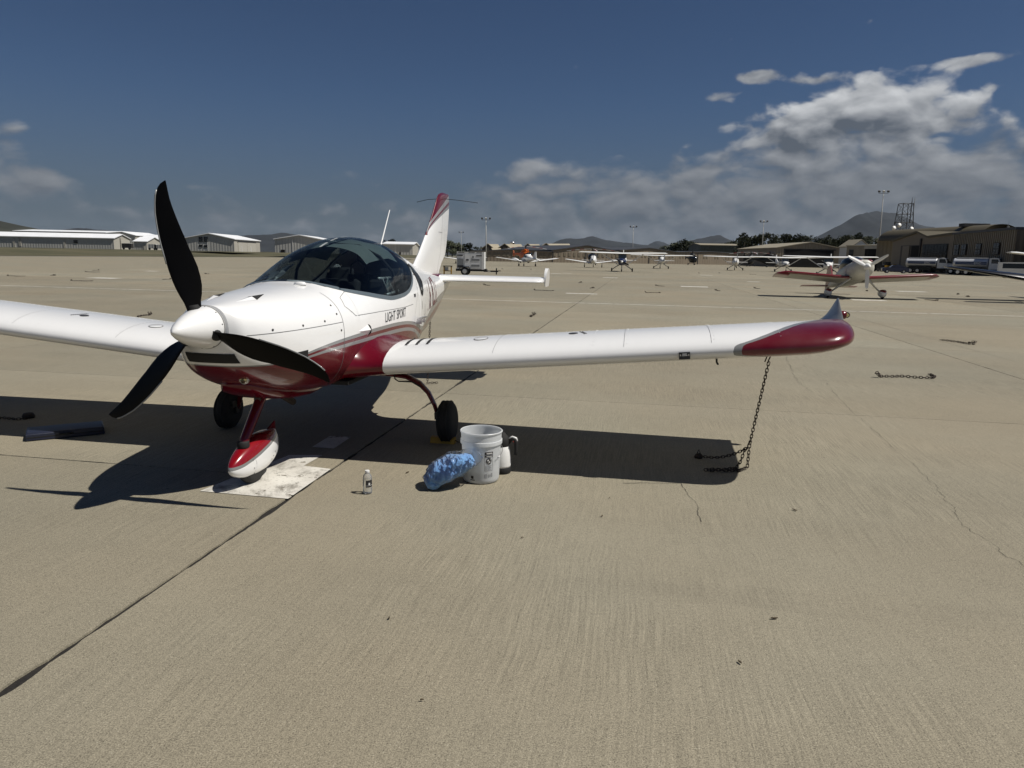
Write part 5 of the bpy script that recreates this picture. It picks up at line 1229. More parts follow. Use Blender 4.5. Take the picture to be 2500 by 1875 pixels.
panel(t, F, w * .47, w * .475, 0, ev, 'trim_white', 'downpipe')
endpanel(t, F, w + .08, 4, 13.6, 0, ev - .9, 'door_panel', 'sliding_door'); endpanel(t, F, w + .08, 13.9, 24, 0, ev - .9, 'door_panel', 'sliding_door'); endpanel(t, F, w + .14, 3.5, 24.5, ev - .85, ev - .65, 'trim_dark', 'door_rail')
for v in (7, 17.5): endpanel(t, F, w + .2, v, v + .3, 0, 1.8, 'trim_white', 'bollard', .3)
t, F, w, ev, rd = left_hangar('hangar', 'dark grey gabled hangar half hidden by the canopy', 668, 790, 586, 577, 235, 28, W3, 'v')
panel(t, F, w * .36, w * .365, 0, ev, 'trim_white', 'downpipe'); panel(t, F, w * .12, w * .2, 0, .9, 'void', 'vent')
t, F, w, ev, rd = left_hangar('hangar', 'low grey hangar with cream end between antenna and tail fin', 930, 1007, 597, 592, 225, 26, W3, 'u'); panel(t, F, w * .4, w * .41, 0, ev, 'trim_white', 'downpipe'); panel(t, F, w * .55, w * .6, 0, .8, 'void', 'vent')
# small parked things by the sheds
for i, (px, wd, hh, lab_) in enumerate(((312, 3.4, 2.6, 'small dark utility trailer against the cream hangar end'), (374, 3.0, 2.4, 'grey tank trailer beside the small sheds'), (392, 3.6, 2.2, 'white utility cart right of the small sheds'))):
    c = ray_at(px, 605, 258); t = thing('utility_trailer', lab_, 'trailer', (c.x, 258, ZL), 0, 'trailers by the left sheds'); MB().box((0, 0, .55 + hh / 2 * .6), (wd, 1.6, hh * .6)).build('body', 'clad_grey' if i else 'trim_dark', t); MB().box((0, 0, .5 + hh * .62), (wd * .8, 1.5, .12)).build('lid', 'trim_white', t)
    for s in (-1, 1): MB().lathe([(.001, -.1), (.4, -.1), (.4, .1), (.001, .1)], (s * wd * .3, -.8, .4), 12, 'y').build('wheel', 'tyre', t)
# --- middle: sawtooth sheds and the long brown hangars
def gable_shed(px0, px1, pyE, pyP, D, depth, i):
    a, b = ray_at(px0, pyE, D), ray_at(px1, pyE, D); w = (b - a).length; rd = a.z + (pyE - pyP) * D / FPX
    t, F = hangar('gabled_shed', ('first', 'second', 'third', 'fourth')[i] + ' tan roofed shed from the left in the row behind the orange helicopter', 'hangar' and (a.x, D, 0), 0, w, depth, a.z, rd, ('clad_brown_dark', 'roof_tan', 'wood_roof'), 'v', .6, 'tan roofed sheds behind the orange helicopter')
    window(t, F, w * .38, w * .62, a.z - .6, a.z + .9, mull=False, pane='window_pale'); panel(t, F, w * .1, w * .9, 0, a.z * .75, 'void', 'open_bay')
    MB().box(F(w * .95, 6, a.z + .3), (w * .5, 3, 2.0)).build('dormer', 'roof_tan', t)
for i, (a, b, yp) in enumerate(((1177, 1205, 596), (1215, 1248, 596), (1273, 1303, 596), (1316, 1350, 595))):
    D = 330
    A = ray_at(a, 608, D); B = ray_at(b, 608, D); gable_shed(a, b, 608, yp, D, 30, i)
# their long tan roofs run off to the right as lean-to slopes
for i, (x0, x1, yp) in enumerate(((1192, 1222, 596), (1232, 1278, 596), (1290, 1322, 596), (1333, 1396, 595))):
    D = 338; a, b = ray_at(x0, yp, D), ray_at(x1 - 6, yp, D); c, d = ray_at(x1 + 4, 612, D - 14), ray_at(x0 + 12, 612, D - 14)
    t = thing('shed_roof', ('leftmost', 'second', 'third', 'rightmost')[i] + ' sloping tan roof of the sheds behind the orange helicopter', 'roof', (a.x, D, 0), 0, 'tan roof slopes'); o = Vector((a.x, D, 0))
    MB().prism([a - o, b - o, c - o, d - o], (0, 0, -.3)).build('roof_slope', 'wood_roof', t); MB().prism([a - o + Vector((0, .2, 0)), b - o + Vector((0, .2, 0)), Vector((b.x - o.x, .2, 0)), Vector((0, .2, 0))], (0, .3, 0)).build('back_wall', 'clad_brown_dark', t)
c = ray_at(1251, 600, 345); t = thing('roof_vent', 'pale round roof vent on the tan sheds', 'vent', (c.x, 345, 0)); zt = ray_at(1251, 590, 345).z; MB().lathe([(1.0, c.z - 3), (1.0, zt - .8), (1.3, zt - .7), (.8, zt), (.05, zt)], (0, 0, 0), 14).build('cowl', 'alu', t, smooth=True)
def long_hangar(lab_, px0, px1, pyb, pyE, pyP, D0, D1, nwin, doors, depth=40):
    a, b = ray_at(px0, pyE, D0), ray_at(px1, pyE, D1); v = b - a; ang = math.atan2(v.y, v.x); w = math.hypot(v.x, v.y); ev = (a.z + b.z) / 2; rd = ev + (pyE - pyP) * (D0 + D1) / 2 / FPX
    t, F = hangar('long_hangar', lab_, (a.x, a.y, 0), ang, w, depth, ev, rd, ('clad_brown', 'clad_brown', 'roof_dark'), 'v', .5, 'long brown hangars across the apron')
    for k in range(nwin):
        u = w * (k + .5) / nwin
        for e in (-.9, .9): panel(t, F, u + e - .45, u + e + .45, ev * .52, ev * .82, 'window_pale', 'window')
    for u0, u1 in doors: panel(t, F, w * u0, w * u1, 0, ev * .95, 'trim_dark', 'door_post')
    return t, F, w, ev
long_hangar('brown long hangar with pale windows behind the orange helicopter', 1190, 1347, 638, 613, 611, 228, 232, 7, ((.48, .495),))
long_hangar('brown hangar under a shallow dark gable behind the blue nosed aircraft', 1348, 1512, 638, 613, 601, 234, 246, 7, ((0, .015), (.47, .50)))
long_hangar('brown hangar under a shallow dark gable behind the middle high-wing aircraft', 1512, 1650, 640, 613, 607, 248, 268, 6, ((.0, .02), (.5, .52)))
long_hangar('brown low hangar stretch left of the tan hangar, dark helicopter in front', 1650, 1815, 643, 618, 616, 270, 300, 6, ((.3, .31),), 30)
t, F = hangar('green_shed', 'dark green metal shed with pale roof edge beyond the brown hangars', (ray_at(1711, 600, 400).x, 400, 0), -.02, (ray_at(1813, 600, 396) - ray_at(1711, 600, 400)).length, 30, ray_at(1711, 598, 400).z, ray_at(1711, 594, 400).z, ('clad_green', 'clad_green', 'roof_tan'), 'u')
# tan hangar with the big black door
D = 228; a, b = ray_at(1896, 605, D), ray_at(2072, 605, D - 4); w = (b - a).length
t, F = hangar('tan_hangar', 'tan corrugated hangar with a wide black open door', (a.x, D, 0), -.02, w, 42, a.z, a.z + 13 * D / FPX, ('clad_tan', 'clad_brown', 'roof_tan'), 'v')
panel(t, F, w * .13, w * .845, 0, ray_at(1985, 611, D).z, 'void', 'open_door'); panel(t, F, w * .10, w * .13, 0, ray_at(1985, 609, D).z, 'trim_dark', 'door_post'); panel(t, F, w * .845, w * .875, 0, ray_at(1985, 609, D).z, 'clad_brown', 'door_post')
panel(t, F, w * .10, w * .875, ray_at(1985, 611, D).z, ray_at(1985, 608.5, D).z, 'trim_dark', 'door_lintel')
# corrugation ribs, picked out one by one
for k in range(26):
    u = w * (k + .5) / 26; top = a.z + (13 * D / FPX) * (1 - abs(u - w / 2) / (w / 2)); lo = ray_at(1985, 608, D).z if .10 < u / w < .88 else 0
    panel(t, F, u - .16, u + .16, lo, top - .2, 'clad_tan', 'cladding_rib', -.08, .16)
a2 = ray_at(1842, 616, 262); MB().add([(0, 0, 0), (a2.x - a.x, 262 - D, 0), (a2.x - a.x, 262 - D, a2.z), (0, 0, a.z)], [(0, 1, 2, 3)]).build('side_lean_to', 'clad_brown', t)
# annex: cream block with small gable and a dark bay
D = 200; a, b = ray_at(2068, 600, D), ray_at(2182, 597, D - 14); v = b - a; ang = math.atan2(v.y, v.x); w = math.hypot(v.x, v.y)
t, F = hangar('cream_annex', 'cream flat annex with a dark bay between the tan and brown hangars', (a.x, D, 0), ang, w, 26, a.z, a.z + .3, ('clad_tan', 'clad_tan', 'roof_tan'), 'u', .2)
panel(t, F, w * .42, w * .97, 0, a.z - .9, 'void', 'open_bay'); panel(t, F, w * .40, w * .98, a.z - .85, a.z - .1, 'clad_cream', 'door_header'); window(t, F, w * .06, w * .16, 3.4, 5.2); panel(t, F, w * .44, w * .50, 0, a.z - 1, 'clad_brown_dark', 'sliding_door')
c = ray_at(2100, 603, 214); t, F = hangar('white_gable_house', 'small white gabled front with two dark windows above the annex', (ray_at(2080, 603, 214).x, 214, 0), 0, 5.2, 8, c.z, c.z + 1.9, ('trim_white', 'trim_white', 'roof_tan'), 'v', .3)
for u in (1.5, 3.1): window(t, F, u, u + .7, c.z - .6, c.z + .3, mull=False)
# big brown hangar with barrel roof
D = 158; p0, p1 = ray_at(2180, 590, D), ray_at(2330, 578, 136); v = p1 - p0; ang = math.atan2(v.y, v.x); w = math.hypot(v.x, v.y)
F = Frame((p0.x, p0.y, 0), ang); t = thing('brown_hangar', 'large brown hangar with low gable, glazed door and barrel roof at right', 'hangar', (p0.x, p0.y, 0)); HB = t
zl, zp, zr = ray_at(2180, 590, D).z, ray_at(2250, 568, 148).z, ray_at(2330, 572, 136).z
MB().add([F(0, 0, 0), F(w, 0, 0), F(w, 0, zr), F(w * .62, 0, zr - .4), F(w * .44, 0, zp), F(0, 0, zl)], [(0, 1, 2, 3, 4, 5)]).build('front_wall', 'clad_brown', t)
rp = [(0, zl), (w * .44, zp), (w * .62, zr - .4), (w, zr)]
for (u0, z0), (u1, z1) in zip(rp, rp[1:]): MB().prism([F(u0, -.4, z0), F(u1, -.4, z1), F(u1, 40, z1), F(u0, 40, z0)], (0, 0, .35)).build('roof', 'roof_olive', t)
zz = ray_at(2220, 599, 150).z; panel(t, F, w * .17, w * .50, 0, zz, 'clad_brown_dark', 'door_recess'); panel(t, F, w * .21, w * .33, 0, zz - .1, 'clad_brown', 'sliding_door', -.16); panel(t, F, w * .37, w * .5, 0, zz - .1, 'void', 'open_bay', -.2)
panel(t, F, w * .495, w * .515, 0, zr - .5, 'trim_dark', 'corner_post', -.1, .3)
zz2 = ray_at(2290, 596, 142).z; gw = panel(t, F, w * .545, w * .93, 0, zz2, 'trim_dark', 'glazed_door', -.08)
for i in range(8):
    for j in range(3):
        u0 = w * (.55 + .375 * i / 8); u1 = w * (.55 + .375 * (i + 1) / 8); z0 = zz2 * (.02 + .96 * j / 3); z1 = zz2 * (.02 + .96 * (j + 1) / 3)
        panel(t, F, u0 + .05, u1 - .05, z0 + .05, z1 - .05, 'window_dark', 'pane', -.17, .06, parent=gw)
# two-storey ribbed office wing
q0, q1 = ray_at(2330, 573, 135), ray_at(2482, 572, 112); v2 = q1 - q0; an2 = math.atan2(v2.y, v2.x); w2 = math.hypot(v2.x, v2.y); zt = q0.z
F2 = Frame((q0.x, q0.y, 0), an2); t2 = thing('office_block', 'brown ribbed two-storey office block with dark four-pane windows', 'building', (q0.x, q0.y, 0))
MB().add([F2(0, 0, 0), F2(w2, 0, 0), F2(w2, 0, zt), F2(0, 0, zt)], [(0, 1, 2, 3)]).build('front_wall', 'clad_brown', t2); MB().add([F2(w2, 0, 0), F2(w2, 20, 0), F2(w2, 20, zt), F2(w2, 0, zt)], [(0, 1, 2, 3)]).build('end_wall', 'clad_brown', t2)
MB().prism([F2(-.2, -.3, zt), F2(w2 + .2, -.3, zt), F2(w2 + .2, 20, zt), F2(-.2, 20, zt)], (0, 0, .4)).build('roof', 'roof_dark', t2)
wins = [(.06, .145), (.19, .275), (.44, .525), (.72, .805)]
for u0, u1 in wins: window(t2, F2, w2 * u0, w2 * u1, zt * .47, zt * .74, v=-.22)
for u0, u1 in ((.05, .14), (.70, .80)): panel(t2, F2, w2 * u0, w2 * u1, 0, zt * .24, 'trim_dark', 'door', -.2)
nr = 34
for k in range(nr):
    u = w2 * (k + .5) / nr; f = u / w2
    segs = [(0, zt)]
    for u0, u1 in wins:
        if u0 - .01 < f < u1 + .01: segs = [(0, zt * .46), (zt * .75, zt)]
    for z0, z1 in segs: panel(t2, F2, u - .10, u + .10, z0, z1, 'clad_tan', 'cladding_rib', -.09, .18)
r0, r1 = ray_at(2482, 571, 118), ray_at(2700, 571, 90); v3 = r1 - r0; F3 = Frame((r0.x, r0.y, 0), math.atan2(v3.y, v3.x)); t3 = thing('office_block', 'plain brown block set back at the right edge', 'building', (r0.x, r0.y, 0)); w3 = math.hypot(v3.x, v3.y)
MB().add([F3(0, 0, 0), F3(w3, 0, 0), F3(w3, 0, r0.z), F3(0, 0, r0.z)], [(0, 1, 2, 3)]).build('front_wall', 'clad_brown_dark', t3); panel(t3, F3, .8, 2.0, r0.z * .55, r0.z * .72, 'void', 'window'); MB().prism([F3(-.2, -.3, r0.z), F3(w3, -.3, r0.z), F3(w3, 20, r0.z), F3(-.2, 20, r0.z)], (0, 0, .4)).build('roof', 'roof_dark', t3)
# barrel roof behind
Db = 185; A = ray_at(2150, 590, Db); B = ray_at(2216, 590, Db); rad = (B.x - A.x) / 2; hh = ray_at(2185, 563, Db).z - A.z; cxb = (A.x + B.x) / 2
t4 = thing('barrel_roof_hangar', 'barrel roofed hangar with olive roof behind the brown gable', 'hangar', (cxb, Db, 0)); arc = [(rad * 1.25 * math.cos(PI * (1 - k / 16)), A.z + hh * math.sin(PI * k / 16)) for k in range(17)]
MB().add([Vector((x, 0, z)) for x, z in arc] + [Vector((rad * 1.25, 0, 0)), Vector((-rad * 1.25, 0, 0))], [tuple(range(19))]).build('front_wall', 'clad_tan', t4)
dirb = Vector((40, 62 * -.55, 0))
e = ray_at(2480, 569, 150) - ray_at(2216, 563, Db); e.z = 0
MB().loft([[Vector((x, -.3, z + .15)) for x, z in arc], [Vector((x + e.x, e.y - .3, z + .15)) for x, z in arc]], False, False).build('roof', 'roof_olive', t4, smooth=True)
MB().box((-rad * .1, -.3, A.z + hh * .35), (1.4, .4, hh * .55)).build('louvre', 'trim_dark', t4)
MB().box((e.x * .78, e.y * .78, A.z + hh + .2), (5.5, 2, .7)).build('roof_unit', 'trim_dark', t4)
# ---- light masts
def mast(px, ytop, D, lab_, lean, heads=3):
    p = ray_at(px, ytop, D); h = p.z; t = thing('light_mast', lab_, 'lamp post', (p.x - lean * h, D, 0), 0, 'floodlight masts across the apron'); t.rotation_euler = (0, lean, 0)
    MB().tube([(0, 0, 0), (0, 0, h * .5), (0, 0, h - .6)], [.17, .13, .09], 8).build('pole', 'clad_grey', t, smooth=True); MB().box((0, 0, h - .6), (2.6, .10, .10)).build('crossarm', 'trim_dark', t)
    for k in range(heads): MB().box((-1.2 + 2.4 * k / (heads - 1), -.1, h - .15), (.5, .4, .42), Euler((.5, 0, 0))).build('lamp_head', 'clad_grey' if k % 2 else 'trim_dark', t)
mast(1186.5, 532, 222, 'floodlight mast right of the tail fin', -.019); mast(1546.5, 552, 290, 'floodlight mast behind the brown hangars in the middle', -.012); mast(1865, 539, 262, 'floodlight mast in front of the tan hangar side', -.012); mast(2157.5, 466, 196, 'tallest floodlight mast beside the lattice tower', -.022); mast(1126, 566, 420, 'farthest small floodlight mast left of the generator', -.018)
# ---- lattice tower
D = 250; TP = ray_at(2205, 560, D); zt = ray_at(2205, 497, D).z; wd = (ray_at(2220, 560, D).x - ray_at(2190, 560, D).x); t = thing('lattice_tower', 'dark steel lattice tower with antenna mast above the barrel roof', 'tower', (TP.x, D, 0)); hw0, hw1 = wd * .72, wd * .40
def tw(f, sx, sy): hwf = hw0 + (hw1 - hw0) * f; return Vector((sx * hwf, sy * hwf, zt * f))
cor = ((-1, -1), (1, -1), (1, 1), (-1, 1))
for sx, sy in cor: MB().tube([tw(0, sx, sy), tw(1, sx, sy)], .13, 6).build('leg', 'dark_steel', t)
lv = [.45, .58, .71, .84, 1.0]
for i, f in enumerate(lv):
    for (a, b) in zip(cor, cor[1:] + cor[:1]):
        MB().tube([tw(f, *a), tw(f, *b)], .08, 5).build('girt', 'dark_steel', t)
        if i: MB().tube([tw(lv[i - 1], *a), tw(f, *b)], .05, 5).build('brace', 'dark_steel', t); MB().tube([tw(lv[i - 1], *b), tw(f, *a)], .05, 5).build('brace', 'dark_steel', t)
zm = ray_at(2217, 483, D).z; mx = ray_at(2217, 520, D).x - TP.x; MB().tube([(mx, -hw1, zt * .7), (mx, -hw1, zt + .3), (mx, -hw1, zm)], [.2, .14, .05], 6).build('antenna_mast', 'dark_steel', t)
for k in range(5): MB().tube([(mx + .9, -hw1, zt * (.72 + .07 * k)), (mx + .9, -hw1, zt * (.72 + .07 * k) + 1.8)], .08, 5).build('antenna', 'clad_grey', t)
for px, py in ((2182, 557), (2225, 559), (2195, 550)):
    c = ray_at(px, py, D - 3) - Vector((TP.x, D, 0)); MB().lathe([(.01, .25), (.5, .12), (.75, -.1)], c, 12, 'y').build('dish', 'trim_white', t, smooth=True)
c = ray_at(2459, 568, 140); t = thing('roof_mast', 'thin antenna mast with box on the right-hand roof', 'antenna', (c.x, 140, c.z - .3)); zz = ray_at(2459, 541, 140).z - c.z; MB().tube([(0, 0, 0), (0, 0, zz)], .05, 6).build('pole', 'clad_grey', t); MB().box((.05, 0, zz * .5), (.35, .3, .9)).build('box', 'clad_grey', t)
# ================================================================== the other aircraft and vehicles
simple('white_far', (.74, .74, .72), .4, var=.04); simple('navy_paint', (.012, .022, .075), .3, coat=.5); simple('maroon_far', (.16, .003, .007), .3, coat=.5); simple('orange_paint', (.62, .13, .015), .45); simple('heli_dark', (.012, .013, .014), .45, spec=.3); simple('cream_far', (.52, .51, .45), .45); simple('grey_far', (.20, .21, .22), .5); simple('rotor_white', (.5, .5, .48), .5); simple('rotor_red', (.25, .02, .03), .5)
simple('glass_far', (.012, .016, .02), .08, var=.1)
def oval(y, w, b, t, n=14, e=.8): return [Vector((w * math.copysign(abs(math.cos(a)) ** e, math.cos(a)), y, (b + t) / 2 + (t - b) / 2 * math.copysign(abs(math.sin(a)) ** e, math.sin(a)))) for a in [2 * PI * k / n for k in range(n)]]
def foil(x, le, te, z, th, s=1): 
    c = te - le; return [Vector((s * x, le + c * u, z + v * th)) for u, v in ((1, 0), (.6, .45), (.3, .6), (.08, .38), (0, 0), (.08, -.28), (.3, -.35), (.6, -.2))]
def wheel_part(t, x, y, r, w, name='wheel'):
    o = MB().lathe([(.001, -w * .4), (r * .5, -w * .5), (r * .85, -w * .5), (r, -w * .25), (r, w * .25), (r * .85, w * .5), (r * .5, w * .5), (.001, w * .4)], (x, y, r), 18, 'x').build(name, 'tyre', t, smooth=True)
    MB().lathe([(.001, -w * .52), (r * .45, -w * .54), (r * .45, w * .54), (.001, w * .52)], (x, y, r), 12, 'x').build('hub', 'grey_far', o); return o
def fan(t, y, z, R, n, mat, ang, wd=.09, cone=.16):
    o = MB().lathe([(.005, -.32), (.08, -.22), (cone, 0), (cone, .05)], (0, y, z), 14, 'y').build('spinner', 'white_far', t, smooth=True)
    for k in range(n):
        a = ang + 2 * PI * k / n; d = Vector((math.sin(a), 0, math.cos(a))); s = Vector((math.cos(a), 0, -math.sin(a))); c = Vector((0, y - .05, z))
        mb = MB(); rg = []
        for f, ww in ((.1, .6), (.35, 1.1), (.7, 1.0), (.95, .7), (1.0, .4)): rg.append([c + d * R * f + s * wd * ww * u + Vector((0, v * .02 + u * .03, 0)) for u, v in ((-1, 0), (0, -1), (1, 0), (0, 1))])
        mb.loft(rg, True, True); mb.build('propeller_blade', mat, t)
def high_wing(lab, px, py, D, rz, body='white_far', cowl='white_far', stripe='maroon_far', blade='heli_dark', ang=.6):
    p = gnd(px, py); s = D / p.y; p = Vector((p.x * s, D, 0)); t = thing('high_wing_aircraft', lab, 'aircraft', (p.x, p.y, 0), rz, 'small aircraft parked across the apron')
    mb = MB(); mb.loft([oval(y, w, b, tp) for y, w, b, tp in ((-1.75, .32, .98, 1.48), (-1.6, .44, .88, 1.55), (-1.0, .50, .78, 1.62), (-.72, .52, .76, 1.68))], True, True); mb.build('cowling', cowl, t, smooth=True)
    mb = MB(); mb.loft([oval(y, w, b, tp) for y, w, b, tp in ((-.72, .52, .76, 1.68), (-.3, .55, .75, 1.95), (.0, .56, .75, 2.12), (.9, .55, .78, 2.14), (1.6, .48, .86, 2.0), (2.6, .32, 1.02, 1.72), (4.0, .17, 1.18, 1.52), (5.4, .06, 1.30, 1.42))], True, True); mb.build('fuselage', body, t, smooth=True)
    mb = MB(); mb.loft([[Vector((x, -.74, 1.66)) for x in (-.46, -.15, .15, .46)], [Vector((x, -.12, 2.11)) for x in (-.50, -.17, .17, .50)]], False, False); mb.build('windshield', 'glass_far', t)
    for s in (1, -1):
        mb = MB(); mb.add([(s * .57, -.35, 1.65), (s * .57, 1.5, 1.62), (s * .545, 1.4, 1.98), (s * .555, -.02, 2.02)], [(0, 1, 2, 3)]); mb.build('side_window', 'glass_far', t)
        mb = MB(); mb.loft([foil(.0, -.25, 1.37, 2.20, .24, s), foil(2.6, -.25, 1.37, 2.26, .22, s), foil(5.2, -.12, 1.05, 2.32, .14, s), foil(5.45, .05, .95, 2.30, .05, s)], True, True); mb.build('wing', body, t, autos=40)
        MB().tube([(s * .52, .15, .86), (s * 2.55, .25, 2.16)], .05, 6, flat=.5).build('wing_strut', body, t)
        MB().tube([(s * .35, .45, .85), (s * .9, .5, .5), (s * 1.22, .5, .25)], [.06, .05, .04], 6).build('gear_leg', body if body != 'white_far' else 'grey_far', t); wheel_part(t, s * 1.27, .5, .22, .16)
        mb = MB(); mb.loft([foil(.05, 4.55, 5.5, 1.40, .08, s), foil(1.7, 4.75, 5.45, 1.40, .05, s)], True, True); mb.build('tailplane', body, t, autos=40)
        mb = MB(); mb.add([(s * .53, -1.5, 1.25), (s * .585, .9, 1.2), (s * .585, .9, 1.32), (s * .53, -1.5, 1.32)], [(0, 1, 2, 3)]); mb.build('stripe', stripe, t)
    mb = MB(); mb.prism([(-.04, 3.7, 1.55), (-.04, 4.7, 1.95), (-.04, 5.15, 2.72), (-.04, 5.6, 2.72), (-.04, 5.55, 1.35), (-.04, 4.6, 1.45)], (.08, 0, 0)); mb.build('tail_fin', body, t)
    MB().tube([(0, -1.25, .8), (0, -1.32, .2)], .05, 6).build('nose_leg', 'grey_far', t); wheel_part(t, 0, -1.32, .19, .14, 'nose_wheel')
    fan(t, -1.8, 1.22, .95, 2, blade, ang)
    return t
def low_wing(lab, px, py, D, rz, accent='navy_paint', twin=False, name='low_wing_aircraft'):
    p = gnd(px, py); s = D / p.y; p = Vector((p.x * s, D, 0)); t = thing(name, lab, 'aircraft', (p.x, p.y, 0), rz, 'small aircraft parked across the apron')
    mb = MB(); mb.loft([oval(y, w, b, tp) for y, w, b, tp in ((-2.1, .22, .98, 1.35), (-1.9, .40, .82, 1.46), (-1.0, .52, .72, 1.55), (-.6, .56, .70, 1.62), (.0, .58, .70, 2.02), (.9, .56, .72, 2.05), (1.7, .46, .80, 1.75), (3.0, .28, .95, 1.5), (4.6, .08, 1.15, 1.35))], True, True); mb.build('fuselage', 'white_far', t, smooth=True)
    mb = MB(); mb.loft([[Vector((x, -.68, 1.60)) for x in (-.44, 0, .44)], [Vector((x, -.05, 2.02)) for x in (-.46, 0, .46)]], False, False); mb.build('windshield', 'glass_far', t)
    for s in (1, -1):
        mb = MB(); mb.add([(s * .585, -.3, 1.55), (s * .575, 1.3, 1.5), (s * .54, 1.2, 1.86), (s * .56, .0, 1.9)], [(0, 1, 2, 3)]); mb.build('side_window', 'glass_far', t)
        sp = 5.6 if twin else 4.9
        mb = MB(); mb.loft([foil(.3, -.7, 1.0, .78, .26, s), foil(1.5, -.6, 1.0, .88, .24, s), foil(sp - .3, -.5, .85, .80 + .105 * sp, .15, s), foil(sp, -.3, .75, .80 + .11 * sp, .05, s)], True, True); mb.build('wing', 'white_far', t, autos=40)
        MB().tube([(s * 1.5, .2, .8), (s * 1.5, .2, .25)], .05, 6).build('gear_leg', 'grey_far', t); wheel_part(t, s * 1.5, .2, .21, .15)
        mb = MB(); mb.loft([foil(.0, 3.8, 4.7, 1.25, .08, s), foil(1.9, 3.9, 4.6, 1.25, .05, s)], True, True); mb.build('tailplane', 'white_far', t, autos=40)
        mb = MB(); mb.add([(s * .55, -1.4, 1.0), (s * .60, .8, .98), (s * .60, .8, 1.12), (s * .55, -1.4, 1.14)], [(0, 1, 2, 3)]); mb.build('stripe', accent, t)
        if twin:
            mb = MB(); mb.loft([oval(y, w, b, tp) for y, w, b, tp in ((-1.9, .16, .92, 1.25), (-1.7, .34, .78, 1.38), (-.8, .38, .74, 1.40), (.4, .30, .80, 1.25), (1.1, .08, .95, 1.05))], True, True); n = mb.build('engine_nacelle', 'white_far', t, smooth=True); n.location.x = s * 1.9
            for k in range(2): MB().box((s * 1.9 + (.45 if k else -.45), -1.95, 1.08), (.9, .03, .14)).build('propeller_blade', 'heli_dark', t)
    mb = MB(); mb.prism([(-.04, 3.0, 1.42), (-.04, 3.9, 2.45), (-.04, 4.5, 2.45), (-.04, 4.75, 1.25)], (.08, 0, 0)); mb.build('tail_fin', accent if not twin else 'white_far', t)
    MB().tube([(0, -1.5, .85), (0, -1.55, .2)], .05, 6).build('nose_leg', 'grey_far', t); wheel_part(t, 0, -1.55, .18, .13, 'nose_wheel')
    if not twin: fan(t, -2.12, 1.16, .92, 2, 'heli_dark', .5)
    return t
high_wing('white high-wing aircraft with dark blue nose facing the camera', 1518, 663, 90, -.17, 'white_far', 'navy_paint', 'navy_paint', ang=2.0)
high_wing('white high-wing aircraft seen from behind right of the blue nosed one', 1613, 656, 128, PI - .1, ang=1.2)
high_wing('cream bodied high-wing aircraft seen from behind in the middle distance', 1794, 660, 125, PI - .25, 'white_far', 'cream_far', 'cream_far', ang=.4)
high_wing('white high-wing aircraft with dark cowl left of the red and white taildragger', 1913, 664, 116, -.1, 'white_far', 'white_far', 'grey_far', ang=1.2)
high_wing('white high-wing aircraft partly hidden behind the red winged taildragger', 2020, 673, 89, -.45, 'white_far', 'white_far', 'grey_far', ang=2.3)
low_wing('white low-wing aircraft with blue tail behind the blue nosed high-wing', 1448, 653, 126, PI - .17 + .05)
low_wing('white low-wing twin seen from behind under the orange helicopter', 1286, 650, 124, PI + .32, twin=True, name='twin_engine_aircraft')
low_wing('white low-wing aircraft mostly hidden behind the generator trailer', 1131, 642, 146, .35, 'grey_far')
# ---- red and white taildragger
p = gnd(2083, 728); TD = thing('taildragger_aircraft', 'red and white low-wing taildragger with three-blade white propeller and wheel fairings', 'aircraft', (p.x, p.y, 0), -.155)
TDB = bpy.data.objects.new('airframe', None)
bpy.data.objects.remove(TDB)
def tilt(v, k=.19):                      # sits tail-low on its tail wheel
    v = Vector(v); return Vector((v.x, v.y, v.z - k * v.y + .0))
class TM(MB):
    def build(s, *a, **k): s.v = [tuple(tilt(v)) for v in s.v]; return super().build(*a, **k)
mb = TM(); mb.loft([oval(y, w, b, tp, 18) for y, w, b, tp in ((-1.35, .16, 1.02, 1.34), (-1.30, .30, .92, 1.46), (-1.1, .43, .82, 1.54), (-.6, .48, .74, 1.60), (-.35, .50, .73, 1.62))], True, True); mb.build('cowling', 'cream_far', TD, smooth=True)
mb = TM(); mb.loft([oval(y, w, b, tp, 18) for y, w, b, tp in ((-.35, .50, .73, 1.62), (.2, .55, .72, 1.60), (1.2, .52, .74, 1.60), (2.0, .42, .80, 1.52), (3.2, .22, .98, 1.36), (4.3, .08, 1.12, 1.25), (4.7, .03, 1.15, 1.2))], True, True); mb.build('fuselage', 'cream_far', TD, smooth=True)
mb = TM(); mb.loft([oval(y, w, 1.3, tp, 18) for y, w, tp in ((-.30, .1, 1.55), (.0, .38, 1.78), (.4, .48, 1.96), (.9, .48, 1.98), (1.5, .36, 1.84), (2.1, .1, 1.55))], True, True); mb.build('canopy', 'glass_far', TD, smooth=True)
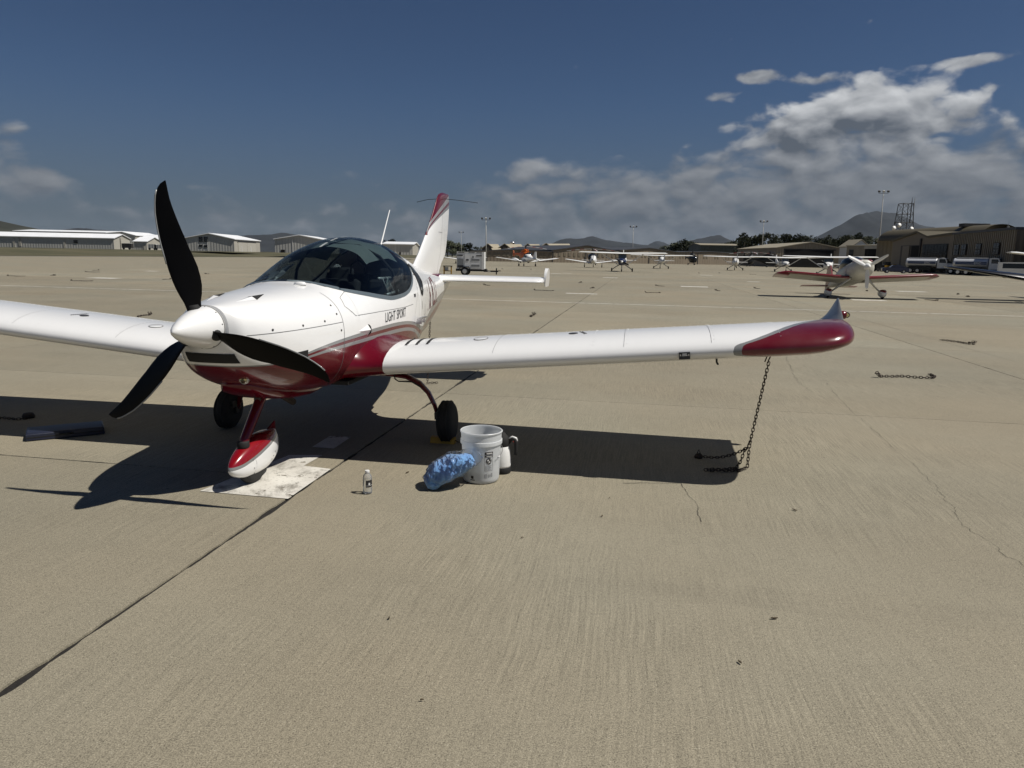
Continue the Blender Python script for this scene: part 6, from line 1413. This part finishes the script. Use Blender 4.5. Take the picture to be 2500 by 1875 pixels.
for s in (1, -1):
    mb = TM(); rg = [(0.4, -.62, .88, .82, .22), (3.0, -.60, .86, 1.00, .20), (3.25, -.50, .86, 1.02, .15), (3.45, -.2, .90, 1.04, .06)]
    mb.loft([foil(x, le, te, z, th, s) for x, le, te, z, th in rg], True, True); wg = mb.build('wing', 'cream_far', TD, autos=40)
    mb = TM(); R2 = []
    for x, le, z, th in ((.42, -.625, .823, .222), (3.0, -.605, 1.003, .203), (3.22, -.52, 1.02, .17)): R2.append([Vector((s * x, le + .40 * u, z + v * th)) for u, v in ((1, .60), (.6, .57), (.25, .41), (-.01, .05), (.12, -.20))])
    mb.loft(R2, False, False); mb.build('red_leading_edge', 'maroon_far', TD, smooth=True)
    mb = TM(); mb.loft([foil(x, le, te, z, th, s) for x, le, te, z, th in ((2.98, -.61, .865, 1.002, .225), (3.27, -.51, .865, 1.024, .175), (3.48, -.2, .905, 1.045, .08))], True, True); mb.build('wing_tip', 'maroon_far', TD, autos=40)
    mb = TM(); mb.loft([foil(.05, 3.9, 4.6, 1.2, .06, s), foil(1.35, 4.1, 4.6, 1.2, .04, s)], True, True); mb.build('tailplane', 'maroon_far', TD, autos=40)
    MB().tube([(s * .35, -.55, .92), (s * .75, -.35, .55), (s * 1.13, -.22, .24)], [.05, .04, .035], 8).build('gear_leg', 'cream_far', TD, smooth=True)
    mb = MB(); mb.loft([oval(y, w, b, tp, 14, 1.0) for y, w, b, tp in ((-.52, .02, .22, .28), (-.45, .10, .12, .38), (-.28, .15, .06, .42), (-.05, .14, .08, .40), (.25, .07, .14, .32), (.4, .02, .2, .26))], True, True); pn_ = mb.build('wheel_fairing', 'white_far', TD, smooth=True); pn_.location.x = s * 1.17
    mb = MB(); mb.loft([oval(y, w, b, tp, 14, 1.0) for y, w, b, tp in ((-.525, .02, .30, .34), (-.45, .085, .30, .395), (-.28, .135, .31, .435), (-.05, .125, .31, .415), (.2, .05, .28, .34))], True, True); pt_ = mb.build('fairing_cap', 'maroon_far', TD, smooth=True); pt_.location.x = s * 1.17
    MB().lathe([(.001, -.05), (.12, -.06), (.17, -.03), (.17, .03), (.12, .06), (.001, .05)], (s * 1.17, -.22, .17), 16, 'x').build('main_wheel', 'tyre', TD, smooth=True)
    mb = TM(); mb.loft([oval(y, w, 1.40, tp, 12) for y, w, tp in ((-1.25, .06, 1.47), (-1.05, .12, 1.555), (-.6, .16, 1.615))], True, True); ck = mb.build('cowl_cheek', 'maroon_far', TD, smooth=True); ck.location.x = s * .22
mb = TM(); mb.prism([(-.035, 3.5, 1.3), (-.035, 4.2, 2.25), (-.035, 4.65, 2.25), (-.035, 4.85, 1.05), (-.035, 4.3, 1.1)], (.07, 0, 0)); mb.build('tail_fin', 'maroon_far', TD)
mb = TM(); mb.tube([(0, 4.2, 1.13), (0, 4.4, 1.0), (0, 4.5, .95)], .03, 6); mb.build('tail_spring', 'grey_far', TD); MB().lathe([(.001, -.03), (.09, -.035), (.09, .035), (.001, .03)], (0, 4.55, .09), 12, 'x').build('tail_wheel', 'tyre', TD)
fan(TD, -1.52, 1.45, .95, 3, 'white_far', PI - .05, .075, .15)
MB().tube([(.55, -.2, 1.0), (.55, -.3, .72)], .012, 5).build('antenna', 'heli_dark', TD)
# ---- helicopters
def heli(lab, px, py, D, rz, body, rotor, tail=True, n=4, droop=.09, Rr=6.2, name='helicopter', zs=1.0):
    p = gnd(px, py); s = D / p.y; t = thing(name, lab, 'helicopter', (p.x * s, D, 0), rz, 'helicopters parked by the hangars')
    mb = MB(); mb.loft([oval(y, w, b * zs, tp * zs, 16) for y, w, b, tp in ((-2.6, .2, .9, 1.5), (-2.3, .7, .65, 1.95), (-1.4, 1.0, .55, 2.35), (.3, 1.05, .55, 2.5), (1.6, .85, .7, 2.45), (2.6, .5, 1.1, 2.2), (4.2, .28, 1.5, 2.05), (7.0, .14, 1.75, 2.05))], True, True); mb.build('fuselage', body, t, smooth=True)
    mb = MB(); mb.loft([oval(y, w, b * zs, tp * zs, 12) for y, w, b, tp in ((-2.62, .15, 1.2, 1.6), (-2.35, .62, 1.15, 1.98), (-1.6, .97, 1.2, 2.3))], True, True); mb.build('windscreen', 'glass_far', t, smooth=True)
    mb = MB(); mb.loft([oval(y, w, 2.3 * zs, tp * zs, 12) for y, w, tp in ((-.9, .3, 2.6), (-.3, .55, 2.95), (1.0, .6, 2.98), (2.2, .35, 2.6))], True, True); mb.build('engine_cowling', body, t, smooth=True)
    MB().tube([(0, .3, 2.8 * zs), (0, .3, 3.45 * zs)], .12, 8).build('rotor_mast', 'heli_dark', t); MB().lathe([(.05, -.12), (.4, -.05), (.4, .05), (.1, .14)], (0, .3, 3.45 * zs), 12).build('rotor_hub', 'heli_dark', t)
    for k in range(n):
        a = .35 + 2 * PI * k / n; d = Vector((math.cos(a), math.sin(a), 0)); q = Vector((-d.y, d.x, 0)) * .18; c = Vector((0, .3, 3.45 * zs))
        mb = MB(); mb.loft([[c + d * Rr * f + q * u + Vector((0, 0, v * .035 - droop * Rr * f * f)) for u, v in ((-1, 0), (0, 1), (1, 0), (0, -1))] for f in (.06, .3, .55, .8, 1.0)], True, True); bl = mb.build('rotor_blade', rotor, t)
        if rotor == 'rotor_white':
            for f0, f1 in ((.35, .5), (.68, .82)): MB().loft([[c + d * Rr * f + q * u * 1.06 + Vector((0, 0, v * .042 - droop * Rr * f * f)) for u, v in ((-1, 0), (0, 1), (1, 0), (0, -1))] for f in (f0, (f0 + f1) / 2, f1)], True, True).build('blade_band', 'rotor_red', bl)
    for s in (1, -1):
        MB().tube([(s * .5, .9, .8), (s * 1.1, .9, .3)], .07, 6).build('gear_strut', 'heli_dark', t); wheel_part(t, s * 1.15, .9, .28, .2)
    wheel_part(t, 0, -1.6, .25, .18, 'nose_wheel')
    mb = MB(); mb.prism([(-.06, 6.4, 1.9), (-.06, 7.0, 3.3), (-.06, 7.5, 3.3), (-.06, 7.3, 1.7)], (.12, 0, 0)); mb.build('tail_fin', body, t)
    for k in range(2): MB().box((.2, 7.2, 2.9), (.04, .14 if k else 1.9, 1.9 if k else .14)).build('tail_rotor_blade', 'heli_dark', t)
    return t
heli('orange helicopter with drooping pale rotor blades behind the white twin', 1284, 640, 195, .5, 'orange_paint', 'rotor_white', zs=1.25, Rr=7.2)
heli('dark helicopter with banded rotor blades behind the blue tailed low-wing', 1446, 641, 205, -.3, 'heli_dark', 'rotor_white', zs=1.2, Rr=7.4)
heli('black helicopter with folded rotor in front of the brown hangars', 1690, 647, 240, .1, 'heli_dark', 'heli_dark', n=2, Rr=3.0, zs=1.3)
heli('dark helicopter with red and white rotor blades by the tan hangar', 1832, 650, 222, -.4, 'heli_dark', 'rotor_white', zs=1.25, Rr=6.6)
heli('black helicopter with short dark rotors left of the black hangar door', 1880, 652, 205, 1.2, 'heli_dark', 'heli_dark', n=4, Rr=3.4, zs=1.25)
# ---- generator on a trailer
c = gnd(1150, 672); GN = thing('generator_trailer', 'white box generator on a black two-wheel trailer behind the tailplane', 'generator', (c.x, c.y, 0), -.06); gw = 2.25
MB().box((0, 0, 1.18), (gw, 1.1, 1.34)).build('housing', 'grey_far' if 0 else simple('genset_white', (.70, .71, .71), .45, var=.03), GN); MB().box((gw / 2 - .09, -.02, 1.2), (.2, 1.16, 1.42)).build('end_frame', 'trim_white', GN); MB().box((0, 0, 1.87), (gw * 1.01, 1.14, .05)).build('roof', 'trim_white', GN)
for x0, x1, z0, z1, m_, nm in ((-.45, -.03, .62, 1.72, 'genset_white', 'door'), (.0, .98, .62, 1.72, 'genset_white', 'door')):
    d_ = MB().box(((x0 + x1) / 2, -.565, (z0 + z1) / 2), (x1 - x0, .03, z1 - z0)).build(nm, m_, GN)
    if x0 == 0:
        for z in (1.27, .80): MB().box((.42, -.585, z), (.68, .02, .17)).build('louvre', 'grey_far', d_)
        MB().box((.72, -.585, 1.60), (.5, .012, .09)).build('lettering', 'letter_black', d_); MB().lathe([(.001, -.01), (.09, -.01), (.09, .01), (.001, .01)], (.22, -.585, 1.50), 14, 'y').build('emblem', 'grey_far', d_)
    else: MB().box((-.24, -.585, 1.25), (.22, .02, .12)).build('latch', 'letter_black', d_)
MB().box((-.85, -.57, 1.61), (.46, .012, .09)).build('lettering', 'letter_black', GN); MB().box((-.82, -.57, 1.1), (.5, .02, .5)).build('control_panel', 'grey_far', GN); MB().box((-.82, -.57, .72), (.5, .02, .2)).build('vent', 'letter_black', GN)
for x in (-.75, .1, .75): MB().box((x, -.575, 1.84), (.5, .012, .05)).build('lettering', 'letter_black', GN)
MB().box((.05, 0, .44), (2.5, 1.0, .20)).build('chassis', 'heli_dark', GN); MB().box((1.65, 0, .36), (1.2, .22, .12)).build('drawbar', 'heli_dark', GN); MB().tube([(2.1, 0, .1), (2.1, 0, .62)], .05, 8).build('jockey_leg', 'heli_dark', GN); MB().tube([(2.2, 0, .4), (2.45, 0, .4)], .035, 6).build('hitch', 'heli_dark', GN); MB().box((1.5, -.115, .36), (.22, .01, .06)).build('marker', 'trim_white', GN)
for s in (-1, 1):
    wl_ = MB().lathe([(.001, -.09), (.18, -.1), (.30, -.1), (.33, -.05), (.33, .05), (.30, .1), (.001, .09)], (-.45, s * .58, .33), 20, 'y').build('wheel', 'tyre', GN, smooth=True); MB().lathe([(.001, -.11), (.18, -.105), (.18, .105), (.001, .11)], (-.45, s * .58, .33), 14, 'y').build('rim', 'alu', wl_)
    MB().prism([(-.95, s * .5, .45), (-.8, s * .5, .72), (-.1, s * .5, .72), (.05, s * .5, .35), (0, s * .5, .35), (-.13, s * .5, .68), (-.78, s * .5, .68), (-.9, s * .5, .45)], (0, s * .2, 0)).build('mudguard', 'heli_dark', GN)
c = gnd(1093, 670); YS = thing('work_stand', 'yellow and black work stand beside the tail fin', 'stand', (c.x, c.y, 0), 0)
for x in (-.3, .3):
    for y in (-.25, .25): MB().box((x, y, .35), (.06, .06, .7)).build('leg', 'yellow_paint', YS)
MB().box((0, 0, .70), (.75, .6, .06)).build('top', 'heli_dark', YS); MB().box((0, 0, .3), (.7, .5, .05)).build('shelf', 'yellow_paint', YS); MB().box((-.1, 0, .48), (.3, .35, .3)).build('box', 'trim_white', YS)
# ---- fuel trucks, car, van
def fuel_truck(lab, px, D, rz, L=7.6):
    p = gnd(px, 668); s = D / p.y; t = thing('fuel_truck', lab, 'truck', (p.x * s, D, 0), rz, 'fuel trucks in front of the brown hangar')
    mb = MB(); mb.loft([[Vector((x, 1.15 * math.cos(a), 1.95 + .78 * math.sin(a))) for a in [2 * PI * k / 20 for k in range(20)]] for x in (-3.75, -3.6, -1.0, 1.0, 1.1)], True, True); tk = mb.build('tank', simple('tank_silver', (.55, .56, .58), .35, metal=.2), t, smooth=True)
    for s_ in (-1, 1):
        mb = MB(); mb.add([(-3.4, s_ * 1.13, 2.18), (1.0, s_ * 1.13, 2.18), (1.0, s_ * 1.165, 1.72), (-3.4, s_ * 1.165, 1.72)], [(0, 1, 2, 3)]); mb.build('blue_band', 'navy_paint', tk)
    vs, fs = text_mesh('EPIC', .5); MB().add([(v.x - .75, -1.178, 1.76 + v.y) for v in vs], fs).build('lettering', 'trim_white', tk)
    MB().box((-1.2, 0, 2.78), (4.4, 1.0, .16)).build('top_rail', 'alu', tk); MB().box((.2, 0, .85), (7.6, 1.0, .25)).build('chassis', 'heli_dark', t); MB().box((-1.4, -1.0, .95), (3.6, .3, .7)).build('side_box', 'heli_dark', t)
    mb = MB(); mb.prism([(1.3, -1.1, 1.0), (1.3, -1.1, 2.75), (1.9, -1.1, 2.85), (2.55, -1.1, 2.75), (2.95, -1.1, 1.9), (2.95, -1.1, 1.0)], (0, 2.2, 0)); cb = mb.build('cab', 'trim_white', t)
    MB().add([(2.58, -1.0, 2.70), (2.58, 1.0, 2.70), (2.96, 1.0, 1.98), (2.96, -1.0, 1.98)], [(0, 1, 2, 3)]).build('windscreen', 'glass_far', cb)
    MB().add([(1.6, -1.105, 2.6), (2.45, -1.105, 2.6), (2.75, -1.105, 1.95), (1.6, -1.105, 1.95)], [(0, 1, 2, 3)]).build('side_window', 'glass_far', cb)
    mb = MB(); mb.prism([(2.9, -.95, .9), (2.9, -.95, 1.9), (3.9, -.95, 1.68), (4.2, -.95, 1.45), (4.25, -.95, .85)], (0, 1.9, 0)); hd_ = mb.build('hood', 'trim_white', t); MB().box((4.27, 0, 1.2), (.05, 1.2, .5)).build('grille', 'heli_dark', hd_); MB().box((4.4, 0, .75), (.2, 2.2, .3)).build('bumper', 'alu', t)
    for s_ in (-1, 1): MB().box((4.25, s_ * .8, 1.15), (.08, .25, .2)).build('headlight', 'trim_white', t); MB().box((2.9, s_ * 1.3, 2.1), (.1, .12, .5)).build('mirror', 'heli_dark', t)
    for x in (-2.9, -1.75, 3.5):
        for s_ in (-1, 1): w_ = MB().lathe([(.001, -.14), (.48, -.15), (.52, -.08), (.52, .08), (.48, .15), (.001, .14)], (x, s_ * 1.0, .52), 18, 'y').build('wheel', 'tyre', t, smooth=True); MB().lathe([(.001, -.16), (.26, -.155), (.26, .155), (.001, .16)], (x, s_ * 1.0, .52), 12, 'y').build('rim', 'alu', w_)
fuel_truck('white fuel truck with blue band, nearer the brown hangar door', 2268, 131, -.70); fuel_truck('white fuel truck parked under the office windows behind the dark wing', 2392, 117, -.78)
c = gnd(2184, 667); CARO = thing('parked_car', 'dark blue hatchback parked left of the fuel trucks', 'car', (c.x, c.y, 0), -.35)
mb = MB(); prof = [(-2.1, .35), (-2.15, .8), (-1.7, .98), (-.9, 1.02), (-.45, 1.42), (.7, 1.45), (1.6, 1.02), (2.05, .9), (2.1, .35)]
mb.loft([[Vector((x, y, z)) for x, z in prof] for y in (-.85, .85)], True, True); mb.build('body', 'navy_paint', CARO, autos=30)
for s in (-1, 1):
    MB().add([(-.85, s * .86, 1.04), (1.4, s * .86, 1.04), (.62, s * .8, 1.38), (-.42, s * .8, 1.36)], [(0, 1, 2, 3)]).build('side_window', 'glass_far', CARO); MB().box((2.1, s * .6, .75), (.06, .3, .14)).build('headlight', 'trim_white', CARO); MB().box((-2.13, s * .6, .8), (.05, .3, .14)).build('tail_light', 'trim_white', CARO)
    for x in (-1.3, 1.3): w_ = MB().lathe([(.001, -.1), (.29, -.1), (.31, 0), (.29, .1), (.001, .1)], (x, s * .78, .31), 16, 'y').build('wheel', 'tyre', CARO, smooth=True); MB().lathe([(.001, -.11), (.18, -.11), (.18, .11), (.001, .11)], (x, s * .78, .31), 10, 'y').build('rim', 'alu', w_)
MB().add([(.72, -.72, 1.44), (.72, .72, 1.44), (1.58, .78, 1.05), (1.58, -.78, 1.05)], [(0, 1, 2, 3)]).build('windscreen', 'glass_far', CARO)
p = ray_at(2488, 660, 98); VN = thing('parked_van', 'pale van at the right edge behind the dark wing', 'van', (p.x, 98, 0), -.5)
mb = MB(); prof = [(-2.4, .4), (-2.4, 2.1), (.9, 2.15), (1.7, 1.3), (2.5, 1.1), (2.5, .4)]; mb.loft([[Vector((x, y, z)) for x, z in prof] for y in (-.95, .95)], True, True); mb.build('body', 'white_far', VN, autos=30)
for s in (-1, 1):
    MB().add([(-2.0, s * .96, 1.3), (1.45, s * .96, 1.3), (.85, s * .955, 1.95), (-2.0, s * .955, 1.95)], [(0, 1, 2, 3)]).build('side_window', 'glass_far', VN)
    for x in (-1.5, 1.6): MB().lathe([(.001, -.1), (.34, -.1), (.34, .1), (.001, .1)], (x, s * .88, .34), 14, 'y').build('wheel', 'tyre', VN)
MB().add([(.93, -.88, 2.12), (.93, .88, 2.12), (1.68, .9, 1.33), (1.68, -.9, 1.33)], [(0, 1, 2, 3)]).build('windscreen', 'glass_far', VN)
# ground equipment in the shade left of the trucks
for px, k, lab in ((2170, 0, 'yellow tow tractor in the shade by the annex bay'), (2148, 1, 'dark ground power cart beside the annex bay'), (2118, 1, 'dark equipment cart behind the taildragger propeller')):
    p = gnd(px, 661); s = 150 / p.y; t = thing('ground_cart', lab, 'cart', (p.x * s, 150, 0), .1 * k, 'ground equipment by the annex')
    MB().box((0, 0, .9), (2.6, 1.3, .8)).build('body', 'yellow_paint' if not k else 'heli_dark', t); MB().box((-.6, 0, 1.65), (1.0, 1.2, .7)).build('cab', 'heli_dark', t); MB().box((.7, 0, 1.4), (.9, 1.0, .3)).build('engine_cover', 'yellow_paint' if not k else 'grey_far', t)
    for x in (-.8, .8):
        for y in (-.65, .65): MB().lathe([(.001, -.1), (.35, -.1), (.35, .1), (.001, .1)], (x, y, .35), 12, 'y').build('wheel', 'tyre', t)
# ---- aircraft at the right edge: dark wing and pale upper tip reach into the frame
RE = thing('dark_wing_aircraft', 'dark navy wing of an aircraft reaching in from the right edge', 'aircraft', (26.6, 33.6, 0), -.17)
inv = (Matrix.Translation((26.6, 33.6, 0)) @ Matrix.Rotation(-.17, 4, 'Z')).inverted(); wt = inv @ ray_at(2308, 651, 34.2); wr = inv @ Vector((26.0, 33.0, .72)); w3 = wt.lerp(wr, .5)
def flat_foil(c, ch, th): return [Vector((c.x, c.y + ch * (u - .35), c.z + v * th)) for u, v in ((1, 0), (.6, .45), (.3, .6), (.08, .4), (0, 0), (.08, -.3), (.3, -.35), (.6, -.2))]
mb = MB(); mb.loft([flat_foil(wt, .5, .04), flat_foil(wt + (wr - wt) * .03, 1.0, .10), flat_foil(w3, 1.35, .30), flat_foil(wr, 1.6, .44)], True, True); mb.build('wing', simple('dark_wing', (.006, .007, .011), .25, coat=.3), RE, autos=40)
mb = MB(); mb.loft([[p_ + Vector((0, .02, -.012)) for p_ in flat_foil(wt + (wr - wt) * f, ch, th)[5:]] for f, ch, th in ((.02, .95, .09), (.5, 1.35, .30), (1, 1.6, .44))], False, False); mb.build('wing_underside', 'cream_far', RE)
mb = MB(); mb.loft([oval(y, w, b, tp) for y, w, b, tp in ((-2.2, .2, .9, 1.3), (-1.9, .45, .75, 1.5), (0, .6, .6, 1.9), (1.5, .5, .7, 1.7), (4, .15, 1.1, 1.5), (5, .05, 1.2, 1.4))], True, True); mb.build('fuselage', 'navy_paint', RE, smooth=True)
mb = MB(); wl2 = Vector((-(wt.x), wt.y, wt.z)); mb.loft([flat_foil(Vector((.4, 0, .75)), 1.6, .26), flat_foil(Vector((6.0, 0, 1.4)), 1.0, .1)], True, True); mb.build('wing', 'navy_paint', RE, autos=40)
tt0 = inv @ ray_at(2464, 616, 31.5); tt1 = Vector((.3, tt0.y, tt0.z - .15)); tt1 = tt0 + Vector((2.6, .1, -.28))
mb = MB(); mb.loft([flat_foil(tt0, .5, .05), flat_foil(tt0 + (tt1 - tt0) * .1, .9, .10), flat_foil(tt1, 1.1, .14)], True, True); mb.build('upper_wing_tip', 'white_far', RE, autos=40)
for dy in (-.2, .3): MB().tube([tt1 + Vector((-.4, dy, 0)), Vector((tt1.x - .2, dy, .9))], .03, 6).build('wing_strut', 'grey_far', RE)
for s in (1, -1): MB().tube([(s * .4, -.2, .8), (s * .9, -.2, .3)], .05, 6).build('gear_leg', 'grey_far', RE); wheel_part(RE, s * .95, -.2, .22, .16)
wheel_part(RE, 0, 4.2, .12, .08, 'tail_wheel')
MB().tube([(0, 4.2, 1.15), (0, 4.2, .15)], .03, 6).build('tail_leg', 'grey_far', RE)
# ---- the air: thin even haze
def haze():
    mb = MB(); mb.box((0, 0, 366), (42000, 42000, 736)); o = stuff(mb.build('haze', 'white_far'))
    m = bpy.data.materials.new('haze_air'); m.use_nodes = True; n = m.node_tree; n.nodes.clear(); ou = n.nodes.new('ShaderNodeOutputMaterial'); v = n.nodes.new('ShaderNodeVolumePrincipled')
    v.inputs['Color'].default_value = (.62, .76, .95, 1); v.inputs['Density'].default_value = 1.2e-5; v.inputs['Anisotropy'].default_value = 0.0
    n.links.new(v.outputs[0], ou.inputs['Volume']); o.data.materials.clear(); o.data.materials.append(m)
haze()
